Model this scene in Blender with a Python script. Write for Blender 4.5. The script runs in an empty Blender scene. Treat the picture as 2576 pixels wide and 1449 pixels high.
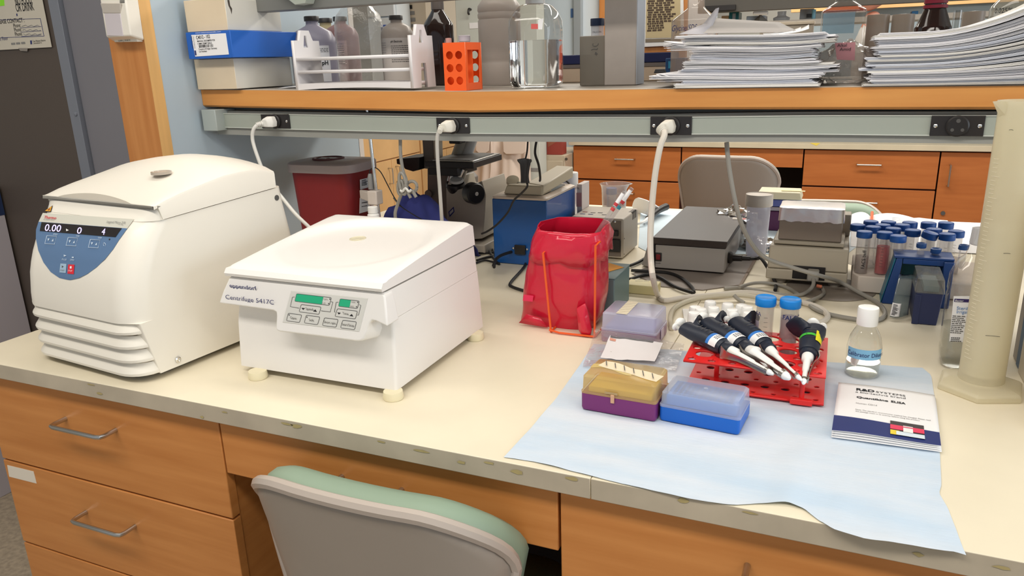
import bpy, bmesh, math, random
from mathutils import Vector, Matrix, noise as mnoise

S = bpy.context.scene
COL = S.collection
PI = math.pi
rnd = random.Random(7)

# ------------------------------------------------------------------ camera
IW, IH, FPX = 2576.0, 1449.0, 1911.0
CAM = Vector((0.0, 0.0, 1.45))
_p, _y, _r = math.radians(16.735), math.radians(-23.86), math.radians(-1.78)
_f = Vector((math.sin(_y)*math.cos(_p), math.cos(_y)*math.cos(_p), -math.sin(_p)))
_rt = Vector((math.cos(_y), -math.sin(_y), 0.0))
_up = _rt.cross(_f)
C_R = math.cos(_r)*_rt + math.sin(_r)*_up
C_U = -math.sin(_r)*_rt + math.cos(_r)*_up
C_F = _f
cam_data = bpy.data.cameras.new('camera')
cam_data.sensor_fit = 'HORIZONTAL'
cam_data.sensor_width = 36.0
cam_data.lens = FPX/IW*36.0
cam_data.clip_start = 0.02
cam = bpy.data.objects.new('camera', cam_data)
COL.objects.link(cam)
mw = Matrix.Identity(4)
for i in range(3):
    mw[i][0], mw[i][1], mw[i][2], mw[i][3] = C_R[i], C_U[i], -C_F[i], CAM[i]
cam.matrix_world = mw
S.camera = cam

# ------------------------------------------------------------------ light, world, exposure
S.view_settings.view_transform = 'Standard'
S.view_settings.look = 'None'
S.view_settings.gamma = 1.0
S.view_settings.use_curve_mapping = False
S.view_settings.exposure = -0.10
S.cycles.use_denoising = True
S.cycles.max_bounces = 14
S.cycles.transparent_max_bounces = 24
S.cycles.transmission_bounces = 10
S.cycles.caustics_reflective = False
S.cycles.caustics_refractive = False
w = bpy.data.worlds.new('daylight'); S.world = w
w.use_nodes = True
w.node_tree.nodes['Background'].inputs[0].default_value = (0.80, 0.90, 1.0, 1)
w.node_tree.nodes['Background'].inputs[1].default_value = 0.55

def area(name, loc, target, sx, sy, power, col):
    d = bpy.data.lights.new(name, 'AREA'); d.shape = 'RECTANGLE'
    d.size, d.size_y, d.energy, d.color = sx, sy, power, col
    o = bpy.data.objects.new(name, d); COL.objects.link(o)
    o.location = loc
    o.rotation_euler = (Vector(target)-Vector(loc)).to_track_quat('-Z', 'Y').to_euler()
    return o
WARM = (1.0, 0.945, 0.86)
area('ceiling_lamp', (-0.9, -0.15, 2.62), (-0.9, 0.25, 0), 2.4, 0.35, 36, WARM)
area('ceiling_lamp', (1.7, -0.15, 2.62), (1.7, 0.25, 0), 2.0, 0.35, 24, WARM)
area('ceiling_lamp', (-0.9, 1.35, 2.62), (-0.9, 1.35, 0), 2.4, 0.3, 14, WARM)
area('ceiling_lamp', (-0.3, 3.6, 2.62), (-0.3, 3.4, 0), 3.0, 0.35, 72, WARM)
area('ceiling_lamp', (-0.3, 5.9, 2.62), (-0.3, 5.9, 0), 3.0, 0.35, 52, WARM)
area('window_daylight', (3.6, 1.2, 1.7), (-0.6, 1.1, 0.9), 2.6, 1.5, 62, (0.80, 0.90, 1.0))

# ------------------------------------------------------------------ helpers
def ray(px, py):
    return C_F + C_R*((px-IW/2)/FPX) + C_U*(-(py-IH/2)/FPX)
def pz(px, py, z):
    d = ray(px, py); return CAM + d*((z-CAM.z)/d.z)
def pyy(px, py, y):
    d = ray(px, py); return CAM + d*(y/d.y)
def pxx(px, py, x):
    d = ray(px, py); return CAM + d*(x/d.x)
def lin(c):
    return c/12.92 if c <= 0.04045 else ((c+0.055)/1.055)**2.4
def rgb(r, g, b):
    return (lin(r/255), lin(g/255), lin(b/255), 1)
def lerp(a, b, t): return a+(b-a)*t
def interp(xs, ys, x):
    if x <= xs[0]: return ys[0]
    for i in range(len(xs)-1):
        if x <= xs[i+1]:
            return lerp(ys[i], ys[i+1], (x-xs[i])/(xs[i+1]-xs[i]))
    return ys[-1]
def smooth_pts(pts, k=6):
    pts = [Vector(p) for p in pts]
    if len(pts) < 3: return pts
    out = []
    for i in range(len(pts)-1):
        p0 = pts[max(i-1, 0)]; p1 = pts[i]; p2 = pts[i+1]; p3 = pts[min(i+2, len(pts)-1)]
        for j in range(k):
            t = j/k
            out.append(0.5*((2*p1)+(p2-p0)*t+(2*p0-5*p1+4*p2-p3)*t*t+(3*p1-p0-3*p2+p3)*t**3))
    out.append(pts[-1])
    return out

WLOC = {}
def empty(name, loc):
    o = bpy.data.objects.new(name, None); COL.objects.link(o)
    o.location = loc; o.empty_display_size = 0.02
    WLOC[o.name] = Vector(loc)
    return o
def tag(o, label=None, cat=None, group=None, kind=None):
    if label: o['label'] = label
    if cat: o['category'] = cat
    if group: o['group'] = group
    if kind: o['kind'] = kind
    return o
def thing(name, loc, label, cat, group=None):
    return tag(empty(name, loc), label, cat, group)
def struct(o):
    o['kind'] = 'structure'; return o

def finish(me, name, mat, parent, bevel=0, seg=2, sub=0, solid=0, angle=35, smooth=True):
    mats = mat if isinstance(mat, (list, tuple)) else [mat]
    for m in mats: me.materials.append(m)
    off = Vector((0, 0, 0))
    if parent is not None:
        off = WLOC[parent.name]
    if off.length: me.transform(Matrix.Translation(-off))
    o = bpy.data.objects.new(name, me); COL.objects.link(o)
    if parent is not None: o.parent = parent
    WLOC[o.name] = off.copy()
    if bevel:
        b = o.modifiers.new('bevel', 'BEVEL'); b.width = bevel; b.segments = seg; b.limit_method = 'ANGLE'; b.angle_limit = math.radians(32)
    if solid:
        b = o.modifiers.new('solid', 'SOLIDIFY'); b.thickness = solid; b.offset = 0
    if sub:
        b = o.modifiers.new('sub', 'SUBSURF'); b.levels = sub; b.render_levels = sub
    return o

class MB:
    def __init__(s): s.b = bmesh.new(); s.mi = 0; s.M = None
    def v(s, p):
        p = Vector(p)
        if s.M is not None: p = s.M @ p
        return s.b.verts.new(p)
    def f(s, vs):
        try:
            fc = s.b.faces.new(vs); fc.material_index = s.mi; return fc
        except ValueError: return None
    def box(s, x0, x1, y0, y1, z0, z1):
        p = [s.v((x, y, z)) for z in (z0, z1) for y in (y0, y1) for x in (x0, x1)]
        for q in ((0, 2, 3, 1), (4, 5, 7, 6), (0, 1, 5, 4), (2, 6, 7, 3), (0, 4, 6, 2), (1, 3, 7, 5)):
            s.f([p[i] for i in q])
        return s
    def hexa(s, bot, top):          # two loops of 4 points
        a = [s.v(p) for p in bot]; c = [s.v(p) for p in top]
        s.f(a[::-1]); s.f(c)
        for i in range(4): s.f([a[i], a[(i+1) % 4], c[(i+1) % 4], c[i]])
        return s
    def loft(s, loops, cap0=True, cap1=True, closed=True):
        L = [[s.v(p) for p in lp] for lp in loops]
        n = len(L[0])
        for a, c in zip(L[:-1], L[1:]):
            for i in range(n if closed else n-1):
                s.f([a[i], a[(i+1) % n], c[(i+1) % n], c[i]])
        if cap0: s.f(L[0][::-1])
        if cap1: s.f(L[-1])
        return s
    def prism(s, poly, vec):        # poly: 3D loop, extruded by vec
        vec = Vector(vec); a = [Vector(p) for p in poly]
        return s.loft([a, [p+vec for p in a]])
    def cyl(s, p0, p1, r0, r1=None, n=20, cap=True):
        p0, p1 = Vector(p0), Vector(p1); r1 = r0 if r1 is None else r1
        d = (p1-p0).normalized(); u = d.orthogonal().normalized(); w_ = d.cross(u)
        lp = [[p+(u*math.cos(2*PI*i/n)+w_*math.sin(2*PI*i/n))*r for i in range(n)] for p, r in ((p0, r0), (p1, r1))]
        return s.loft(lp, cap, cap)
    def lathe(s, prof, c=(0, 0, 0), n=28, axis=None, cap0=True, cap1=True):
        c = Vector(c); d = Vector(axis or (0, 0, 1)).normalized()
        u = Vector((1, 0, 0)) if abs(d.z) > 0.99 else d.orthogonal().normalized(); w_ = d.cross(u)
        lp = [[c+d*z+(u*math.cos(2*PI*i/n)+w_*math.sin(2*PI*i/n))*max(r, 1e-5) for i in range(n)] for r, z in prof]
        return s.loft(lp, cap0, cap1)
    def tube(s, pts, r, n=8, k=6, smooth=True, flat=1.0):
        P = smooth_pts(pts, k) if smooth else [Vector(p) for p in pts]
        loops = []; u = None
        for i, p in enumerate(P):
            d = (P[min(i+1, len(P)-1)]-P[max(i-1, 0)])
            if d.length < 1e-9: d = Vector((0, 0, 1))
            d.normalize()
            if u is None: u = d.orthogonal().normalized()
            u = (u-d*u.dot(d))
            u = u.normalized() if u.length > 1e-6 else d.orthogonal().normalized()
            w_ = d.cross(u)
            rr = r(i/(len(P)-1)) if callable(r) else r
            loops.append([p+(u*math.cos(2*PI*j/n)+w_*math.sin(2*PI*j/n)*flat)*rr for j in range(n)])
        return s.loft(loops)
    def grid(s, fn, nu, nv):
        V = [[s.v(fn(i/nu, j/nv)) for i in range(nu+1)] for j in range(nv+1)]
        for j in range(nv):
            for i in range(nu):
                s.f([V[j][i], V[j][i+1], V[j+1][i+1], V[j+1][i]])
        return V
    def sphere(s, c, r, n=16, m=10, sc=(1, 1, 1)):
        c = Vector(c)
        lp = []
        for j in range(m+1):
            a = -PI/2+PI*j/m
            lp.append([c+Vector((math.cos(a)*math.cos(2*PI*i/n)*r*sc[0], math.cos(a)*math.sin(2*PI*i/n)*r*sc[1], math.sin(a)*r*sc[2])) if 0 < j < m else
                       c+Vector((1e-5*math.cos(2*PI*i/n), 1e-5*math.sin(2*PI*i/n), math.sin(a)*r*sc[2])) for i in range(n)])
        return s.loft(lp)
    def build(s, name, mat, parent=None, bevel=0, seg=2, sub=0, solid=0, angle=35, smooth=True):
        b = s.b
        bmesh.ops.recalc_face_normals(b, faces=b.faces)
        if smooth:
            ca = math.radians(angle)
            for f in b.faces: f.smooth = True
            for e in b.edges:
                if len(e.link_faces) == 2:
                    e.smooth = e.calc_face_angle(0) < ca
        me = bpy.data.meshes.new(name); b.to_mesh(me); b.free()
        return finish(me, name, mat, parent, bevel, seg, sub, solid)

def rrect(x0, x1, y0, y1, r, z, n=5, rs=None):
    """rounded rectangle loop in the XY plane; rs = radii (x1y1, x0y1, x0y0, x1y0)"""
    rs = rs or (r,)*4
    out = []
    for (cx, cy, sx, sy, a0, q) in ((x1, y1, -1, -1, 0, rs[0]), (x0, y1, 1, -1, 90, rs[1]), (x0, y0, 1, 1, 180, rs[2]), (x1, y0, -1, 1, 270, rs[3])):
        for i in range(n+1):
            a = math.radians(a0+90*i/n)
            out.append(Vector((cx+sx*q+q*math.cos(a), cy+sy*q+q*math.sin(a), z)))
    return out

def plate(outline, holes, thick, to3d, name, mat, parent=None, res=0):
    """flat plate with holes: 2D outline and holes filled as a curve, then mapped by to3d(u, v, w)"""
    cu = bpy.data.curves.new('plate', 'CURVE'); cu.dimensions = '2D'; cu.fill_mode = 'BOTH'; cu.extrude = thick/2
    for lp in [outline]+list(holes):
        sp = cu.splines.new('POLY'); sp.points.add(len(lp)-1); sp.use_cyclic_u = True
        for pnt, (u, v_) in zip(sp.points, lp): pnt.co = (u, v_, 0, 1)
    o = bpy.data.objects.new('plate', cu); COL.objects.link(o)
    dg = bpy.context.evaluated_depsgraph_get(); dg.update()
    me = bpy.data.meshes.new_from_object(o.evaluated_get(dg))
    bpy.data.objects.remove(o)
    me.materials.clear()
    for vv in me.vertices: vv.co = Vector(to3d(*vv.co))
    b = bmesh.new(); b.from_mesh(me)
    bmesh.ops.remove_doubles(b, verts=b.verts, dist=1e-6)
    bmesh.ops.recalc_face_normals(b, faces=b.faces); b.to_mesh(me); b.free()
    me.name = name
    return finish(me, name, mat, parent)
def circ(u, v, r, n=20, e=1.0):
    return [(u+r*math.cos(2*PI*i/n), v+r*e*math.sin(2*PI*i/n)) for i in range(n)]

def text(s, size, mat, parent, to3d=None, o=None, x=None, y=None, name='lettering', align='LEFT', depth=0.0002, shear=0.0, sx=1.0, bold=0.0, cut=None):
    """lettering as a thin mesh: either a frame (o, x, y) or a mapping to3d(u, v, w)"""
    cu = bpy.data.curves.new(name, 'FONT'); cu.body = s; cu.size = size; cu.align_x = align
    cu.extrude = depth; cu.shear = shear; cu.offset = bold*size; cu.resolution_u = 3
    ob = bpy.data.objects.new(name, cu); COL.objects.link(ob)
    dg = bpy.context.evaluated_depsgraph_get(); dg.update()
    me = bpy.data.meshes.new_from_object(ob.evaluated_get(dg))
    bpy.data.objects.remove(ob); bpy.data.curves.remove(cu)
    me.materials.clear()
    if to3d is None:
        o_, x_, y_ = Vector(o), Vector(x).normalized(), Vector(y).normalized()
        n_ = x_.cross(y_)
        to3d = lambda u, v_, w_: o_+x_*u+y_*v_+n_*(w_+depth)
    if cut is not None:
        b = bmesh.new(); b.from_mesh(me)
        bmesh.ops.delete(b, geom=[v for v in b.verts if v.co.x*sx > cut[1] or v.co.x*sx < cut[0]], context='VERTS')
        b.to_mesh(me); b.free()
    for vv in me.vertices: vv.co = Vector(to3d(vv.co.x*sx, vv.co.y, vv.co.z))
    me.name = name
    return finish(me, name, mat, parent)

# ------------------------------------------------------------------ materials
MT = {}
def mat(name, col, rough=0.5, metal=0.0, var=0.0, vscale=8.0, bump=0.0, bscale=40.0, trans=0.0, ior=1.45, emit=None, estr=1.0, coat=0.0, sss=0.0, vmap=(1, 1, 1), spec=0.5, alpha=1.0, col2=None):
    m = bpy.data.materials.new(name); m.use_nodes = True
    nt = m.node_tree; N = nt.nodes; L = nt.links
    bs = N['Principled BSDF']
    c = col if len(col) == 4 else (*col, 1)
    bs.inputs['Base Color'].default_value = c
    bs.inputs['Roughness'].default_value = rough
    bs.inputs['Metallic'].default_value = metal
    bs.inputs['IOR'].default_value = ior
    bs.inputs['Specular IOR Level'].default_value = spec
    bs.inputs['Transmission Weight'].default_value = trans
    bs.inputs['Coat Weight'].default_value = coat
    bs.inputs['Alpha'].default_value = alpha
    if sss:
        bs.inputs['Subsurface Weight'].default_value = sss
        bs.inputs['Subsurface Radius'].default_value = (0.01, 0.01, 0.01)
    if emit:
        bs.inputs['Emission Color'].default_value = emit
        bs.inputs['Emission Strength'].default_value = estr
    if var or bump:
        tc = N.new('ShaderNodeTexCoord'); mp = N.new('ShaderNodeMapping')
        mp.inputs['Scale'].default_value = vmap
        L.new(tc.outputs['Object'], mp.inputs['Vector'])
    if var:
        nz = N.new('ShaderNodeTexNoise'); nz.inputs['Scale'].default_value = vscale; nz.inputs['Detail'].default_value = 5
        L.new(mp.outputs[0], nz.inputs['Vector'])
        rp = N.new('ShaderNodeValToRGB')
        d = col2 or tuple(max(0, x*(1-var)) for x in c[:3])+(1,)
        l_ = tuple(min(1, x*(1+var*0.6)) for x in c[:3])+(1,) if not col2 else c
        rp.color_ramp.elements[0].color = d; rp.color_ramp.elements[0].position = 0.3
        rp.color_ramp.elements[1].color = l_; rp.color_ramp.elements[1].position = 0.7
        L.new(nz.outputs[0], rp.inputs[0]); L.new(rp.outputs[0], bs.inputs['Base Color'])
    if bump:
        nb = N.new('ShaderNodeTexNoise'); nb.inputs['Scale'].default_value = bscale; nb.inputs['Detail'].default_value = 4
        L.new(mp.outputs[0], nb.inputs['Vector'])
        bp = N.new('ShaderNodeBump'); bp.inputs['Strength'].default_value = bump; bp.inputs['Distance'].default_value = 0.002
        L.new(nb.outputs[0], bp.inputs['Height']); L.new(bp.outputs[0], bs.inputs['Normal'])
    MT[name] = m
    return m
def thin(name, col, tr=0.85, rough=0.05, haze=0.0, hcol=(0.9, 0.9, 0.9, 1), gl=1.0, bump=0.0, bscale=30):
    """thin clear or frosted sheet: transparent + a share of diffuse/translucent haze + fresnel gloss"""
    m = bpy.data.materials.new(name); m.use_nodes = True
    nt = m.node_tree; N = nt.nodes; L = nt.links
    N.remove(N['Principled BSDF']); out = N['Material Output']
    tb = N.new('ShaderNodeBsdfTransparent'); tb.inputs[0].default_value = (*[(x*tr)**0.6 for x in col[:3]], 1)
    gb = N.new('ShaderNodeBsdfGlossy'); gb.inputs['Roughness'].default_value = rough; gb.inputs[0].default_value = (1, 1, 1, 1)
    fr = N.new('ShaderNodeFresnel'); ge = N.new('ShaderNodeNewGeometry'); mr = N.new('ShaderNodeMapRange')
    mr.inputs['To Min'].default_value = 1.45; mr.inputs['To Max'].default_value = 1/1.45
    L.new(ge.outputs['Backfacing'], mr.inputs['Value']); L.new(mr.outputs[0], fr.inputs[0])
    ml = N.new('ShaderNodeMath'); ml.operation = 'MULTIPLY'; ml.inputs[1].default_value = gl
    L.new(fr.outputs[0], ml.inputs[0])
    base = tb
    if haze:
        df = N.new('ShaderNodeBsdfDiffuse'); df.inputs[0].default_value = hcol
        tl = N.new('ShaderNodeBsdfTranslucent'); tl.inputs[0].default_value = hcol
        a = N.new('ShaderNodeMixShader'); a.inputs[0].default_value = 0.45
        L.new(df.outputs[0], a.inputs[1]); L.new(tl.outputs[0], a.inputs[2])
        mx = N.new('ShaderNodeMixShader'); mx.inputs[0].default_value = haze
        L.new(tb.outputs[0], mx.inputs[1]); L.new(a.outputs[0], mx.inputs[2]); base = mx
    m2 = N.new('ShaderNodeMixShader')
    L.new(ml.outputs[0], m2.inputs[0]); L.new(base.outputs[0], m2.inputs[1]); L.new(gb.outputs[0], m2.inputs[2])
    L.new(m2.outputs[0], out.inputs[0])
    if bump:
        nb = N.new('ShaderNodeTexNoise'); nb.inputs['Scale'].default_value = bscale; nb.inputs['Detail'].default_value = 4
        tc = N.new('ShaderNodeTexCoord'); L.new(tc.outputs['Object'], nb.inputs['Vector'])
        bp = N.new('ShaderNodeBump'); bp.inputs['Strength'].default_value = bump; bp.inputs['Distance'].default_value = 0.006
        L.new(nb.outputs[0], bp.inputs['Height']); L.new(bp.outputs[0], gb.inputs['Normal']); L.new(bp.outputs[0], fr.inputs['Normal'])
    MT[name] = m
    return m

wood = mat('maple_veneer', rgb(208, 140, 78), 0.38, var=0.1, vscale=3.5, vmap=(1, 1, 14), col2=rgb(192, 123, 63))
woodv = mat('maple_veneer_upright', rgb(206, 140, 80), 0.4, var=0.1, vscale=3.5, vmap=(14, 14, 1), col2=rgb(190, 122, 64))
wood_pale = mat('maple_edge', rgb(222, 174, 110), 0.4, var=0.12, vscale=4, vmap=(10, 10, 1))
wood_gap = mat('drawer_gap', rgb(70, 26, 12), 0.7)
wood_far = mat('far_cherry_veneer', rgb(188, 112, 58), 0.4, var=0.1, vscale=3, vmap=(1, 1, 10), col2=rgb(172, 98, 48))
tan = mat('tan_laminate', rgb(232, 186, 128), 0.5, var=0.05)
top_m = mat('cream_worktop', rgb(232, 222, 198), 0.42, var=0.06, vscale=5, bump=0.03, bscale=300)
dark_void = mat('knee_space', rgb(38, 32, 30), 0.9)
steel = mat('brushed_steel', (0.55, 0.54, 0.52, 1), 0.28, 1.0)
chrome = mat('chrome', (0.75, 0.74, 0.72, 1), 0.12, 1.0)
panel_m = mat('blue_grey_paint', rgb(176, 190, 200), 0.5, var=0.03, vscale=3)
rail_m = mat('grey_green_rail', rgb(168, 174, 164), 0.42, var=0.03)
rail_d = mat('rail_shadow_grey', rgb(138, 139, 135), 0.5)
shelf_top = mat('grey_shelf_laminate', rgb(150, 142, 132), 0.4, var=0.05)
blk = mat('black_plastic', rgb(34, 31, 31), 0.42)
blk_r = mat('black_rubber', rgb(30, 28, 28), 0.6)
white = mat('white_plastic', rgb(240, 238, 234), 0.4)
white_w = mat('warm_white_plastic', rgb(238, 232, 220), 0.38)
white_g = mat('white_gloss', rgb(244, 244, 242), 0.22)
grey_l = mat('light_grey', rgb(190, 188, 184), 0.5)
grey_m = mat('mid_grey', rgb(140, 138, 136), 0.5)
grey_d = mat('dark_grey', rgb(84, 82, 80), 0.5)
paper = mat('paper_white', rgb(240, 239, 240), 0.75)
ink = mat('ink_black', rgb(30, 30, 34), 0.6)
ink_b = mat('ink_navy', rgb(44, 52, 110), 0.6)
cord_w = mat('white_cord', rgb(226, 224, 218), 0.45)
cord_g = mat('grey_cord', rgb(152, 148, 140), 0.5)
cord_c = mat('cream_cord', rgb(200, 192, 172), 0.5)
clear = thin('clear_plastic', (0.97, 0.98, 0.98), 0.97, 0.05)
clear_d = thin('smoky_clear_glass', (0.86, 0.85, 0.83), 0.92, 0.03)
frost = thin('frosted_plastic', (0.9, 0.9, 0.92), 0.95, 0.2, 0.5, rgb(228, 230, 236), 0.6)
def fit_text(s, A, B, up, h, m, parent, name='lettering', lift=None, depth=0.0002, bold=0.0, shear=0.0):
    """lettering fitted between two baseline ends, cap height h"""
    A, B, up = Vector(A), Vector(B), Vector(up).normalized()
    xd = (B-A).normalized(); n = xd.cross(up).normalized()
    up2 = up
    rng = {}
    def probe(u, v_, w_):
        rng['a'] = min(rng.get('a', 9), u); rng['b'] = max(rng.get('b', -9), u); return (u, v_, w_)
    o = text(s, 1.0, m, parent, to3d=probe, name=name, depth=0.0, bold=bold, shear=shear)
    if 'a' not in rng: return o
    off = WLOC[parent.name] if parent else Vector((0, 0, 0))
    L = (B-A).length; k = L/max(rng['b']-rng['a'], 1e-6)
    lift = 0.0006 if lift is None else lift
    for vv in o.data.vertices:
        q = vv.co + off
        vv.co = A+xd*((q.x-rng['a'])*k)+up2*(q.y*h/0.72)+n*lift-off
    return o
def lines(n, A, B, down, gap, th, m, parent, name='print_lines', jit=0.25, seed=1, n_dir=None):
    """rows of small printed text as flat bars"""
    r = random.Random(seed); A, B, down = Vector(A), Vector(B), Vector(down).normalized()
    nd = (B-A).normalized().cross(-down).normalized()
    mb = MB()
    for i in range(n):
        a = A+down*gap*i; e = a+(B-A)*(1-jit*r.random())
        x = a
        words = r.randint(3, 7); d = (e-a)/words
        for k in range(words):
            p, q = a+d*k, a+d*(k+0.8)
            mb.f([mb.v(p+nd*0.0005), mb.v(q+nd*0.0005), mb.v(q-down*th+nd*0.0005), mb.v(p-down*th+nd*0.0005)])
    return mb.build(name, m, parent, smooth=False)

# ------------------------------------------------------------------ room shell
floor_m = mat('speckled_vinyl', rgb(176, 160, 138), 0.55, var=0.25, vscale=60)
b = MB(); b.box(-4.2, 4.6, -2.5, 8.2, -0.05, 0.0); struct(b.build('floor', floor_m))
wall_m = mat('pale_wall_paint', rgb(206, 204, 196), 0.8, var=0.03)
wall_b = mat('cool_wall_paint', rgb(222, 232, 240), 0.7)
b = MB(); b.box(-4.2, 4.6, 7.4, 7.5, 0, 2.75); struct(b.build('wall_back', wall_m))
b = MB(); b.box(-4.2, -4.1, -2.5, 7.4, 0, 2.75); struct(b.build('wall_left', wall_m))
b = MB(); b.box(-4.2, 4.6, -2.5, 7.5, 2.75, 2.8); struct(b.build('ceiling', mat('ceiling_white', rgb(236, 236, 232), 0.85)))
b = MB(); b.box(-4.1, 4.6, 7.385, 7.4, 0, 0.1); struct(b.build('baseboard_back', grey_d))

# ------------------------------------------------------------------ the bench: worktop and drawer units
YF, ZB = 0.877, 0.900
edge_m = mat('worn_grey_edge', rgb(186, 174, 154), 0.5, var=0.14, vscale=9, bump=0.06, bscale=120)
stain_m = mat('yellow_glue_stain', rgb(176, 160, 112), 0.5, var=0.1, vscale=40)
wt = thing('lab_worktop', (-0.3, YF, 0.868), 'long cream laboratory worktop with a worn grey front edge and yellow glue stains', 'worktop')
for x0, x1 in ((-1.632, -0.2805), (-0.2795, 2.6)):
    b = MB(); b.box(x0, x1, YF, 2.80, 0.868, ZB)
    b.mi = 0
    for f in b.b.faces:
        if abs(f.calc_center_median().y-YF) < 1e-4: f.material_index = 1
    b.build('slab', [top_m, edge_m], wt, bevel=0.0012)
rs = random.Random(3)
for px_, py_, ww, hh in ((565, 1037, 26, 7), (508, 1049, 16, 10), (720, 1066, 50, 8), (745, 1072, 44, 14), (960, 1112, 30, 9), (1060, 1135, 60, 8), (1160, 1163, 30, 12), (1230, 1165, 40, 9), (1300, 1187, 40, 16), (1440, 1205, 40, 14), (1720, 1260, 30, 14), (230, 968, 40, 6), (250, 990, 36, 9), (2310, 1395, 26, 12), (2520, 1428, 40, 10), (1885, 1290, 40, 6)):
    b = MB(); c = pyy(px_, py_, YF-0.0008); n_ = 9
    k = 0.00052
    lp = [b.v((c.x+ww*k*0.5*math.cos(2*PI*i/n_)*rs.uniform(0.6, 1.2), YF-0.0008, max(0.8695, min(0.8985, c.z+hh*k*0.5*math.sin(2*PI*i/n_)*rs.uniform(0.6, 1.2))))) for i in range(n_)]
    b.f(lp); b.build('edge_stain', stain_m, wt, smooth=False)

def bar_handle(mb, a, c, out, r=0.0045):
    a, c, out = Vector(a), Vector(c), Vector(out)
    d = (c-a).normalized(); q = 0.012
    pts = [a, a+out*0.7, a+out*0.93+d*q*0.25, a+out+d*q, c+out-d*q, c+out*0.93-d*q*0.25, c+out*0.7, c]
    mb.tube(pts, r, 10, 3, smooth=False)
YD = 0.897
lc = thing('drawer_cabinet', (-1.288, YD, 0.05), 'maple drawer cabinet under the left end of the worktop with three drawers in view', 'cabinet')
b = MB(); b.box(-1.600, -0.972, YD+0.0215, 1.72, 0.05, 0.866); b.build('carcass', wood, lc, bevel=0.001)
b = MB(); b.box(-1.59, -0.98, YD+0.06, 1.70, 0.0, 0.05); b.build('plinth', grey_d, lc)
for i, (z0, z1) in enumerate(((0.6615, 0.866), (0.4545, 0.6575), (0.247, 0.4505), (0.06, 0.243))):
    b = MB(); b.box(-1.608, -0.9685, YD, YD+0.0205, z0, z1)
    dr = b.build('drawer', wood, lc, bevel=0.0018)
    if i < 3:
        hz_ = (0.795, 0.583, 0.372)[i]
        b = MB(); bar_handle(b, (-1.372, YD, hz_), (-1.233, YD, hz_), (0, -0.036, 0)); b.build('handle', steel, dr)
    if i == 1:
        b = MB(); b.prism([pyy(18, 1170, YD-0.0006), pyy(84, 1186, YD-0.0006), pyy(92, 1216.5, YD-0.0006), pyy(23, 1199, YD-0.0006)], (0, 0.0005, 0))
        b.build('tape_label', mat('masking_tape', rgb(226, 216, 200), 0.7), dr)
ku = thing('knee_space_unit', (-0.65, YD, 0.757), 'shallow maple drawer unit over the knee space behind the green topped chair', 'drawer unit')
b = MB(); b.box(-0.965, -0.3355, YD, YD+0.0205, 0.757, 0.866); kd = b.build('drawer', wood, ku, bevel=0.0018)
b = MB(); b.box(-0.955, -0.345, YD+0.021, 1.45, 0.765, 0.860); b.build('drawer_box', wood, ku)
b = MB(); bar_handle(b, (-0.712, YD, 0.803), (-0.598, YD, 0.803), (0, -0.036, 0)); b.build('handle', steel, kd)
rc = thing('drawer_cabinet', (0.0, YD, 0.05), 'maple drawer cabinet at the lower right of the knee space', 'cabinet')
b = MB(); b.box(-0.326, 0.30, YD+0.0215, 1.72, 0.05, 0.866); b.build('carcass', wood, rc, bevel=0.001)
for i, (z0, z1) in enumerate(((0.62, 0.866), (0.34, 0.616), (0.06, 0.336))):
    b = MB(); b.box(-0.3315, 0.305, YD, YD+0.0205, z0, z1)
    dr = b.build('drawer', wood, rc, bevel=0.0018)
    b = MB(); bar_handle(b, (-0.071, YD, z1-0.062), (0.068, YD, z1-0.062), (0, -0.036, 0)); b.build('handle', steel, dr)
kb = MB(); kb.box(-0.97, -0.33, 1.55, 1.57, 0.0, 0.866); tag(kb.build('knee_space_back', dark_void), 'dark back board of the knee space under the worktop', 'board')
fc = thing('drawer_cabinet', (0.0, 2.6, 0.0), 'long maple base cabinet under the far half of the double bench', 'cabinet')
b = MB(); b.box(-1.60, 2.5, 1.95, 2.5, 0.05, 0.866); b.build('carcass', wood, fc)

# ------------------------------------------------------------------ end panel, post, shelf, rail
XP = -1.552
ep = thing('end_panel', (-1.61, 1.43, 0.90), 'tall blue-grey partition panel with a maple post at its front edge', 'panel')
b = MB(); b.box(-1.668, XP, 1.431, 2.235, ZB+0.0005, 2.45); b.build('panel', panel_m, ep)
b = MB(); b.box(-1.672, XP-0.0005, 1.398, 1.430, ZB+0.0005, 2.45); b.build('post', woodv, ep, bevel=0.001)
b = MB(); b.box(XP-0.0005, XP+0.0012, 1.396, 1.4298, ZB+0.0005, 2.45); b.build('edge_strip', wood_pale, ep)
b = MB(); b.box(-1.672, XP+0.001, 2.236, 2.262, ZB+0.0005, 2.45); b.build('post', mat('pale_trim', rgb(214, 206, 200), 0.5), ep)

SX = [-1.551, -1.10, -0.755, -0.318, 0.25, 1.3]
SZ = [1.400, 1.391, 1.3855, 1.3860, 1.3835, 1.386]
SB = [1.359, 1.350, 1.3435, 1.3490, 1.3470, 1.349]
def zs(x): return interp(SX, SZ, x)
sh = thing('reagent_shelf', (-0.5, 1.55, 1.36), 'long grey topped reagent shelf with a thick maple front edge over the bench', 'shelf')
xs_ = [-1.551+i*(2.851/40) for i in range(41)]
def strip(name, y0, y1, zt, zb_, m, parent, bev=0.0, cham=0.0, xs=xs_):
    b = MB(); loops = []
    for x in xs:
        t, q = zt(x), zb_(x)
        if cham: loops.append([(x, y0, t), (x, y1, t), (x, y1, q), (x, y0+cham, q), (x, y0, q+cham*0.7)])
        else: loops.append([(x, y0, t), (x, y1, t), (x, y1, q), (x, y0, q)])
    b.loft(loops); return b.build(name, m, parent, bevel=bev)
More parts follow.
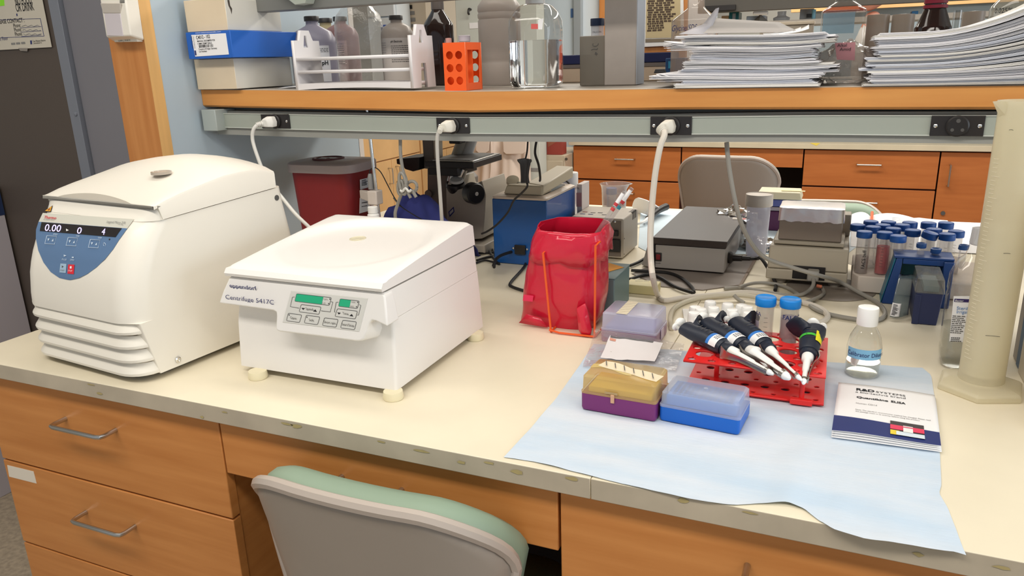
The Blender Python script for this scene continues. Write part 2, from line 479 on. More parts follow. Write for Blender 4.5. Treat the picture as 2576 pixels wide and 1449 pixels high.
strip('front_edge', 1.550, 1.575, lambda x: zs(x)-0.0015, lambda x: interp(SX, SB, x)-0.004, wood_pale if False else mat('maple_nosing', rgb(222, 156, 84), 0.4, var=0.08, vscale=3, vmap=(1, 1, 12), col2=rgb(208, 138, 70)), sh, cham=0.007)
strip('shelf_board', 1.5755, 2.13, zs, lambda x: zs(x)-0.03, shelf_top, sh)
strip('lip', 1.5535, 1.5755, zs, lambda x: zs(x)-0.0012, mat('pale_laminate_lip', rgb(196, 186, 170), 0.45), sh)
strip('rear_edge', 2.1305, 2.155, lambda x: zs(x)-0.001, lambda x: zs(x)-0.045, wood, sh)
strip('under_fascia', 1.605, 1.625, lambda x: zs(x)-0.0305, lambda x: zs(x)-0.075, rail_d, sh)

YR = 1.56
RT = [pyy(*p, YR) for p in ((571.7, 285.2), (730, 288), (1080, 294), (1181, 295.6), (1636, 296), (1741, 294.4), (2040, 290.4), (2343, 290.7))]
RB = [pyy(*p, YR) for p in ((572, 320), (730, 325), (1080, 333), (1181, 335.4), (1636, 338), (1741, 336.8), (2040, 337), (2338, 340.4))]
RL = [pyy(*p, YR) for p in ((572, 339), (730, 345), (905, 350), (1180, 356.5), (1636, 359), (1741, 358), (2040, 357.5), (2338, 361))]
def zr(tab, x): return interp([p.x for p in tab], [p.z for p in tab], x)
pr = thing('power_rail', (-0.5, YR, 1.30), 'grey-green power raceway with black outlets under the reagent shelf', 'power rail')
xr = [-1.53+i*(2.73/40) for i in range(41)]
strip('cover', YR, YR+0.012, lambda x: zr(RT, x), lambda x: zr(RB, x), rail_m, pr, xs=xr)
strip('lower_channel', YR+0.006, YR+0.05, lambda x: zr(RB, x)-0.0008, lambda x: zr(RL, x), mat('rail_channel_grey', rgb(156, 156, 150), 0.45), pr, xs=xr)
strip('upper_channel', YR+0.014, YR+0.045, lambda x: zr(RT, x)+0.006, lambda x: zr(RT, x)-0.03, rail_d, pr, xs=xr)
strip('bead', YR-0.002, YR+0.001, lambda x: zr(RB, x)+0.0010, lambda x: zr(RB, x)-0.0010, mat('pale_bead', rgb(200, 204, 196), 0.4), pr, xs=xr)
strip('bead', YR-0.002, YR+0.001, lambda x: zr(RT, x)+0.0006, lambda x: zr(RT, x)-0.0012, MT['pale_bead'], pr, xs=xr)
b = MB(); p0 = pyy(505, 276, 1.53); p1 = pyy(547, 330, 1.53)
b.hexa([(p0.x, 1.53, p1.z), (p1.x, 1.53, p1.z), (p1.x, 1.603, p1.z), (p0.x, 1.603, p1.z)], [(p0.x, 1.53, p0.z), (p1.x, 1.53, p0.z), (p1.x, 1.603, p0.z), (p0.x, 1.603, p0.z)])
b.build('junction_box', mat('junction_grey', rgb(172, 180, 176), 0.4), pr, bevel=0.002)
OUT = []
for i, (xa, xb, ya, yb) in enumerate(((658, 728, 287.5, 323), (1098.5, 1181, 296, 336), (1636, 1740, 293, 339.5), (2341, 2477, 291, 342.5))):
    a, c = pyy(xa, (ya+yb)/2, YR-0.003), pyy(xb, (ya+yb)/2, YR-0.003)
    t, u = pyy((xa+xb)/2, ya, YR-0.003).z, pyy((xa+xb)/2, yb, YR-0.003).z
    b = MB(); b.box(a.x, c.x, YR-0.004, YR+0.002, u, t); ol = b.build('outlet', mat('outlet_black_%d' % i, rgb(40, 36, 36), 0.4), pr, bevel=0.0008)
    cx, cz = (a.x+c.x)/2, (t+u)/2; wd = c.x-a.x; r = min((t-u)*0.52, 0.021)
    b = MB(); b.lathe([(r, 0), (r, 0.004), (r*0.86, 0.006)], (cx, YR-0.004, cz), 28, (0, -1, 0)); b.build('socket_face', blk, ol)
    b = MB()
    for sx_ in (-0.33, 0.33): b.cyl((cx+sx_*r*1.3, YR-0.0098, cz-r*0.35), (cx+sx_*r*1.3, YR-0.0104, cz-r*0.35), 0.003, n=8)
    b.cyl((cx, YR-0.0098, cz+r*0.5), (cx, YR-0.0104, cz+r*0.5), 0.0035, n=10)
    b.build('slots', grey_d, ol)
    for sx_ in (-0.41, 0.41):
        b = MB(); b.lathe([(0.0034, 0), (0.0034, 0.001), (0.0015, 0.002)], (cx+sx_*wd, YR-0.004, cz), 10, (0, -1, 0)); b.build('screw', chrome, ol)
    OUT.append((cx, cz, r))
# upper beam with its bracket
zb_ = pyy(713, 22, 1.62).z
ub = thing('shelf_beam', (-1.0, 1.62, zb_), 'grey steel shelf beam crossing the top edge above the bottles', 'beam')
b = MB(); b.box(XP+0.001, 1.25, 1.62, 1.66, zb_-0.004, zb_+0.09); b.build('beam', mat('beam_grey', rgb(118, 118, 114), 0.45), ub, bevel=0.002)
b = MB(); a = pyy(690, -5, 1.6); c = pyy(752, 13, 1.6); d = pyy(800, -5, 1.6)
b.prism([(a.x, 1.585, a.z+0.03), (c.x, 1.585, c.z), (c.x+0.03, 1.585, c.z+0.002), (d.x, 1.585, a.z+0.03)], (0, 0.034, 0)); b.build('bracket', rail_m, ub, bevel=0.001)
b = MB(); b.box(XP+0.001, XP+0.03, 1.63, 1.66, zb_-0.026, zb_-0.005); b.build('clip', blk, ub)

# ------------------------------------------------------------------ left of the bench
cab = thing('steel_cabinet', (-2.6, 1.7, 0), 'tall steel cabinet with a dark brown door and blue-grey frame left of the bench', 'cabinet')
b = MB(); b.box(-3.6, -2.258, 1.70, 1.73, 0.05, 2.3); b.build('door', mat('dark_bronze_paint', rgb(92, 82, 75), 0.5, var=0.04, vscale=200), cab, bevel=0.002)
b = MB(); b.box(-2.255, -2.212, 1.695, 1.735, 0.05, 2.3); b.build('frame_strip', mat('blue_grey_steel', rgb(132, 136, 146), 0.45), cab, bevel=0.0015)
b = MB(); b.box(-2.2085, -1.69, 1.71, 1.735, 0.05, 2.3); b.build('side_panel', mat('grey_mauve_steel', rgb(134, 132, 138), 0.5, var=0.05, vscale=2), cab, bevel=0.001)
b = MB(); b.box(-3.6, -1.69, 1.736, 2.3, 0.0, 2.3); b.build('carcass', grey_d, cab)
b = MB(); c = pyy(191, 287, 1.695); b.lathe([(0.007, 0), (0.006, 0.003), (0.001, 0.005)], (c.x, 1.695, c.z), 12, (0, -1, 0)); b.build('rivet', MT['blue_grey_steel'], cab)

nt = thing('notice_sheet', pyy(40, 60, 1.694), 'white safety notice sheet reading no food or drink taped to the brown door', 'notice')
q = lambda x, y: pyy(x, y, 1.694)
b = MB(); b.prism([q(-110, 132), q(130, 118.5), q(102, -22), q(-140, -9)], (0, 0.001, 0)); b.build('sheet', mat('notice_paper', rgb(214, 206, 190), 0.7), nt)
up_ = (q(102, -22)-q(130, 118.5)).normalized()
fit_text('NO FOOD', q(40, 13), q(81, 9), up_, 0.024, ink, nt, bold=0.01)
fit_text('OR DRINK', q(42, 29.5), q(87, 25.5), up_, 0.024, ink, nt, bold=0.01)
fit_text('IN CASE OF EMERGENCY, PLEASE CONTACT :', q(-95, 66), q(62, 55.5), up_, 0.013, ink, nt, bold=0.008)
for k_, (ya, yb) in enumerate(((69.5, 67.5), (80, 78.5), (91, 89))):
    fit_text('Phone:', q(35+k_*2, ya), q(53+k_*2, yb), up_, 0.012, ink, nt)
    b = MB(); b.tube([q(55+k_*2+i*5, yb-1-1.5*((i*7+k_) % 3)) for i in range(10)], 0.0009, 5); b.build('handwriting', grey_m, nt)
    b = MB(); b.prism([q(50+k_*2, ya+0.5), q(104, yb-1.5), q(104, yb-0.6), q(50+k_*2, ya+1.4)], (0, -0.0006, 0)); b.build('rule_line', ink_b, nt)
fit_text('Building, 1st Floor', q(-30, 106), q(21, 100), up_, 0.011, ink_b, nt)
b = MB()
for (a1, a2, a3, a4) in (((-100, 54), (101, 46), 0.8, 0), ((-100, 98), (111, 90.5), 0.8, 0)):
    b.prism([q(*a1), q(*a2), q(a2[0], a2[1]+1), q(a1[0], a1[1]+1)], (0, -0.0006, 0))
b.prism([q(101, 46), q(102, 46), q(111.5, 91), q(110.5, 91)], (0, -0.0006, 0)); b.build('table_rule', ink_b, nt)
b = MB(); b.prism([q(76, 102), q(80, 101.5), q(81, 111), q(77, 111.5)], (0, -0.0006, 0)); b.build('crest', ink_b, nt)
fit_text('Case Western Reserve', q(83, 106), q(115, 103.5), up_, 0.006, ink, nt)
fit_text('UNIVERSITY', q(84, 111), q(106, 109.3), up_, 0.004, ink, nt)
lines(1, q(29, 113), q(68, 110), -up_, 0.01, 0.006, grey_m, nt)
b = MB(); b.prism([q(41, 34.5), q(43.5, 34), q(44.5, 40), q(42, 40.5)], (0, -0.0006, 0)); b.build('crest', ink_b, nt)
b = MB(); b.prism([q(-40, -30), q(8, -34), q(11.5, 14), q(-36, 19)], (0, -0.0007, 0)); b.build('green_sticker', mat('lime_paper', rgb(150, 236, 60), 0.7), nt)
b = MB(); b.prism([q(46, 121), q(70, 121), q(69, 129), q(52, 128)], (0, -0.0007, 0)); b.build('tape', mat('tape_clear', rgb(150, 142, 134), 0.4), nt)

# alarm box on the post
tb = thing('sensor_box', (-1.66, 1.397, 1.60), 'cream wall sensor box with a lilac window on the maple post', 'sensor')
y1 = 1.352
A = [pyy(250, -14, y1), pyy(304, -18, y1), pyy(330, 92, y1), pyy(267, 93.5, y1)]
def shiftx(p, dx): return Vector((p.x+dx, p.y, p.z))
b = MB(); b.hexa([(A[3].x, y1, A[3].z), (A[2].x, y1, A[3].z), (A[2].x-0.01, 1.3975, A[3].z-0.01), (A[3].x-0.03, 1.3975, A[3].z-0.01)],
                 [(A[0].x, y1, A[0].z+0.03), (A[0].x+(A[2].x-A[3].x), y1, A[0].z+0.03), (A[0].x+(A[2].x-A[3].x)-0.01, 1.3975, A[0].z+0.03), (A[0].x-0.03, 1.3975, A[0].z+0.03)])
b.build('housing', white_w, tb, bevel=0.004)
b = MB(); b.prism([pyy(262, 34, y1-0.0015), pyy(302, 34, y1-0.0015), pyy(309.5, 91, y1-0.0015), pyy(269, 90, y1-0.0015)], (0, 0.003, 0)); b.build('window', mat('lilac_grey', rgb(206, 198, 202), 0.35), tb, bevel=0.001)
b = MB(); b.prism([pyy(252, 8, y1-0.006), pyy(302, 8, y1-0.006), pyy(302, 33, y1-0.0015), pyy(259, 33, y1-0.0015)], (0, 0.004, 0)); b.build('hood', mat('warm_grey_plastic', rgb(196, 188, 178), 0.45), tb, bevel=0.001)
b = MB()
for i in range(3): b.prism([pyy(301, -1+i*3.5, y1-0.001), pyy(313, -2+i*3.5, y1-0.001), pyy(313, -0.4+i*3.5, y1-0.001), pyy(301, 0.6+i*3.5, y1-0.001)], (0, 0.0005, 0))
b.build('vent', blk, tb)
b = MB(); b.prism([pyy(286, 96, y1+0.03), pyy(344, 94, y1+0.03), pyy(345, 105, y1+0.03), pyy(288, 106, y1+0.03)], (0, 0.03, 0)); b.build('base_plate', white_w, tb, bevel=0.001)
fit_text('Cool | Warm', pyy(298, 104, y1+0.029), pyy(328, 102.5, y1+0.029), (0, 0, 1), 0.006, ink, tb)

bx = thing('equipment_housing', (-2.7, 1.6, 0), 'lilac-grey equipment housing with a navy label at the far left edge', 'equipment')
c0 = pyy(12.5, 541, 1.69); c1 = pyy(47, 695, 1.69)
b = MB(); b.box(-3.4, c1.x, 1.2, 1.69, 0.0, c0.z+0.1); b.build('body', mat('lilac_grey_paint', rgb(190, 184, 190), 0.5), bx, bevel=0.002)
b = MB(); b.box(c1.x-0.3, c1.x+0.001, 1.3, 1.6905, c0.z+0.001, c0.z+0.095); b.build('label', mat('navy_label', rgb(40, 56, 92), 0.5), bx)
fit_text('LAB', Vector((c1.x+0.0015, 1.52, c0.z+0.035)), Vector((c1.x+0.0015, 1.665, c0.z+0.035)), (0, 0, 1), 0.036, paper, bx)
# fix-up of earlier helper: plane hit in a rotated frame
def hit(px_, py_, O, n):
    d = ray(px_, py_); n = Vector(n); return CAM+d*((Vector(O)-CAM).dot(n)/d.dot(n))

# ------------------------------------------------------------------ refrigerated centrifuge
TA = math.radians(6.0)
TX = Vector((math.cos(TA), -math.sin(TA), 0)); TY = Vector((math.sin(TA), math.cos(TA), 0)); TO = Vector((-1.135, 0.885, 0.9))
TM = Matrix(((TX.x, TY.x, 0, TO.x), (TX.y, TY.y, 0, TO.y), (0, 0, 1, TO.z), (0, 0, 0, 1)))
cw = mat('ivory_shell', rgb(236, 230, 218), 0.36)
cw2 = mat('ivory_grille', rgb(230, 224, 212), 0.4)
FZ = [0.0, 0.10, 0.135, 0.187, 0.227, 0.266, 0.291, 0.317]; FY = [0.006, 0.006, 0.007, 0.0155, 0.031, 0.0525, 0.0735, 0.096]
def fyz(z): return interp(FZ, FY, z)
def byz(z): return interp([0, 0.2, 0.285, 0.33], [0.428, 0.417, 0.402, 0.385], z)
def cloop(x0, x1, y0, y1, rx, ry, z, rb=0.02, n=6):
    out = []
    for cx, cy, a0, qx, qy in ((x1-rb, y1-rb, 0, rb, rb), (x0+rb, y1-rb, 90, rb, rb), (x0+rx, y0+ry, 180, rx, ry), (x1-rx, y0+ry, 270, rx, ry)):
        for i in range(n+1):
            a = math.radians(a0+90*i/n); out.append(Vector((cx+qx*math.cos(a), cy+qy*math.sin(a), z)))
    return out
t = thing('refrigerated_centrifuge', TO, 'tall ivory refrigerated centrifuge with a blue rounded control panel and front grille', 'centrifuge')
def tmb():
    b = MB(); b.M = TM; return b
b = tmb()
zl = [0.1165, 0.125, 0.14, 0.16, 0.18, 0.2, 0.22, 0.24, 0.26, 0.275, 0.290]
lo = [cloop(-0.34, 0, lerp(0.048, 0.024, (z-0.012)/0.104), byz(z), 0.002, 0.002, z) for z in (0.012, 0.064, 0.116)]
lo += [cloop(-0.34, 0, fyz(z), byz(z), 0.05, 0.045, z) for z in zl]
for p in lo[-1]: p.z += max(0, (p.y-0.1))*0.056
b.loft(lo); b.build('body', cw, t, angle=50)
b = tmb(); b.loft([cloop(-0.34, 0, fyz(z), 0.102, 0.05, 0.0045+0.03*(0.318-z)/0.028, z, rb=0.001) for z in (0.2905, 0.30, 0.31, 0.3165)]); b.build('front_lip', cw, t, angle=50)
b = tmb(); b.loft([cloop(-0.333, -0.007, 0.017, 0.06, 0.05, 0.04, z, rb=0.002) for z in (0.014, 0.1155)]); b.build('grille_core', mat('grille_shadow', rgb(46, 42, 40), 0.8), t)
for k, zb_ in enumerate((0.0945, 0.067, 0.0405, 0.014)):
    b = tmb()
    b.loft([cloop(-0.339+dy*0.3, -0.001-dy*0.3, 0.002+dy, 0.052, 0.052, 0.042, zb_+dz, rb=0.002) for dz, dy in ((0, 0.0035), (0.0012, 0.0008), (0.006, 0.0), (0.0075, 0.0008), (0.012, 0.0045), (0.018, 0.0085), (0.0232, 0.011))])
    b.build('louver', cw2, t, angle=30)
b = tmb()
def lidz(y): return interp([0.09, 0.12, 0.16, 0.25, 0.31, 0.345, 0.377], [0.319, 0.328, 0.337, 0.352, 0.355, 0.352, 0.343], y)
loops = []
for y in (0.088, 0.096, 0.1035, 0.12, 0.15, 0.18, 0.21, 0.25, 0.29, 0.33, 0.36, 0.372, 0.379):
    zt = lidz(y); zbt = 0.318 if y < 0.1 else lerp(0.2915, 0.3075, (y-0.1)/0.28)
    cr = 0.024*min(1, max(0, (y-0.085)/0.16)); x0, x1 = -0.342, 0.002
    lp = [(x0, y, zbt), (x0, y, zt-0.007), (x0+0.002, y, zt-0.002), (x0+0.008, y, zt)]
    for i in range(1, 14):
        u = i/14; lp.append((lerp(x0, x1, u), y, zt+cr*(1-(2*u-1)**2)))
    lp += [(x1-0.008, y, zt), (x1-0.002, y, zt-0.002), (x1, y, zt-0.007), (x1, y, zbt)]
    loops.append(lp)
b.loft(loops); lid = b.build('lid', cw, t, angle=40)
pc = pz(405, 432, 1.262); pl_ = TM.inverted() @ pc
zc_ = lidz(pl_.y)+0.024*(1-(2*(pl_.x+0.342)/0.344-1)**2)
b = tmb(); b.lathe([(0.019, -0.004), (0.019, 0.0012), (0.0165, 0.0016), (0.0155, 0.0004), (0.001, 0.0002)], (pl_.x, pl_.y, zc_), 28); b.build('window_port', mat('port_glass', rgb(176, 164, 150), 0.12), lid)
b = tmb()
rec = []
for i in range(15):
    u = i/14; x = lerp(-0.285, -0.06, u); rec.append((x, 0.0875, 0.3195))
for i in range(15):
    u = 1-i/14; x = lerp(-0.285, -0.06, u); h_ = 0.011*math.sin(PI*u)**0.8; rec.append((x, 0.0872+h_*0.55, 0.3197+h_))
b.f([b.v(p) for p in rec]); b.build('scoop_shade', mat('recess_shade', rgb(196, 188, 174), 0.5), lid, smooth=False)  # flat warm-grey lens paints the shade of the finger scoop onto the lid
b = tmb(); b.lathe([(0.006, 0), (0.006, 0.002), (0.0035, 0.003), (0.002, 0.0015)], (0, 0.087, 0.025), 14, (1, 0, 0)); b.build('screw', chrome, t)
b = tmb(); b.lathe([(0.006, 0), (0.006, 0.001), (0.001, 0.0012)], (0, 0.379, 0.285), 14, (1, 0, 0)); b.build('lock_hole', grey_d, t)
for x, y in ((-0.30, 0.10), (-0.05, 0.10), (-0.30, 0.37), (-0.05, 0.37)):
    b = tmb(); b.cyl((x, y, 0.0003), (x, y, 0.014), 0.02, 0.022); b.build('foot', blk_r, t)
b = tmb(); b.box(-0.32, -0.02, 0.06, 0.42, 0.0100, 0.0125); b.build('underside', grey_d, t)

def tf(px_, py_, lift=0.0008):
    y = 0.03
    for _ in range(6):
        p = TM.inverted() @ hit(px_, py_, TO+TY*y, TY); y = fyz(p.z)
    s_ = (fyz(p.z+0.004)-fyz(p.z-0.004))/0.008
    nn = Vector((0, -1, s_)).normalized()
    return TM @ (Vector((p.x, y, p.z))+nn*lift)
def tstrip(name, L, R, m, parent, lift, n=14):
    """decal between a left and a right pixel polyline, draped on the curved front"""
    b = MB()
    def fn(u, v_):
        k = v_*(len(L)-1); i = min(int(k), len(L)-2); f_ = k-i
        a = (lerp(L[i][0], L[i+1][0], f_), lerp(L[i][1], L[i+1][1], f_)); c = (lerp(R[i][0], R[i+1][0], f_), lerp(R[i][1], R[i+1][1], f_))
        return tf(lerp(a[0], c[0], u), lerp(a[1], c[1], u), lift)
    b.grid(fn, 6, n); return b.build(name, m, parent)
cp = tstrip('control_panel', [(98, 558), (91.5, 578), (91, 600), (97, 630), (110, 660), (128, 684), (150, 699), (172, 704)], [(321, 575), (302, 601), (285, 628), (264, 653), (243, 673), (221, 689), (200, 699), (178, 704.5)], mat('panel_blue', rgb(92, 122, 160), 0.35), t, 0.0007)
tstrip('title_strip', [(108.5, 536), (98, 558)], [(338, 552), (321, 575)], mat('panel_grey', rgb(206, 204, 192), 0.4), cp, 0.0007, 4)
tstrip('display', [(106, 559.5), (101.6, 581.5)], [(308, 575), (292, 597)], mat('display_black', rgb(36, 32, 34), 0.2), cp, 0.0014, 3)
led = mat('led_violet', rgb(190, 170, 250), 0.5, emit=rgb(205, 190, 255), estr=1.6)
cyan_p = mat('panel_print', rgb(200, 216, 232), 0.5)
def ttext(s, x0, y0, x1, y1, hpx, m, parent, shear=0.0, bold=0.0, lift=0.0018):
    a, c = tf(x0, y0, lift), tf(x1, y1, lift); u = tf(x0+hpx*0.22, y0-hpx, lift)-a
    return fit_text(s, a, c, u, u.length, m, parent, lift=0.0002, depth=0.0001, bold=bold, shear=shear)
ttext('0.00', 114, 581, 154, 584, 17, led, cp, 0.0, 0.0); ttext('0', 195, 588, 206, 588.8, 16, led, cp); ttext('4', 257, 591, 265, 591.6, 16, led, cp)
def tpoly(ps, m, parent, name, lift=0.0016):
    b = MB(); b.f([b.v(tf(*p, lift)) for p in ps]); return b.build(name, m, parent, smooth=False)
tpoly([(168, 576), (168.5, 582), (175, 580)], paper, cp, 'indicator')
ttext('Thermo', 113, 550.5, 143, 552.6, 7, mat('logo_red', rgb(214, 52, 62), 0.5), cp, 0.25, 0.012)
ttext('SCIENTIFIC', 111, 554, 139, 555.5, 2.2, grey_m, cp)
ttext('Legend Micro 21R', 270, 561.5, 317, 564.5, 6, grey_m, cp, 0.2)
ttext('Centrifuge', 298, 566, 312, 567.5, 2.5, grey_m, cp)
def tframe(x0, y0, x1, y1, sl, skew, m, parent, name, wd=1.0):
    P4 = [(x0, y0), (x1, y0+sl), (x1-skew, y1+sl), (x0-skew, y1)]
    b = MB(); q_ = [tf(*p, 0.0018) for p in P4]
    b.tube(q_+[q_[0]], 0.0006, 4, smooth=False); return b.build(name, m, parent)
for x, y in ((120.5, 593.5), (174, 598), (230, 603)):
    k_ = tframe(x, y, x+24, y+20, 1.5, 5.5, cyan_p, cp, 'arrow_button')
    tpoly([(x+1, y+7), (x+6.5, y+7.3), (x+2.5, y+13.5)], cyan_p, k_, 'arrow'); tpoly([(x+11, y+14), (x+16, y+14.3), (x+15.5, y+7.5)], cyan_p, k_, 'arrow')
for s_, x0, y0, x1, y1 in (('SPEED', 136, 591.5, 147, 592.5), ('TIME', 193, 596, 202, 596.8), ('TEMP', 248, 600.5, 258, 601.5), ('PULSE', 158, 654.5, 169.5, 655.5), ('OPEN', 178.5, 655.5, 188.5, 656.5)):
    ttext(s_, x0, y0, x1, y1, 4.0, cyan_p, cp)
tpoly([(162.5, 640.5), (162.5, 646), (169.5, 643.5)], cyan_p, cp, 'pulse_symbol'); tpoly([(183, 646), (188, 646.3), (187.5, 649.5), (182.5, 649.2)], cyan_p, cp, 'lock_symbol')
sb = tpoly([(154, 663), (169.5, 664), (167.5, 687), (151.5, 685.5)], mat('start_blue', rgb(160, 186, 208), 0.4), cp, 'start_button')
tpoly([(158, 668), (158, 674), (162.5, 671)], grey_d, sb, 'start_symbol', 0.002); ttext('START', 154, 682, 164.5, 683, 4, grey_m, sb, lift=0.0021)
sb = tpoly([(173.5, 665.5), (189.5, 666), (187.5, 690), (171.5, 688.5)], mat('stop_red', rgb(222, 40, 56), 0.4), cp, 'stop_button')
tpoly([(178.5, 670), (183, 670.2), (182.5, 676), (178, 675.8)], paper, sb, 'stop_symbol', 0.002); ttext('STOP', 174, 683, 184, 684, 4, paper, sb, lift=0.0021)
b = MB(); b.sphere(tf(277, 602.5, 0.001), 0.0016, 8, 6); b.build('led_dot', blk, cp)
b = MB(); c_ = tf(265, 616, 0.0016); b.tube([c_+TX*0.0035*math.cos(i*PI/4)+Vector((0, 0, 1))*0.0035*math.sin(i*PI/4) for i in range(9)], 0.0005, 4, smooth=False); b.build('snow_symbol', cyan_p, cp)
ws = tpoly([(112, 532), (128.8, 533.7), (133.5, 517)], mat('warning_border', rgb(70, 50, 40), 0.5), t, 'warning_sticker', 0.0008)
tpoly([(114.5, 531), (127.8, 532.3), (131.8, 519.5)], mat('warning_yellow', rgb(240, 176, 60), 0.5), ws, 'warning_field', 0.0012)
tpoly([(121, 530), (126, 530.4), (128.5, 524.5), (123, 526.5)], mat('warning_mark', rgb(150, 80, 40), 0.5), ws, 'warning_mark', 0.0015)

# ------------------------------------------------------------------ microcentrifuge
ew = mat('cool_white_shell', rgb(236, 232, 228), 0.36)
EX0, EX1 = -1.012, -0.668
t = thing('microcentrifuge', (-0.84, 1.18, 0.9), 'low white microcentrifuge with a sloping lid and two green displays', 'centrifuge')
b = MB()
b.loft([rrect(EX0, EX1, 1.010, 1.358, 0.006, 0.914, 3), rrect(EX0+0.004, EX1, 1.014, 1.348, 0.006, 1.0, 3), rrect(EX0+0.012, EX1, 1.016, 1.342, 0.006, 1.04, 3)])
b.build('body', ew, t, angle=40)
b = MB(); b.loft([rrect(EX0+0.010, EX1, 1.000, 1.342, 0.008, 1.0405, 4), rrect(EX0+0.016, EX1-0.001, 0.998, 1.335, 0.008, 1.0925, 4)]); b.build('upper_body', ew, t, angle=40)
def ey(z): return 0.997-(1.093-z)*0.24
def ef(px_, py_, lift=0.0):
    y = 0.985
    for _ in range(6):
        p = pyy(px_, py_, y); y = ey(p.z)
    return Vector((p.x, y-lift, p.z+lift*0.2))
chin = [(577, 697), (562, 730), (550, 763), (620, 772.5), (688, 782), (694, 786), (695, 796), (693, 825), (695, 831), (702, 834.5), (800, 846), (897, 859), (907, 858), (914, 852), (922, 832), (930, 812), (936, 806.5), (946, 809), (974, 822), (972, 790), (968, 745), (962, 737), (860, 727.5), (720, 713)]
fr = [ef(*p) for p in chin]
def chback(p):
    return Vector((p.x+(0.010 if p.z < 1.03 and p.x > -0.74 else 0), 1.022, p.z-(0.006 if p.z < 1.03 else 0)))
b = MB(); b.loft([fr, [chback(p) for p in fr]]); b.build('control_chin', ew, t, bevel=0.0035, seg=3)
lidp = [(0.992, 1.0955), (0.990, 1.101), (0.996, 1.109), (1.010, 1.1145), (1.10, 1.1245), (1.20, 1.1345), (1.29, 1.143), (1.318, 1.144), (1.3285, 1.139), (1.334, 1.0955)]
def ltop(y): return interp([0.996, 1.010, 1.10, 1.20, 1.29, 1.318], [1.109, 1.1145, 1.1245, 1.1345, 1.143, 1.144], y)
b = MB(); NU = 44
def lidtop(x, y):
    z = ltop(y); cx, cy = -0.838, 1.165
    d = math.hypot(x-cx, y-cy); zz = 1.1225
    k = min(1, max(0, (0.150-d)/0.022)); k = k*k*(3-2*k)
    return lerp(z, min(z, zz+0.055*(y-cy)), k)
loops = []
for i in range(NU+1):
    u = i/NU; x = lerp(EX0+0.014, EX1-0.0005, u)
    ed = min(u, 1-u)*NU
    drop = 0.004 if ed < 0.5 else (0.0008 if ed < 1.5 else 0)
    loops.append([(x, y, z) for y, z in lidp[:3]]+[(x, 0.998+j*0.32/44, lidtop(x, 0.998+j*0.32/44)-drop) for j in range(1, 45)]+[(x, y, z-(drop if z > 1.1 else 0)) for y, z in lidp[8:]])
b.loft(loops); lid = b.build('lid', ew, t, angle=30)
pc = pz(900, 600, 1.125); pc.z = lidtop(pc.x, pc.y)
b = MB(); b.lathe([(0.0165, -0.003), (0.0165, 0.0008), (0.0145, 0.0014), (0.013, 0.0003), (0.006, 0.0001), (0.0055, 0.0006), (0.001, 0.0006)], pc, 28, (0, -0.05, 1)); b.build('window_port', mat('port_beige', rgb(214, 206, 180), 0.25), lid)
b = MB(); b.box(EX0+0.02, EX1-0.006, 1.0, 1.33, 1.0905, 1.0965); b.build('lid_seal', blk_r, t)
foot_m = mat('cream_rubber', rgb(232, 222, 190), 0.55)
for px_, py_ in ((650, 950), (990, 1002), (1196, 853)):
    c = pz(px_, py_, 0.9); b = MB(); b.lathe([(0.017, 0.0004), (0.018, 0.004), (0.0165, 0.0145)], (c.x, c.y, 0.9), 20); b.build('foot', foot_m, t)
b = MB(); b.lathe([(0.017, 0.0004), (0.018, 0.004), (0.0165, 0.0145)], (-0.97, 1.33, 0.9), 20); b.build('foot', foot_m, t)

kp = MB(); kp.loft([[ef(*p, 0.0003) for p in ((733, 731), (926, 750), (904, 834.5), (711, 811))], [ef(*p, 0.0009) for p in ((734, 732), (925, 751), (903, 833.5), (712, 810))]])
kp = kp.build('keypad', mat('keypad_grey', rgb(214, 212, 206), 0.4), t)
def epoly(ps, m, parent, name, lift=0.0013):
    b = MB(); b.f([b.v(ef(*p, lift)) for p in ps]); return b.build(name, m, parent, smooth=False)
def eline(ps, parent, name='key_outline', r=0.00042, closed=True, m=grey_d):
    q_ = [ef(*p, 0.0013) for p in ps]
    b = MB(); b.tube(q_+([q_[0]] if closed else []), r, 4, smooth=False); return b.build(name, m, parent)
green = mat('lcd_green', rgb(36, 164, 118), 0.3, emit=rgb(36, 164, 118), estr=0.15)
def rnd4(a, c, d, e, k=0.12):
    """px quad with cut corners"""
    q_ = [a, c, d, e]; out = []
    for i in range(4):
        p0, p1, p2 = Vector(q_[i-1]), Vector(q_[i]), Vector(q_[(i+1) % 4])
        l0, l1 = (p0-p1).length, (p2-p1).length; m_ = min(l0, l1)*k
        for f0, f1 in ((1, 0), (0.3, 0.3), (0, 1)):
            out.append(tuple(p1+(p0-p1)/l0*m_*f0+(p2-p1)/l1*m_*f1))
    return out
epoly([(747.5, 738.5), (814.5, 747), (810.5, 766), (742.5, 757.5)], green, kp, 'display'); epoly([(857, 751.5), (884, 754.5), (880, 773.5), (852.5, 770)], green, kp, 'display')
eline(rnd4((747.5, 738.5), (835, 748.5), (829.5, 768), (742.5, 757.5)), kp); eline(rnd4((857, 751.5), (905, 757), (900, 776), (852.5, 770)), kp)
eline([(742, 747), (737, 747), (731.5, 771), (753.5, 775)], kp, closed=False); eline([(834, 758.5), (838.5, 759.5), (832, 784.5), (809, 781.5)], kp, closed=False)
eline([(852, 760), (847, 760), (842.5, 784), (844, 785.5)], kp, closed=False); eline([(905, 766), (909, 768), (903, 792), (900, 792.5)], kp, closed=False)
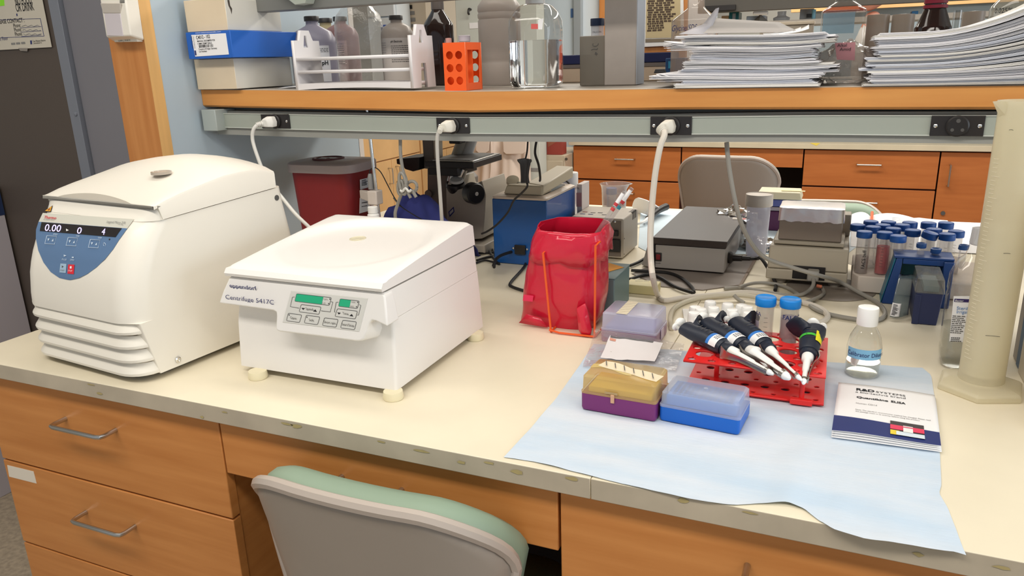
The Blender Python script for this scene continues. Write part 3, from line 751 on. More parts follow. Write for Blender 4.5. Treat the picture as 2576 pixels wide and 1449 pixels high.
for q4, s_, a_, c_ in ((((759, 765.5), (809, 772), (803.5, 790.5), (753.5, 784)), 'Speed', (771.5, 779), (790, 781)), (((850, 776), (900.5, 782.5), (895, 802), (843.5, 795.5)), 'Time', (864, 790.5), (878.5, 792.5))):
    k_ = eline(rnd4(*q4), kp); fit_text(s_, ef(*a_, 0.0013), ef(*c_, 0.0013), (0, -0.24, 1), 0.0052, ink, k_, lift=0.0003)
    x0, y0 = q4[3][0]+6, q4[3][1]-10
    epoly([(x0, y0), (x0+9, y0+1), (x0+4, y0+5.5)], blk, k_, 'arrow'); x1, y1 = q4[2][0]-14, q4[2][1]-9
    epoly([(x1-1, y1+1.5), (x1+9, y1+3), (x1+5, y1-3.5)], blk, k_, 'arrow')
for q4, s_, a_, c_, dot in ((((726.5, 787.5), (760.5, 792), (754.5, 811), (721.5, 806.5)), 'Open', (732.5, 801.5), (748, 803.5), (728.8, 792)), (((771.5, 792.5), (806, 797), (800, 816.5), (766.5, 812)), 'Soft', (779.5, 807), (791.5, 808.7), (773.5, 797.5)), (((817.5, 799), (852, 803.5), (846.5, 823), (812, 818.5)), 'Short spin', (817, 812), (846.5, 816), None), (((863.5, 805), (898, 809.5), (893, 829), (857.5, 824.5)), 'Start/Stop', (862.5, 818), (892.5, 822), None)):
    k_ = eline(rnd4(*q4), kp); fit_text(s_, ef(*a_, 0.0013), ef(*c_, 0.0013), (0, -0.24, 1), 0.0052, ink, k_, lift=0.0003)
    if dot:
        b = MB(); b.sphere(ef(*dot, 0.0013), 0.0011, 8, 6); b.build('led_dot', grey_d, k_)
for s_, a_, c_, dot in (('rpm', (815.5, 753.5), (826, 754.8), (831, 752)), ('rcf', (812.5, 764), (821, 765), (828, 763.5)), ('min', (885.5, 761), (895.5, 762.2), (901, 760)), ('sec', (882.5, 771.5), (892.5, 772.7), (898, 771.5))):
    fit_text(s_, ef(*a_, 0.0013), ef(*c_, 0.0013), (0, -0.24, 1), 0.0042, grey_m, kp, lift=0.0003)
    b = MB(); b.sphere(ef(*dot, 0.0013), 0.0011, 8, 6); b.build('led_dot', grey_d, kp)
fit_text('eppendorf', ef(579.5, 722.5, 0.0006), ef(648, 730, 0.0006), (0, -0.24, 1), 0.0083, ink_b, t, bold=0.012, lift=0.0004)
fit_text('Centrifuge 5417C', ef(569.5, 751.5, 0.0006), ef(692, 766, 0.0006), (0.10, -0.24, 1), 0.0095, ink_b, t, shear=0.2, lift=0.0004)

# ------------------------------------------------------------------ lab chairs
shell_m = mat('taupe_shell', rgb(158, 148, 138), 0.42)
rim_m = mat('taupe_rim', rgb(180, 168, 158), 0.35)
cush_m = mat('sage_vinyl', rgb(140, 160, 140), 0.5, bump=0.05, bscale=200)
def make_chair(loc, rz, label, lift=0.0):
    """loc = floor point under the seat; the back faces -Y when rz = 0"""
    M0 = Matrix.Translation(loc) @ Matrix.Rotation(rz, 4, 'Z'); M = Matrix.Translation((0, 0, lift)) @ M0
    t = thing('lab_chair', loc, label, 'chair')
    Wt, H = 0.221, 0.40
    def outline(sc=1.0, n=10):
        out = []
        r = 0.115
        for cx, cy, a0 in ((Wt-r, H-r, 0), (-Wt+r, H-r, 90), (-Wt*0.86+r, r, 180), (Wt*0.86-r, r, 270)):
            for i in range(n+1):
                a = math.radians(a0+90*i/n); out.append((cx+r*math.cos(a), cy+r*math.sin(a)))
        # resample straight sides a little
        res = []
        for i in range(len(out)):
            p, q_ = out[i], out[(i+1) % len(out)]
            d = math.hypot(q_[0]-p[0], q_[1]-p[1]); k = max(1, int(d/0.03))
            for j in range(k): res.append((lerp(p[0], q_[0], j/k), lerp(p[1], q_[1], j/k)))
        return [((p[0])*sc, H/2+(p[1]-H/2)*sc) for p in res]
    def m3(a, h, off=0.0):
        s_ = a/Wt
        y = -0.22+0.02*s_*s_+0.05*abs(s_)**6-0.075*max(0.0, h/H)**1.3+off
        z = 0.465+h+0.012*s_*s_*0
        return (a, y, z)
    b = MB(); b.M = M
    b.loft([[m3(a, h) for a, h in outline(s_)] for s_ in (1, 0.9, 0.75, 0.5, 0.25, 0.02)], cap0=False)
    bk = b.build('back_shell', shell_m, t, solid=0.008, angle=60)
    b = MB(); b.M = M; o_ = [m3(a, h, 0.002) for a, h in outline(1.0)]
    b.tube(o_+[o_[0]], 0.0105, 8, smooth=False); b.build('back_rim', rim_m, t)
    b = MB(); b.M = M
    b.loft([[m3(a, h, of) for a, h in outline(s_)] for s_, of in ((0.93, 0.006), (0.98, 0.012), (1.01, 0.026), (1.01, 0.046), (0.98, 0.062), (0.9, 0.072), (0.5, 0.078), (0.03, 0.078))])
    b.build('back_cushion', cush_m, t, angle=70)
    b = MB(); b.M = M
    b.loft([rrect(-0.2*s_, 0.2*s_, -0.2*s_, 0.2*s_, 0.08*s_, z) for s_, z in ((0.94, 0.42), (1, 0.435), (1, 0.46), (0.95, 0.475), (0.6, 0.48), (0.05, 0.48))]); b.build('seat', cush_m, t, angle=70)
    b = MB(); b.M = M; b.loft([rrect(-0.19*s_, 0.19*s_, -0.19*s_, 0.19*s_, 0.08, z) for s_, z in ((0.85, 0.40), (1, 0.4195))]); b.build('seat_shell', shell_m, t)
    b = MB(); b.M = M; b.tube([(0, -0.1, 0.4), (0, -0.235, 0.405), (0, -0.262, 0.47), (0, -0.262, 0.60)], 0.02, 8, flat=0.5); b.build('back_bracket', blk, t)
    b = MB(); b.M = M; b.M = M0; b.cyl((0, 0, 0.08), (0, 0, 0.4+lift), 0.025, 0.022); b.build('column', blk, t)
    for k in range(5):
        a = 2*PI*k/5+0.3; b = MB(); b.M = M0
        b.tube([(0, 0, 0.10), (0.15*math.cos(a), 0.15*math.sin(a), 0.085), (0.27*math.cos(a), 0.27*math.sin(a), 0.065)], 0.018, 8); lg = b.build('leg', blk, t)
        b = MB(); b.M = M0; c = Vector((0.27*math.cos(a), 0.27*math.sin(a), 0.026)); d_ = Vector((-math.sin(a), math.cos(a), 0))*0.012
        b.cyl(c-d_, c+d_, 0.025); b.build('caster', blk_r, lg)
    return t
make_chair((-0.605, 1.045, 0), math.radians(0), 'grey-shelled lab chair with a sage green cushion pushed under the near worktop')
# ------------------------------------------------------------------ far side of the room
def fitbox(mb, x0, x1, y0, y1, z0, z1): mb.box(min(x0, x1), max(x0, x1), y0, y1, min(z0, z1), max(z0, z1))
# tall tan cabinets along the left wall
def uhandle(mb, p, q_, out, r=0.005):
    p, q_, out = Vector(p), Vector(q_), Vector(out); mb.tube([p, p+out, q_+out, q_], r, 8, smooth=False)
for i, (ya, yb_) in enumerate(((3.45, 4.28), (4.29, 5.12), (5.13, 5.96))):
    t = thing('wall_cabinet', (-3.3, (ya+yb_)/2, 0), 'tan laminate base cabinet on the left wall, %s from the blue-grey panel' % ('nearest', 'second', 'third')[i], 'cabinet', 'tan cabinets along the left wall')
    b = MB(); b.box(-3.6, -3.021, ya, yb_, 0.05, 1.15); b.build('carcass', tan, t)
    zg = 0.79-0.033*(i-1)*0.6
    b = MB(); b.box(-3.02, -3.0, ya+0.004, yb_-0.004, zg+0.004, 1.14); b.build('upper_front', tan, t, bevel=0.002)
    ym = (ya+yb_)/2
    for s_, y0_, y1_ in ((-1, ya+0.004, ym-0.003), (1, ym+0.003, yb_-0.004)):
        b = MB(); b.box(-3.02, -3.0, y0_, y1_, 0.08, zg-0.004); d_ = b.build('door', tan, t, bevel=0.002)
        b = MB(); yy = ym+s_*0.05; uhandle(b, (-3.0, yy, zg-0.06), (-3.0, yy, zg-0.17), (0.035, 0, 0)); b.build('handle', steel, d_)

# pale tall cabinet with a hook, and the lab coat hung on it
YC = 4.75
xa, xb = pyy(1150, 120, YC).x, pyy(1358, 420, YC).x
t = thing('tall_cabinet', ((xa+xb)/2, YC, 0), 'tall pale green-grey cabinet with a coat hook behind the white jug', 'cabinet')
b = MB(); b.box(xa, xb, YC, YC+0.13, 0, 2.3); b.build('body', mat('pale_cabinet', rgb(202, 206, 198), 0.55), t, bevel=0.004)
c = pyy(1184, 28, YC-0.004); b = MB(); b.tube([(c.x, YC, c.z+0.01), (c.x, YC-0.03, c.z+0.012), (c.x, YC-0.04, c.z-0.012), (c.x, YC-0.03, c.z-0.02)], 0.007, 8); b.build('hook', blk, t)
c = pyy(1198, 64, YC-0.002); b = MB(); b.box(c.x-0.05, c.x+0.09, YC-0.003, YC, c.z-0.018, c.z+0.018); b.build('tape_strip', paper, t)
c = pyy(1341, 427, YC-0.002); b = MB(); b.box(c.x-0.04, c.x+0.04, YC-0.002, YC, c.z-0.012, c.z+0.012); b.build('badge', grey_m, t)
coat = thing('lab_coat', pyy(1260, 420, YC-0.1), 'white lab coat hanging with two flap pockets behind the microscope', 'coat')
coat_m = mat('white_cotton', rgb(226, 208, 194), 0.85, bump=0.05, bscale=60)
q = lambda x, y, d=0.1: pyy(x, y, YC-d)
tl, tr_, bl_, br_ = q(1200, 230), q(1325, 230), q(1168, 480), q(1338, 500)
b = MB()
def coatf(u, v_):
    p = (tl.lerp(tr_, u)).lerp(bl_.lerp(br_, u), v_)
    fold = 0.03*math.sin(u*19+v_*1.5)*(0.3+v_)+0.012*math.sin(u*41+2)
    gap = 0.03*max(0, 1-abs(u-0.46)/0.05)*max(0, (v_-0.75)/0.25)
    return (p.x, YC-0.09-fold*0.6-0.05*math.sin(PI*u)+gap, p.z)
b.grid(coatf, 48, 20); b.build('body', coat_m, coat, solid=0.006, angle=80)
for (x0, y0, x1, y1) in ((1196, 352, 1232, 385), (1265, 352, 1324, 388)):
    b = MB(); b.loft([[pyy(x, y, YC-d) for x, y in ((x0, y0), (x1, y0), (x1-2, y1-5), (x1-10, y1), (x0+8, y1), (x0+1, y1-6))] for d in (0.155, 0.168)]); b.build('pocket_flap', coat_m, coat, bevel=0.003)
b = MB(); b.tube([pyy(1233, 300, YC-0.15), pyy(1236, 380, YC-0.158), pyy(1234, 440, YC-0.15), pyy(1226, 488, YC-0.145)], 0.006, 6); b.build('front_seam', coat_m, coat)
b = MB(); b.tube([pyy(1262, 232, YC-0.09), pyy(1262, 222, YC-0.05), (pyy(1262, 222, YC).x, YC-0.03, pyy(1262, 222, YC).z)], 0.005, 6); b.build('hanger_loop', coat_m, coat)
c = pyy(1262, 224, YC); b = MB(); b.cyl((c.x, YC, c.z), (c.x, YC-0.04, c.z), 0.008, n=10); b.build('peg', steel, t)

# dark doorway, cream unit, white fridge
t = thing('dark_locker', pyy(1110, 60, 6.3), 'dark grey locker standing behind the amber bottle', 'locker')
b = MB(); b.box(pyy(1060, 60, 6.3).x, pyy(1160, 60, 6.3).x, 6.3, 6.6, 0, 2.6); b.build('body', mat('locker_grey', rgb(92, 88, 84), 0.5), t, bevel=0.003)
t = thing('cream_freezer', pyy(1010, 170, 5.2), 'cream vented freezer unit with a black slot standing on the tan cabinets', 'freezer')
x0, x1 = pyy(1001, 60, 5.2).x, pyy(1073, 60, 5.2).x
b = MB(); b.box(x0, x1, 5.2, 5.8, 1.1505, 2.4); b.build('body', mat('cream_enamel', rgb(214, 200, 180), 0.45), t, bevel=0.004)
b = MB(); a, c = pyy(1012, 14, 5.198), pyy(1037, 22, 5.198); b.box(a.x, c.x, 5.195, 5.2, c.z, a.z); b.build('slot', blk, t)
for (u0, v0, u1, v1) in ((1005, 30, 1043, 37), (1017, 46, 1045, 54), (1015, 62, 1045, 68)):
    b = MB(); a, c = pyy(u0, v0, 5.198), pyy(u1, v1, 5.198); b.box(a.x, c.x, 5.196, 5.2, c.z, a.z); b.build('vent', grey_m, t)
t = thing('white_fridge', pyy(975, 170, 5.0), 'white two-door fridge unit on the tan cabinets behind the clear bell bottle', 'fridge')
x0, x1 = pyy(930, 60, 5.0).x, pyy(1000, 60, 5.0).x
b = MB(); b.box(x0, x1, 5.0, 5.19, 1.1505, 2.4); b.build('body', mat('fridge_white', rgb(232, 240, 246), 0.4), t, bevel=0.004)
zz = pyy(970, 43, 5.0).z
for z0, z1 in ((1.16, zz-0.004), (zz+0.004, 2.38)):
    b = MB(); b.box(x0+0.004, x1-0.004, 4.97, 4.999, z0, z1); b.build('door', MT['fridge_white'], t, bevel=0.006)

# bright doorway wall
YW = 6.6
b = MB(); b.box(pyy(1330, 60, YW).x, pyy(1800, 60, YW).x, YW, YW+0.08, 0, 2.75)
struct(b.build('wall_far', mat('bright_blue_white', rgb(226, 236, 244), 0.6)))
d1 = struct(empty('door_1', pyy(1410, 100, YW-0.03)))
b = MB(); b.box(pyy(1372, 60, YW).x, pyy(1446, 60, YW).x, YW-0.03, YW-0.002, 0.0, 2.4); b.build('leaf', mat('door_ice', rgb(214, 230, 242), 0.35), d1, bevel=0.003)
b = MB(); b.box(pyy(1448, 60, YW).x, pyy(1467, 60, YW).x, YW-0.06, YW-0.002, 0.0, 2.4); b.build('jamb', mat('jamb_grey', rgb(158, 166, 172), 0.5), d1, bevel=0.003)
b = MB(); a, c = pyy(1436, 22, YW-0.032), pyy(1444, 44, YW-0.032); b.box(a.x, c.x, YW-0.036, YW-0.0305, c.z, a.z); b.build('plaque', mat('plaque_blue', rgb(84, 120, 176), 0.5), d1)
t = struct(empty('trim_1', pyy(1513, 40, YW-0.04)))
b = MB(); b.box(pyy(1507, 60, YW-0.05).x, pyy(1530, 60, YW-0.05).x, YW-0.05, YW-0.001, 0, 2.6); b.build('upright', woodv, t, bevel=0.003)

# beige file cabinet with a maroon box on top
t = thing('file_cabinet', pyy(1400, 540, 4.98), 'beige steel file cabinet beside the far drawers', 'cabinet')
YA = 4.90; x0, x1 = pyy(1359, 420, YA).x, -1.745
zt = pyy(1400, 391, YA).z
b = MB(); b.box(x0, x1, YA, 5.4, 0, zt); b.build('body', mat('beige_steel', rgb(186, 172, 150), 0.45), t, bevel=0.003)
z1 = pyy(1400, 404, YA).z
for k in range(3):
    b = MB(); b.box(x0+0.03, x1-0.012, YA-0.016, YA-0.001, z1-0.27*(k+1)+0.006, z1-0.27*k); d_ = b.build('drawer', MT['beige_steel'], t, bevel=0.003)
    b = MB(); b.box(x1-0.17, x1-0.05, YA-0.03, YA-0.016, z1-0.27*k-0.13, z1-0.27*k-0.105); b.build('handle', steel, d_, bevel=0.003)
b = MB(); c = pyy(1425, 400, YA-0.001); b.cyl((c.x, YA, c.z), (c.x, YA-0.006, c.z), 0.01, n=12); b.build('lock', steel, t)
t = thing('maroon_box', (pyy(1405, 380, YA).x, YA+0.1, zt), 'maroon carton on the beige file cabinet', 'box')
xa_ = pyy(1371, 375, YA).x
b = MB(); b.box(xa_, -1.775, YA+0.03, YA+0.12, zt+0.0005, zt+0.21); b.build('carton', mat('maroon_board', rgb(148, 62, 52), 0.6), t, bevel=0.002)
b = MB(); b.prism([(xa_+0.01, YA+0.029, zt+0.05), (-1.78, YA+0.029, zt+0.11), (-1.78, YA+0.029, zt+0.2), (xa_+0.01, YA+0.029, zt+0.2)], (0, 0.0008, 0)); b.build('label', mat('maroon_print', rgb(150, 88, 66), 0.6), t)

# far bench
YB = 5.05
ft = thing('far_worktop', (0.2, YB, 0.87), 'cream worktop of the far bench seen under the power rail', 'worktop')
b = MB(); b.box(-1.76, 3.4, YB-0.03, YB+0.75, 0.872, 0.905); b.build('slab', mat('far_top', rgb(206, 194, 168), 0.5, var=0.06), ft, bevel=0.002)
b = MB(); c = pyy(2050, 361, YB-0.031); b.prism([(c.x-0.03, YB-0.0312, c.z+0.003), (c.x+0.03, YB-0.0312, c.z+0.003), (c.x+0.01, YB-0.0312, c.z-0.014)], (0, 0.0008, 0)); b.build('yellow_tape', mat('yellow_paper', rgb(236, 210, 90), 0.6), ft)
def far_unit(x0, x1, zs_, label, group=None, kind='drawer'):
    t = thing('drawer_cabinet' if kind == 'drawer' else 'door_cabinet', ((x0+x1)/2, YB, 0), label, 'cabinet')
    b = MB(); b.box(x0+0.004, x1-0.004, YB+0.022, YB+0.7, 0.05, 0.871); b.build('carcass', wood_gap, t)
    return t
def far_front(t, x0, x1, z0, z1, nm='drawer', handle=True):
    b = MB(); b.box(x0+0.004, x1-0.004, YB, YB+0.021, z0+0.005, z1-0.005); d_ = b.build(nm, wood_far, t, bevel=0.002)
    if handle:
        xm = (x0+x1)/2; zh = z1-0.085
        b = MB(); uhandle(b, (xm-0.065, YB, zh), (xm+0.065, YB, zh), (0, -0.035, 0)); b.build('handle', steel, d_)
u = far_unit(-1.74, -0.99, 0, 'cherry drawer cabinet at the left end of the far bench behind the white plastic beaker')
far_front(u, -1.74, -0.99, 0.636, 0.868); far_front(u, -1.74, -0.99, 0.40, 0.636); far_front(u, -1.74, -0.99, 0.06, 0.40)
t = thing('knee_space_unit', (-0.61, YB, 0.75), 'wide cherry drawer unit above the grey chair at the far bench', 'drawer unit')
b = MB(); b.box(-0.985, -0.24, YB, YB+0.021, 0.752, 0.866); b.build('drawer', wood_far, t, bevel=0.002)
b = MB(); b.box(-0.97, -0.25, YB+0.022, YB+0.5, 0.76, 0.86); b.build('drawer_box', wood_far, t)
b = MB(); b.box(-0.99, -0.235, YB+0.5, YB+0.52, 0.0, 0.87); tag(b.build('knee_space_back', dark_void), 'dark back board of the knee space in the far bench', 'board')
u = far_unit(-0.236, 0.506, 0, 'cherry drawer cabinet of the far bench behind the foil covered block')
far_front(u, -0.236, 0.506, 0.640, 0.868); far_front(u, -0.236, 0.506, 0.40, 0.640); far_front(u, -0.236, 0.506, 0.06, 0.40)
u = far_unit(0.506, 1.1, 0, 'cherry door cabinet of the far bench left of the tall plastic cylinder', kind='door')
b = MB(); b.box(0.510, 1.1, YB, YB+0.021, 0.06, 0.862); d_ = b.build('door', wood_far, u, bevel=0.002)
a, c = pyy(2391, 414, YB), pyy(2384, 467, YB); b = MB(); uhandle(b, (0.562, YB, a.z), (0.562, YB, c.z), (0, -0.035, 0)); b.build('handle', steel, d_)
c = pyy(2372, 536, YB); b = MB(); b.cyl((c.x, YB, c.z), (c.x, YB-0.008, c.z), 0.012, n=14); b.build('lock', grey_d, d_)
u = far_unit(1.1, 2.4, 0, 'cherry cabinet of the far bench hidden behind the plastic cylinder', kind='door')
far_front(u, 1.1, 2.4, 0.06, 0.866, 'door', False)

# far reagent shelf with beam and small things on it
YS = 5.2
zb1 = pyy(1950, 24.5, YS).z
t = thing('far_shelf', (0.6, YS, zb1), 'dark grey shelf beam of the far bench at the upper right', 'shelf')
xl_ = pyy(1755, 30, YS).x
b = MB(); b.box(xl_, 2.6, YS, YS+0.06, zb1, zb1+0.085); b.build('beam', mat('beam_dark', rgb(84, 80, 74), 0.5), t, bevel=0.003)
b = MB(); b.box(xl_, 2.6, YS+0.061, YS+0.5, zb1+0.055, zb1+0.075); b.build('shelf_board', MT['beam_dark'], t)
b = MB(); c = pyy(1810, 14, YS-0.01); b.box(c.x-0.09, c.x+0.10, YS-0.03, YS-0.001, c.z-0.03, c.z+0.0); b.build('bracket', blk, t)
zsf = pyy(1950, 54, YS+0.25).z
b = MB(); b.box(xl_, 2.6, YS+0.1, YS+0.55, zsf-0.03, zsf); b.build('lower_board', mat('far_board_grey', rgb(168, 160, 150), 0.5), t)
b = MB(); c = pyy(2200, 17, 6.45); b.box(pyy(1990, 25, 6.45).x, 2.6, 6.45, 6.49, c.z-0.012, c.z+0.022); b.build('wood_rail', tan, t, bevel=0.002)
b = MB(); b.box(-0.4, 2.6, 6.5, 6.52, 0.0, zb1+0.3); b.build('back_board', mat('board_cool', rgb(150, 164, 172), 0.6), t)
zt_ = zb1+0.0855
fold = [(1786, 1828, 'amber folder box', rgb(226, 160, 84)), (1836, 1872, 'tan folder box', rgb(214, 164, 110)), (1878, 1928, 'wide tan folder box', rgb(224, 176, 120)), (1934, 1974, 'white folder box', rgb(236, 228, 214)), (1976, 1988, 'narrow orange folder box', rgb(214, 130, 64))]
for i, (u0, u1, nm, cl) in enumerate(fold):
    x0, x1 = pyy(u0, 5, YS+0.08).x, pyy(u1, 5, YS+0.08).x
    b = MB(); b.box(x0, x1, YS+0.02, YS+0.3, zt_, zt_+0.25)
    tag(b.build('folder_box', mat('folder_%d' % i, cl, 0.6), None, bevel=0.003), '%s on top of the dark far shelf beam' % nm, 'box')
def fbox(u0, v0, u1, v1, y, col, name, label, cat, dep=0.15, bev=0.003):
    a, c = pyy(u0, v0, y), pyy(u1, v1, y)
    b = MB(); fitbox(b, a.x, c.x, y, y+dep, zsf+0.0003, a.z)
    return tag(b.build(name, mat('far_'+name, col, 0.5), None, bevel=bev), label, cat)
yq = YS+0.2
fbox(1815, 40, 1833, 50, yq, rgb(214, 170, 120), 'tan_box', 'small tan box left of the teal bin on the far shelf', 'box')
tb_ = thing('teal_bin', pyy(1846, 52, yq), 'teal bin with a pale window on the far shelf', 'bin')
a, c = pyy(1834, 31, yq), pyy(1858, 50, yq)
b = MB(); fitbox(b, a.x, c.x, yq, yq+0.15, zsf+0.0003, a.z); b.build('body', mat('teal_plastic', rgb(40, 122, 124), 0.4), tb_, bevel=0.004)
b = MB(); a, c = pyy(1843, 34, yq-0.002), pyy(1850, 50, yq-0.002); fitbox(b, a.x, c.x, yq-0.004, yq-0.0005, zsf+0.005, a.z); b.build('window', grey_l, tb_)
fbox(1878, 41, 1924, 54, yq, rgb(230, 236, 240), 'white_tray', 'long white tray on the far shelf beside the teal bin', 'tray')
c = pyy(1912, 27, YS+0.05); b = MB(); b.box(c.x-0.045, c.x+0.045, YS+0.07, YS+0.11, zb1-0.022, zb1-0.0005)
tag(b.build('white_lamp', white, None, bevel=0.006), 'small white tube lamp under the far shelf beam', 'lamp')
c = pyy(1964, 50, yq); h_ = pyy(1964, 28, yq).z-zsf
b = MB(); b.lathe([(0.05, 0.0003), (0.052, h_*0.35), (0.03, h_*0.5), (0.026, h_*0.6), (0.028, h_), (0.001, h_)], (c.x, yq+0.05, zsf), 18)
tag(b.build('white_bottle', frost, None), 'frosted white bottle on the far shelf', 'bottle')
b = MB(); c = pyy(1938, 52, yq); h_ = pyy(1938, 35, yq).z-zsf; b.lathe([(0.05, 0.0003), (0.001, h_)], (c.x-0.06, yq-0.03, zsf), 4); tag(b.build('paper_cone', mat('taupe_paper', rgb(160, 152, 140), 0.7), None), 'small taupe paper tent before the frosted bottle on the far shelf', 'paper')
sp = thing('switch_panel', pyy(2030, 50, yq), 'pale grey switch panel with a dark socket on the far shelf', 'panel')
a, c = pyy(2013, 23, yq), pyy(2046, 50, yq); b = MB(); fitbox(b, a.x, c.x, yq, yq+0.06, zsf+0.0003, a.z); b.build('box', grey_l, sp, bevel=0.003)
b = MB(); a, c = pyy(2029, 35, yq-0.003), pyy(2042, 44, yq-0.003); fitbox(b, a.x, c.x, yq-0.004, yq-0.0005, c.z, a.z); b.build('socket', grey_d, sp)
c = pyy(2046, 50, yq-0.05); h_ = pyy(2046, 24, yq-0.05).z-zsf; b = MB(); b.cyl((c.x, yq-0.05, zsf+0.0003), (c.x, yq-0.05, zsf+h_), 0.012, n=12); tag(b.build('blue_stick', mat('ice_blue', rgb(150, 206, 222), 0.4)), 'pale blue stick standing beside the grey switch panel', 'stick')
fbox(2294, 28, 2308, 50, yq, rgb(92, 160, 214), 'blue_carton', 'light blue carton with a purple base behind the frosted jars', 'carton')

# framed poster
YP = 2.075
t = thing('poster_sign', pyy(1665, 60, YP), 'framed tan poster of printed tips beside the grey carton', 'poster')
q = lambda x, y, d=0.0: pyy(x, y, YP-d)
b = MB(); b.prism([q(1619, 118), q(1720, 113), q(1718, -35), q(1622, -30)], (0, 0.006, 0)); b.build('frame', white, t)
b = MB(); b.prism([q(1624, 96, 0.001), q(1712, 94, 0.001), q(1711, -28, 0.001), q(1626, -25, 0.001)], (0, 0.0006, 0)); b.build('sheet', mat('tan_paper', rgb(196, 178, 138), 0.7), t)
b = MB(); b.prism([q(1623.5, 107, 0.001), q(1712, 104, 0.001), q(1712, 96, 0.001), q(1623.5, 98, 0.001)], (0, 0.0006, 0)); b.build('foot_band', mat('taupe_band', rgb(128, 116, 98), 0.7), t)
for i in range(16):
    y_ = -6+i*5.7; x1_ = (1700, 1692, 1704)[i % 3] if i < 12 else 1672
    lines(1, q(1628 if i % 3 == 0 else 1630, y_, 0.0012), q(x1_, y_-2.6, 0.0012), (0, 0, -1), 0.01, 0.0042, mat('brown_ink_%d' % i, rgb(84, 68, 54), 0.7) if i == 0 else MT['brown_ink_0'], t, seed=i, jit=0.1)
b = MB(); x0_, x1_ = q(1612, 60).x, q(1726, 60).x; b.box(x0_, x1_, YP+0.0065, YP+0.025, zs(x0_)+0.0006, q(1665, -40).z); b.build('stand_board', woodv, t)

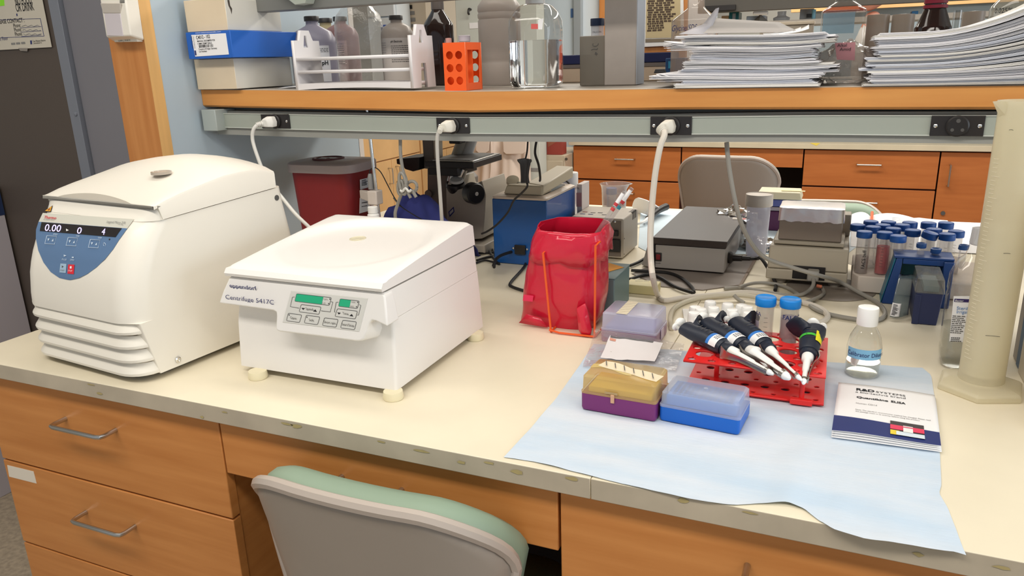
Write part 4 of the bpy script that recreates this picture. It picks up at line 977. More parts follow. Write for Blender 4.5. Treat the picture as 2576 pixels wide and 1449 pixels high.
# person behind the far bench
def person(loc, face, label):
    t = thing('person', loc, label, 'person')
    R_ = Matrix.Translation(loc) @ Matrix.Rotation(face, 4, 'Z')
    skin = mat('skin', rgb(206, 142, 120), 0.55, var=0.06, vscale=20); hair = mat('dark_hair', rgb(34, 30, 34), 0.5, bump=0.3, bscale=120)
    J = {'pel': (0, 0, 1.02, .15, .11), 'wai': (0, 0, 1.2, .14, .1), 'che': (0, .01, 1.42, .17, .12), 'nek': (0, .01, 1.62, .06, .06), 'hd': (0, -.005, 1.70, .055, .055),
         'shl': (-.17, .01, 1.54, .06, .06), 'ell': (-.24, .02, 1.25, .045, .045), 'wrl': (-.2, -.2, 1.12, .032, .032), 'hal': (-.18, -.28, 1.12, .034, .022),
         'shr': (.17, .01, 1.54, .06, .06), 'elr': (.24, .02, 1.25, .045, .045), 'wrr': (.2, -.2, 1.12, .032, .032), 'har': (.18, -.28, 1.12, .034, .022),
         'hil': (-.1, 0, .95, .095, .095), 'knl': (-.11, 0, .52, .065, .065), 'anl': (-.11, .02, .1, .045, .045), 'tol': (-.11, -.13, .045, .04, .035),
         'hir': (.1, 0, .95, .095, .095), 'knr': (.11, 0, .52, .065, .065), 'anr': (.11, .02, .1, .045, .045), 'tor': (.11, -.13, .045, .04, .035)}
    E_ = [('pel', 'wai'), ('wai', 'che'), ('che', 'nek'), ('nek', 'hd'), ('che', 'shl'), ('shl', 'ell'), ('ell', 'wrl'), ('wrl', 'hal'), ('che', 'shr'), ('shr', 'elr'), ('elr', 'wrr'), ('wrr', 'har'),
          ('pel', 'hil'), ('hil', 'knl'), ('knl', 'anl'), ('anl', 'tol'), ('pel', 'hir'), ('hir', 'knr'), ('knr', 'anr'), ('anr', 'tor')]
    ks = list(J); me = bpy.data.meshes.new('body')
    me.from_pydata([J[k][:3] for k in ks], [(ks.index(a), ks.index(c)) for a, c in E_], [])
    o = bpy.data.objects.new('body', me); COL.objects.link(o)
    o.modifiers.new('skin', 'SKIN'); sd = o.modifiers.new('sub', 'SUBSURF'); sd.levels = 2; sd.render_levels = 2
    for i, k in enumerate(ks): me.skin_vertices[0].data[i].radius = J[k][3:]; me.skin_vertices[0].data[i].use_root = (i == 0)
    dg = bpy.context.evaluated_depsgraph_get(); dg.update()
    m2 = bpy.data.meshes.new_from_object(o.evaluated_get(dg)); bpy.data.objects.remove(o)
    m2.materials.clear()
    coat2 = mat('navy_scrubs', rgb(214, 210, 206), 0.8)
    m2.materials.append(skin); m2.materials.append(coat2)
    for p in m2.polygons:
        p.use_smooth = True; c = p.center
        p.material_index = 1 if (c.z < 1.60 and not (c.y < -0.17 and c.z > 1.0)) else 0
    m2.transform(R_ @ Matrix.Identity(4)); m2.transform(Matrix.Translation(-Vector(loc)))
    o = bpy.data.objects.new('body', m2); COL.objects.link(o); o.parent = t; WLOC[o.name] = Vector(loc)
    # head: lofted rings from chin to crown, nose and brow shaped by the rings
    b = MB(); b.M = R_
    prof = [(-.118, .022, .030, -.045), (-.105, .045, .052, -.035), (-.08, .058, .075, -.018), (-.05, .064, .085, -.008), (-.02, .068, .091, 0), (.015, .072, .096, .004), (.05, .074, .099, .006), (.085, .068, .09, .008), (.11, .05, .066, .01), (.125, .02, .03, .012)]
    lp = []
    for dz, rx, ry, cy in prof:
        ring = []
        for i in range(24):
            a = 2*PI*i/24; x, y = rx*math.sin(a), cy-ry*math.cos(a)
            if i in (0,) and -.06 < dz < .03: y -= .022*(1-abs(dz+.035)/.06)
            ring.append((x, y, 1.815+dz))
        lp.append(ring)
    b.loft(lp); hd = b.build('head', skin, t, angle=80)
    for s_ in (-1, 1):
        b = MB(); b.M = R_; b.sphere((s_*.032, -.083, 1.822), .011, 10, 8); b.build('eye', white_g, hd)
        b = MB(); b.M = R_; b.lathe([(.006, 0), (.012, .004), (.020, .009), (.024, .014), (.016, .012), (.006, .006)], (s_*.066, .005, 1.81), 12, (s_, -.2, 0)); b.build('ear', skin, hd)
    b = MB(); b.M = R_; b.tube([(-.022, -.078, 1.752), (0, -.088, 1.75), (.022, -.078, 1.752)], .005, 6); b.build('mouth', mat('lip', rgb(176, 92, 84), 0.5), hd)
    b = MB(); b.M = R_
    b.loft([[(rx*math.sin(2*PI*i/20), cy-ry*math.cos(2*PI*i/20), 1.815+dz) for i in range(20)] for dz, rx, ry, cy in ((-.07, .04, .035, .075), (-.04, .066, .06, .058), (0, .076, .08, .038), (.05, .082, .092, .026), (.085, .078, .095, .016), (.12, .06, .075, .012), (.137, .02, .03, .01))])
    b.build('hair', hair, t, angle=80)
    b = MB(); b.M = R_; b.sphere((0, .145, 1.80), .058, 16, 12, (1, .9, 1)); b.build('hair_bun', hair, t)
c = pyy(2194, 40, 6.1)
person(Vector((c.x, 6.1, 0)), math.radians(-78), 'person with dark tied hair facing left behind the far bench')
c = pyy(1832, 396, 3.45)
make_chair((c.x, 3.75, 0), math.radians(-3), 'grey-shelled lab chair with a green edge standing in the aisle behind the hot plate', c.z-0.868)
c = pyy(2085, 510, 3.22)
make_chair((c.x+.02, 2.93, 0), math.radians(186), 'lab chair behind the open notebook with only its green top showing', c.z-0.862)
# ------------------------------------------------------------------ things on the reagent shelf
ZSH = 1.4
card_c = mat('cream_card', rgb(222, 204, 176), 0.7, var=0.04, vscale=12); card_w = mat('white_card', rgb(214, 210, 200), 0.65, var=0.03)
card_b = mat('blue_card', rgb(34, 98, 190), 0.45, var=0.04)
def carton(F, y0, xb, mf, ms, name, label, zlow=None):
    """F: front px corners (tl, tr, br, bl) on the plane y0; xb: px of the far right top corner on the right face"""
    P4 = [pyy(*p, y0) for p in F]
    x0, x1 = (P4[0].x+P4[3].x)/2, (P4[1].x+P4[2].x)/2
    x0 = max(x0, XP+0.003)
    z1 = (P4[0].z+P4[1].z)/2; z0 = (P4[2].z+P4[3].z)/2 if zlow is None else zlow
    y1 = min(pxx(*xb, x1).y, 2.1)
    t = thing(name, (x0, y0, z0), label, 'box')
    b = MB(); b.box(x0, x1, y0, y1, z0, z1)
    for f in b.b.faces:
        if abs(f.calc_center_median().y-y0) < 1e-4: f.material_index = 1
    b.build('carton', [ms, mf], t, bevel=0.0015)
    b = MB(); b.box(x0+0.004, x1-0.004, y0-0.0008, y0+0.002, z0+0.0005, z0+0.0028); b.build('flap', mf, t)
    return t, x0, x1, y0, y1, z0, z1
tz = zs(-1.5)+0.0008
t1, *g1 = carton([(487, 149), (587, 147), (596, 222), (498, 224)], 1.533, (728, 136), card_c, card_w, 'cream_carton', 'plain cream carton under the blue box at the left end of the shelf', tz)
t2, *g2 = carton([(464, 82), (579, 76), (585, 141), (477, 144)], 1.502, (744, 66), card_b, card_b, 'blue_carton', 'bright blue carton with a white printed label between two cream cartons', g1[5]+0.0008)
t3, *g3 = carton([(459, 0), (562, -4), (575, 66), (473, 77)], 1.510, (708, 64), card_c, card_w, 'cream_carton', 'cream carton with a torn top edge stacked on the blue carton', g2[5]+0.0008)
b = MB(); tp = lambda x, y: pxx(x, y, g3[1]+0.0007)
b.f([b.v(tp(*p)) for p in ((572, 0), (577, 0), (579, 14), (584, 22), (583, 36), (580, 24), (575, 14))]); b.build('tear', mat('tear_dark', rgb(72, 64, 56), 0.8), t3, smooth=False)
yl = g2[2]-0.0012; lb = lambda x, y: pyy(x, y, yl)
b = MB(); b.prism([lb(480.5, 88), (lb(567.5, 83.5)), lb(575.5, 137), lb(491, 142.5)], (0, 0.001, 0)); lbl = b.build('label', paper, t2, bevel=0.0003)
ud = lb(480.5, 88)-lb(491, 142.5)
for s_, a_, c_, h_ in (('C4012 - 102', (494.5, 99), (529, 95.5), .0085), ('MANUAL DECRIMPER FOR', (497, 106), (541.5, 102.8), .0042), ('11MM CRIMP SEALS', (498, 112.5), (533.5, 110), .0042), ('Country of Origin: Germany', (500.5, 126), (546.5, 123), .0042), ('Lot Number:', (501.5, 131.8), (521.5, 130.5), .0042)):
    fit_text(s_, lb(*a_), lb(*c_), ud, h_, ink, lbl, lift=0.0006, bold=0.01)
fit_text('NATIONAL', lb(487, 122), lb(483, 90), (-1, 0, .1), .004, ink, lbl, lift=0.0006)
fit_text('SCIENTIFIC', lb(492, 122), lb(488, 91), (-1, 0, .1), .0035, grey_m, lbl, lift=0.0006)
b = MB(); r_ = random.Random(5)
for i in range(18):
    x = 500.5+i*2.05; wd = r_.choice((.6, 1.0, 1.4)); y = 113.2-(i*0.125)
    b.f([b.v(lb(*p)-Vector((0, .0004, 0))) for p in ((x, y), (x+wd, y), (x+wd+.5, y+7), (x+.5, y+7))])
b.build('barcode', ink, lbl, smooth=False)
b = MB(); b.f([b.v(lb(*p)-Vector((0, .0004, 0))) for p in ((489, 127), (493, 127), (495, 139), (491, 139))]); b.build('logo', ink_b, lbl, smooth=False)
fit_text('www.nationalscientific.com', pyy(492, 84.5, g2[2]-.0002), pyy(556, 81, g2[2]-.0002), ud, .0032, paper, t2, lift=0.0006)
for i, (px0, py0, px1, py1) in enumerate(((636, 217, 720, 222), (672, 209, 748, 218), (690, 206, 735, 212))):
    pass
for i, (x, y, a, w_, h_, cl) in enumerate(((-1.325, 1.66, .3, .09, .05, paper), (-1.29, 1.70, -.2, .08, .05, grey_l), (-1.27, 1.66, .5, .07, .045, paper))):
    b = MB(); b.M = Matrix.Translation((x, y, zs(x)+.001+i*.0025)) @ Matrix.Rotation(a, 4, 'Z')
    b.grid(lambda u, v_: ((u-.5)*w_, (v_-.5)*h_, .0025*(1-math.cos(6*u))*.5+.002*v_), 6, 2)
    tag(b.build('paper_slip', cl, None, solid=0.0008), ('loose white printed slip on the shelf, leftmost of three', 'grey slip lying across the loose papers beside the white rack', 'small white slip nearest the white tube rack')[i], 'paper', 'loose slips on the shelf')

# white test tube rack
rw = mat('rack_white', rgb(226, 222, 222), 0.42)
yR = 1.562; xl = pyy(747, 215, yR).x; xr_ = pyy(1037, 215, yR).x
zb = zs((xl+xr_)/2)+.0025; dR = 0.105
def zpx(x, y): return pyy(x, y, yR).z
t = thing('tube_rack', ((xl+xr_)/2, yR, zb), 'white three-tier test tube rack with handled end plates', 'rack')
hs = zpx(1032, 88)-zb; ht = zpx(1062, 58)-zb
for k, xx in enumerate((xl, xr_)):
    o_ = [(0, 0), (.036, 0), (.040, .055), (.062, .055), (.066, 0), (dR, 0), (dR-.006, hs), (.075, hs), (.062, ht), (.030, ht), (.022, hs), (0, hs)]
    hol = [[(.036, hs-.016), (.058, hs-.016), (.051, ht-.012), (.042, ht-.012)]]
    if k == 0: o_ = [(0, 0), (dR, 0)]+o_[6:]
    plate(o_, hol, .008, lambda u, v_, w_, xx=xx: (xx+w_, yR+u, zb+v_), 'end_plate', rw, t)
ztr = [zpx(890, 140)-.004, zpx(890, 174)-.004, zb+.010]
for k, z in enumerate(ztr):
    hol = [circ((i+.5)*(xr_-xl)/6, (.27, .73)[j]*dR, .0135) for i in range(6) for j in range(2)] if k < 2 else [circ((i+.5)*(xr_-xl)/6, (.27, .73)[j]*dR, .006) for i in range(6) for j in range(2)]
    th = (.0075, .0075, .009)[k]
    plate([(0.003, .002), (xr_-xl-.003, .002), (xr_-xl-.003, dR-.002), (.003, dR-.002)], hol, th, lambda u, v_, w_, z=z: (xl+u, yR+v_, z+w_+(.003*math.sin(PI*u/(xr_-xl)) if z < zb+.02 else 0)), 'tier', rw, t)
b = MB(); b.loft([[(xl+.004+(xr_-xl-.008)*i/10, yR+.0005, zb+.0145), (xl+.004+(xr_-xl-.008)*i/10, yR+.005, zb+.0145), (xl+.004+(xr_-xl-.008)*i/10, yR+.005, zb+.0005+.0035*math.sin(PI*i/10)), (xl+.004+(xr_-xl-.008)*i/10, yR+.0005, zb+.0005+.0035*math.sin(PI*i/10))] for i in range(11)]); b.build('front_skirt', rw, t)

# orange four-way rack
org = mat('orange_plastic', rgb(246, 96, 30), 0.38, sss=0.1)
C0 = pyy(1174, 228, 1.562); C0.z = zs(C0.x)+.0006
ang = math.radians(27.7); rv = Vector((math.cos(ang), math.sin(ang), 0)); fv = Vector((-math.sin(ang), math.cos(ang), 0)); a27 = math.radians(27)
u1 = (-rv*math.cos(a27)+fv*math.sin(a27)); u2 = (rv*math.sin(a27)+fv*math.cos(a27))
H = pyy(1162, 106, 1.562).z-C0.z; w1, w2 = .054, .085
t = thing('tube_block', C0, 'bright orange four-way tube rack with round holes at the shelf edge', 'rack')
plate([(0, 0), (w1, 0), (w1, H), (0, H)], [circ((.3, .72)[i]*w1, H*(.21+.265*j), .0088) for i in range(2) for j in range(3)], .003, lambda u, v_, w_: C0+u1*u+u2*(.0015+w_)+Vector((0, 0, v_)), 'side_wall', org, t)
plate([(0, 0), (w1, 0), (w1, H), (0, H)], [circ((.3, .72)[i]*w1, H*(.21+.265*j), .0088) for i in range(2) for j in range(3)], .003, lambda u, v_, w_: C0+u1*u+u2*(w2-.0015+w_)+Vector((0, 0, v_)), 'side_wall', org, t)
fr_o = [(0.003, 0), (w2-.003, 0), (w2-.003, H), (0.003, H)]; fr_h = [(.012, .016), (w2-.012, .016), (w2-.012, H-.016), (.012, H-.016)]
plate(fr_o, [fr_h], .003, lambda u, v_, w_: C0+u2*u+u1*(.0015+w_)+Vector((0, 0, v_)), 'open_frame', org, t)
plate(fr_o, [circ(w2*.68, H*(.23+.26*j), .007) for j in range(3)], .003, lambda u, v_, w_: C0+u2*u+u1*(w1-.0015+w_)+Vector((0, 0, v_)), 'back_wall', org, t)
b = MB(); q_ = [C0+u1*.003+u2*.003, C0+u1*.003+u2*(w2-.003), C0+u1*(w1-.003)+u2*(w2-.003), C0+u1*(w1-.003)+u2*.003]
b.prism([p+Vector((0, 0, H-.003)) for p in q_], (0, 0, .003)); b.prism([p+Vector((0, 0, .001)) for p in q_], (0, 0, .003)); b.build('end_wall', org, t)
b = MB(); b.prism([C0+u1*.003+u2*w2*.5, C0+u1*(w1-.003)+u2*w2*.5, C0+u1*(w1-.003)+u2*(w2*.5+.002), C0+u1*.003+u2*(w2*.5+.002)], (0, 0, H-.003)); b.build('divider', org, t)

# bottles
def bottle(x, y, prof, m, name, label, cat='bottle', z=None, n=32, parts=()):
    z = zs(x)+.0006 if z is None else z
    t = thing(name, (x, y, z), label, cat)
    b = MB(); b.lathe(prof, (x, y, z), n, cap1=False); b.build('body', m, t, angle=50)
    for nm, pr_, mm in parts:
        b = MB(); b.lathe(pr_, (x, y, z), n); b.build(nm, mm, t, angle=40)
    return t, x, y, z
def wrap(t, x, y, z, r, a0, a1, z0, z1, m, name='label', n=14, parent=None):
    """label band around a round bottle; angles in degrees, 0 = towards -Y, + to the right"""
    b = MB(); b.grid(lambda u, v_: (x+r*math.sin(math.radians(lerp(a0, a1, u))), y-r*math.cos(math.radians(lerp(a0, a1, u))), z+lerp(z0, z1, v_)), n, 1)
    return b.build(name, m, parent or t)
def wtext(s, par, x, y, z, r, a0, h, zt, m, sx=1.0, name='lettering', bold=0.0):
    """text around a cylinder starting at angle a0 (deg)"""
    return text(s, h/0.72, m, par, to3d=lambda u, v_, w_: (x+(r+.0006)*math.sin(math.radians(a0)+u/r), y-(r+.0006)*math.cos(math.radians(a0)+u/r), z+zt+v_), name=name, depth=0.0, sx=sx, bold=bold)
def wlines(par, x, y, z, r, a0, a1, zt, gap, n, m=None, seed=0, th=.0012):
    rr = random.Random(seed); b = MB()
    for i in range(n):
        a = a0
        while a < a1-2:
            e = min(a1, a+rr.uniform(3, 9)); zz = z+zt-gap*i
            q_ = []
            for aa, z_ in ((a, zz), (e, zz), (e, zz-th), (a, zz-th)):
                ar = math.radians(aa); q_.append(b.v((x+(r+.0006)*math.sin(ar), y-(r+.0006)*math.cos(ar), z_)))
            b.f(q_); a = e+1.5
    return b.build('print_lines', m or ink, par, smooth=False)
def place(px_, py_, Y): return pyy(px_, py_, Y)
def rad(px0, px1, Y, py_=120): return (pyy(px1, py_, Y)-pyy(px0, py_, Y)).length/2*.97
def hpx(px_, py_, Y): return pyy(px_, py_, Y).z
pe = lambda nm, cl, hz_=.8: thin(nm, (.9, .9, .92), .95, .3, hz_, cl, .5)
lil = pe('milky_lilac', rgb(176, 172, 190), .9); yel = pe('milky_yellow', rgb(196, 184, 150), .9); pnk = pe('milky_pink', rgb(176, 140, 142), .9); gry = pe('milky_grey', rgb(182, 172, 164), .88)
lab = mat('pale_label', rgb(206, 206, 212), .6)
def hdpe(px0, px1, capx0, capx1, capy0, capy1, Y, m, name, label):
    cx = (capx0+capx1)/2; p = place(cx, 120, Y); x = p.x; z = zs(x)+.0006
    r = rad(px0, px1, Y); rc = rad(capx0, capx1, Y); h1 = hpx(cx, capy0, Y)-z; h0 = hpx(cx, capy1, Y)-z; rn = rc*.82
    hsd = h0-(r-rn)*1.05
    return bottle(x, Y, [(r*.9, 0), (r, .004), (r, hsd*.92), (r*.97, hsd), (r*.8, hsd+(h0-hsd)*.42), (rn*1.15, hsd+(h0-hsd)*.75), (rn, h0-.008), (rn, h0+.004)], m, name, label,
                  parts=(('cap', [(rc, h0), (rc, h1-.002), (rc*.94, h1), (.0005, h1)], blk),)), r, hsd
(t, x, y, z), r, hh = hdpe(742, 838, 775, 806, 40.5, 53, 1.80, lil, 'buffer_bottle', 'lilac-grey plastic buffer bottle labelled pH with a black cap behind the white rack')
k_ = wrap(t, x, y, z, r+.0006, -60, 75, .01, hh*.86, lab)
wtext('pH', k_, x, y, z, r+.0008, 52, .011, hh*.45, ink, bold=.03); wlines(k_, x, y, z, r+.0008, 35, 72, hh*.8, .004, 3)
(t, x, y, z), r, hh = hdpe(790, 868, 809.5, 839, 45.5, 57, 1.95, yel, 'buffer_bottle', 'cream tinted plastic bottle with a black cap behind the lilac-grey one')
k_ = wrap(t, x, y, z, r+.0006, -60, 60, .01, hh*.86, lab); wlines(k_, x, y, z, r+.0008, -50, 55, hh*.8, .006, 8, seed=2)
(t, x, y, z), r, hh = hdpe(826, 900, 846.5, 876, 41.5, 53, 1.93, pnk, 'buffer_bottle', 'pink tinted plastic buffer bottle with a black cap beside the clear bell bottle')
k_ = wrap(t, x, y, z, r+.0006, -70, 50, .01, hh*.86, mat('pink_label', rgb(196, 160, 160), .6)); wlines(k_, x, y, z, r+.0008, -65, 40, hh*.8, .006, 10, seed=3)
(t, x, y, z), r, hh = hdpe(965, 1037, 985.5, 1016, 38.5, 50, 1.84, gry, 'electrode_bottle', 'grey plastic bottle labelled pH Electrode with a black cap')
k_ = wrap(t, x, y, z, r+.0006, -40, 75, .01, hh*.88, mat('grey_label', rgb(186, 178, 172), .6))
wtext('pH Electrode', k_, x, y, z, r+.0008, 8, .005, hh*.80, ink, bold=.02, sx=.8); wlines(k_, x, y, z, r+.0008, 8, 70, hh*.74, .005, 9, seed=4); wlines(k_, x, y, z, r+.0008, -38, -12, hh*.8, .006, 7, m=grey_m, seed=5)
# bell bottle
Y = 1.80; p = place(907, 120, Y); x = p.x; z = zs(x)+.0006; r = rad(855, 960, Y, 150)
h60 = hpx(907, 60, Y)-z; h20 = hpx(907, 17, Y)-z
bottle(x, Y, [(r*.92, .0), (r, .006), (r, h60*.86), (r*.985, h60), (r*.9, h60+(h20-h60)*.5), (r*.62, h20), (r*.38, h20+.012), (r*.3, h20+.03), (r*.3, h20+.05)], thin('wet_glass', (.93, .94, .93), .93, .08, .12, rgb(190, 186, 180), 1.4, bump=.5, bscale=90), 'bell_bottle', 'large clear bell-shouldered bottle with droplets behind the white rack', n=40,
       parts=(('base', [(r*.9, .0015), (r*.9, .008), (.0005, .009)], mat('glass_base', rgb(150, 140, 130), .3)),))
b = MB(); p = place(968, 72, 2.0); z = zs(p.x)+.0006; h_ = p.z-z
tvi = thing('vial', (p.x, 2.0, z), 'slim vial with a navy cap right of the bell bottle', 'vial')
b.lathe([(.008, 0), (.009, .003), (.009, h_-.006)], (p.x, 2.0, z), 14, cap1=False); b.build('body', frost, tvi)
b = MB(); b.lathe([(.011, h_-.006), (.011, h_+.01), (.001, h_+.011)], (p.x, 2.0, z), 14); b.build('cap', mat('navy_cap', rgb(36, 60, 118), .45), tvi)
# amber bottle
amb = mat('amber_glass', rgb(46, 24, 20), .08, trans=.55, ior=1.5)
Y = 1.86; p = place(1106, 120, Y); x = p.x; z = zs(x)+.0006; r = rad(1073, 1142, Y, 70); rn = rad(1090, 1118, Y, 20); h7 = hpx(1106, 66, Y)-z; h3 = hpx(1106, 30, Y)-z; h0 = hpx(1106, 5, Y)-z
bottle(x, Y, [(r*.92, 0), (r, .005), (r, h7), (r*.93, h7+.008), (rn*1.3, h3-.004), (rn, h3+.004), (rn, h0)], amb, 'amber_bottle', 'dark amber glass bottle standing behind the end of the white rack',
       parts=(('neck_band', [(rn*1.05, h3+.006), (rn*1.05, h0+.012), (.001, h0+.012)], mat('neck_grey', rgb(92, 84, 80), .3)),))
# things behind the orange rack
p = place(1128, 96, 1.72); z = zs(p.x)+.0006; h_ = p.z-z; tp_ = thing('pink_tube', (p.x, 1.72, z), 'slim tube with a pale pink cap behind the orange rack', 'tube')
b = MB(); b.lathe([(.006, 0), (.007, .003), (.007, h_-.012)], (p.x, 1.72, z), 14, cap1=False); b.build('body', frost, tp_)
b = MB(); b.lathe([(.0075, h_-.012), (.0075, h_), (.001, h_+.0005)], (p.x, 1.72, z), 14); b.build('cap', mat('pale_pink', rgb(216, 160, 150), .5), tp_)
p = place(1168, 89, 1.76); z = zs(p.x)+.0006; h_ = p.z-z; tp_ = thing('small_bottle', (p.x, 1.76, z), 'small bottle with a lilac-white cap behind the orange rack', 'bottle')
b = MB(); b.lathe([(.016, 0), (.017, .003), (.017, h_-.02), (.012, h_-.014)], (p.x, 1.76, z), 18, cap1=False); b.build('body', frost, tp_)
b = MB(); b.lathe([(.0145, h_-.014), (.0145, h_-.001), (.013, h_), (.001, h_)], (p.x, 1.76, z), 18); b.build('cap', mat('lilac_white', rgb(196, 188, 196), .5), tp_)
# plastic jug
Y = 1.87; p = place(1258, 120, Y); x = p.x; z = zs(x)+.0006; r = rad(1208, 1308, Y, 120); hv = lambda yy: hpx(1258, yy, Y)-z
bottle(x, Y, [(r*.9, 0), (r*.97, .006), (r*.97, hv(158)), (r*.94, hv(154)), (r*.97, hv(150)), (r, hv(140)), (r, hv(52)), (r*.95, hv(48)), (r, hv(44)), (r*1.01, hv(36)), (r*.96, hv(31)), (r*1.01, hv(26)), (r*.99, hv(14)), (r*.8, hv(0)), (r*.5, hv(-14)), (r*.4, hv(-30))],
       pe('milky_jug', rgb(186, 176, 168), .82), 'plastic_jug', 'tall milky plastic jug with ribbed bands behind the square water bottle', cat='jug', n=40)
# square bottle with water
Y0 = 1.640; x0, x1 = pyy(1272, 150, Y0).x, pyy(1383, 150, Y0).x
xc, dp = (x0+x1)/2, (x1-x0); z = zs(xc)+.0006
hv = lambda yy: pyy(1330, yy, Y0).z-z
t = thing('square_bottle', (xc, Y0+dp/2, z), 'square clear plastic bottle half full of water with a tiny red label', 'bottle')
def sqb(zz, sc, r): return rrect(xc-dp/2*sc, xc+dp/2*sc, Y0+dp/2-dp/2*sc, Y0+dp/2+dp/2*sc, r, z+zz, 5)
b = MB(); b.loft([sqb(0, .86, .02), sqb(.005, .95, .022), sqb(.016, 1, .022), sqb(hv(75), 1, .022), sqb(hv(50), .985, .024), sqb(hv(28), .87, .03), sqb(hv(12), .68, .03), sqb(hv(8), .55, .028), sqb(hv(6), .45, .026)], cap1=False); b.build('body', clear_d, t, angle=50)
wl = hv(101)
water = mat('water', (.96, .97, .98, 1), 0.0, trans=1.0, ior=1.33)
b = MB(); b.loft([sqb(.003, .84, .02), sqb(.008, .93, .021), sqb(.017, .975, .021), sqb(wl, .975, .021)]); b.build('water', water, t, angle=50)
b = MB(); b.loft([sqb(hv(6), .42, .024), sqb(hv(-14), .42, .024)]); b.build('cap', white, t)
lq = lambda x, y: pyy(x, y, Y0-.0008)
b = MB(); b.prism([lq(1336, 60), lq(1353, 60), lq(1353, 73), lq(1336, 73)], (0, .0005, 0)); b.build('red_label', mat('faded_red', rgb(214, 96, 92), .6), t)
b = MB(); b.prism([lq(1353, 50), lq(1367, 46), lq(1364, 74), lq(1354, 74)], (0, .0005, 0)); b.build('tape', paper, t)
# translucent sleeve with tube behind
Y = 1.745; x0, x1 = pyy(1458, 150, Y).x, pyy(1522, 150, Y).x; z = zs(x0)+.0006
t = thing('plastic_sleeve', ((x0+x1)/2, Y, z), 'smoky translucent sleeve with faint pen marks beside the grey carton', 'box')
b = MB(); b.box(x0, x1, Y, Y+.05, z, pyy(1490, 90, Y).z); b.build('sleeve', thin('smoky_sleeve', (.6, .58, .55), .9, .3, .75, rgb(150, 142, 130), .4), t, bevel=.002)
for s_, a_, c_, h_ in (('C', (1503, 117), (1490, 116), .014), ('7', (1503, 126), (1488, 126), .012), ('t', (1500, 136), (1498, 137), .012)):
    b = MB()
    if s_ == 'C': b.tube([pyy(*p, Y-.001) for p in ((1492, 109), (1491, 114), (1496, 116), (1503, 114), (1505, 109))], .0007, 5)
    elif s_ == '7': b.tube([pyy(*p, Y-.001) for p in ((1487, 126), (1494, 123), (1501, 124), (1503, 121))], .0007, 5)
    else: b.tube([pyy(*p, Y-.001) for p in ((1496, 135), (1503, 136), (1498, 131), (1500, 139))], .0007, 5)
    b.build('pen_mark', grey_d, t)
cap_n = mat('dark_navy_cap', rgb(26, 42, 72), .4)
p = place(1503, 65, 1.83); z = zs(p.x)+.0006; h_ = p.z-z; r = rad(1486, 1521, 1.83, 60)
t = thing('capped_tube', (p.x, 1.83, z), 'upright tube with a dark navy cap behind the smoky sleeve', 'tube')
b = MB(); b.lathe([(r*.9, 0), (r*.9, h_)], (p.x, 1.83, z), 20, cap1=False); b.build('body', frost, t)
b = MB(); b.lathe([(r, h_), (r, h_+.015), (r*.95, h_+.0165), (.001, h_+.0165)], (p.x, 1.83, z), 24); b.build('cap', cap_n, t)
wtext('FALCON', t, p.x, 1.83, z, r*.9, -30, .004, h_-.016, ink)
# grey carton
Y = 1.742; a, c = pyy(1520, 150, Y), pyy(1600, 150, Y); z = zs(a.x)+.0006
t = thing('grey_carton', ((a.x+c.x)/2, Y, z), 'tall plain grey carton standing mid shelf left of the paper piles', 'box')
b = MB(); b.box(a.x, c.x, Y, Y+.075, z, z+.30); b.build('carton', mat('grey_board', rgb(164, 154, 146), .6, var=.04, vscale=30), t, bevel=.002)
b = MB(); b.box(c.x, c.x+.0008, Y+.002, Y+.073, z+.001, z+.299); b.build('side_face', mat('silver_board', rgb(176, 182, 192), .45), t)
# navy box
Y = 2.0; a, c = pyy(1400, 160, Y), pyy(1692, 160, Y); z = zs(a.x)+.0006
t = thing('navy_box', ((a.x+c.x)/2, Y, z), 'long low box with a navy lid and cream base at the back of the shelf', 'box')
zm = pyy(1430, 172, Y).z; zt_ = pyy(1430, 139, Y).z
b = MB(); b.box(a.x, c.x, Y, Y+.07, z, zm); b.build('base', mat('box_cream', rgb(206, 186, 164), .6), t, bevel=.002)
b = MB(); b.box(a.x-.001, c.x+.001, Y-.001, Y+.071, zm, zm+.009); b.build('band', mat('band_grey', rgb(120, 112, 108), .5), t)
b = MB(); b.box(a.x-.001, c.x+.001, Y-.001, Y+.071, zm+.0095, zt_); b.build('lid', mat('navy_lid', rgb(28, 38, 84), .45), t, bevel=.002)
Y = 1.93; a, c = pyy(1674, 150, Y), pyy(1702, 150, Y); z = zs(a.x)+.0006
t = thing('blue_bin', (a.x, Y, z), 'small blue bin with a cyan window left of the paper pile', 'bin')
b = MB(); b.box(a.x, c.x+.02, Y, Y+.05, z, pyy(1690, 146, Y).z); b.build('body', mat('bin_blue', rgb(36, 76, 128), .4), t, bevel=.002)
b = MB(); b.prism([pyy(1681, 154, Y-.001), pyy(1689, 154, Y-.001), pyy(1689, 172, Y-.001), pyy(1681, 172, Y-.001)], (0, .0008, 0)); b.build('window', mat('cyan', rgb(60, 160, 204), .4), t)
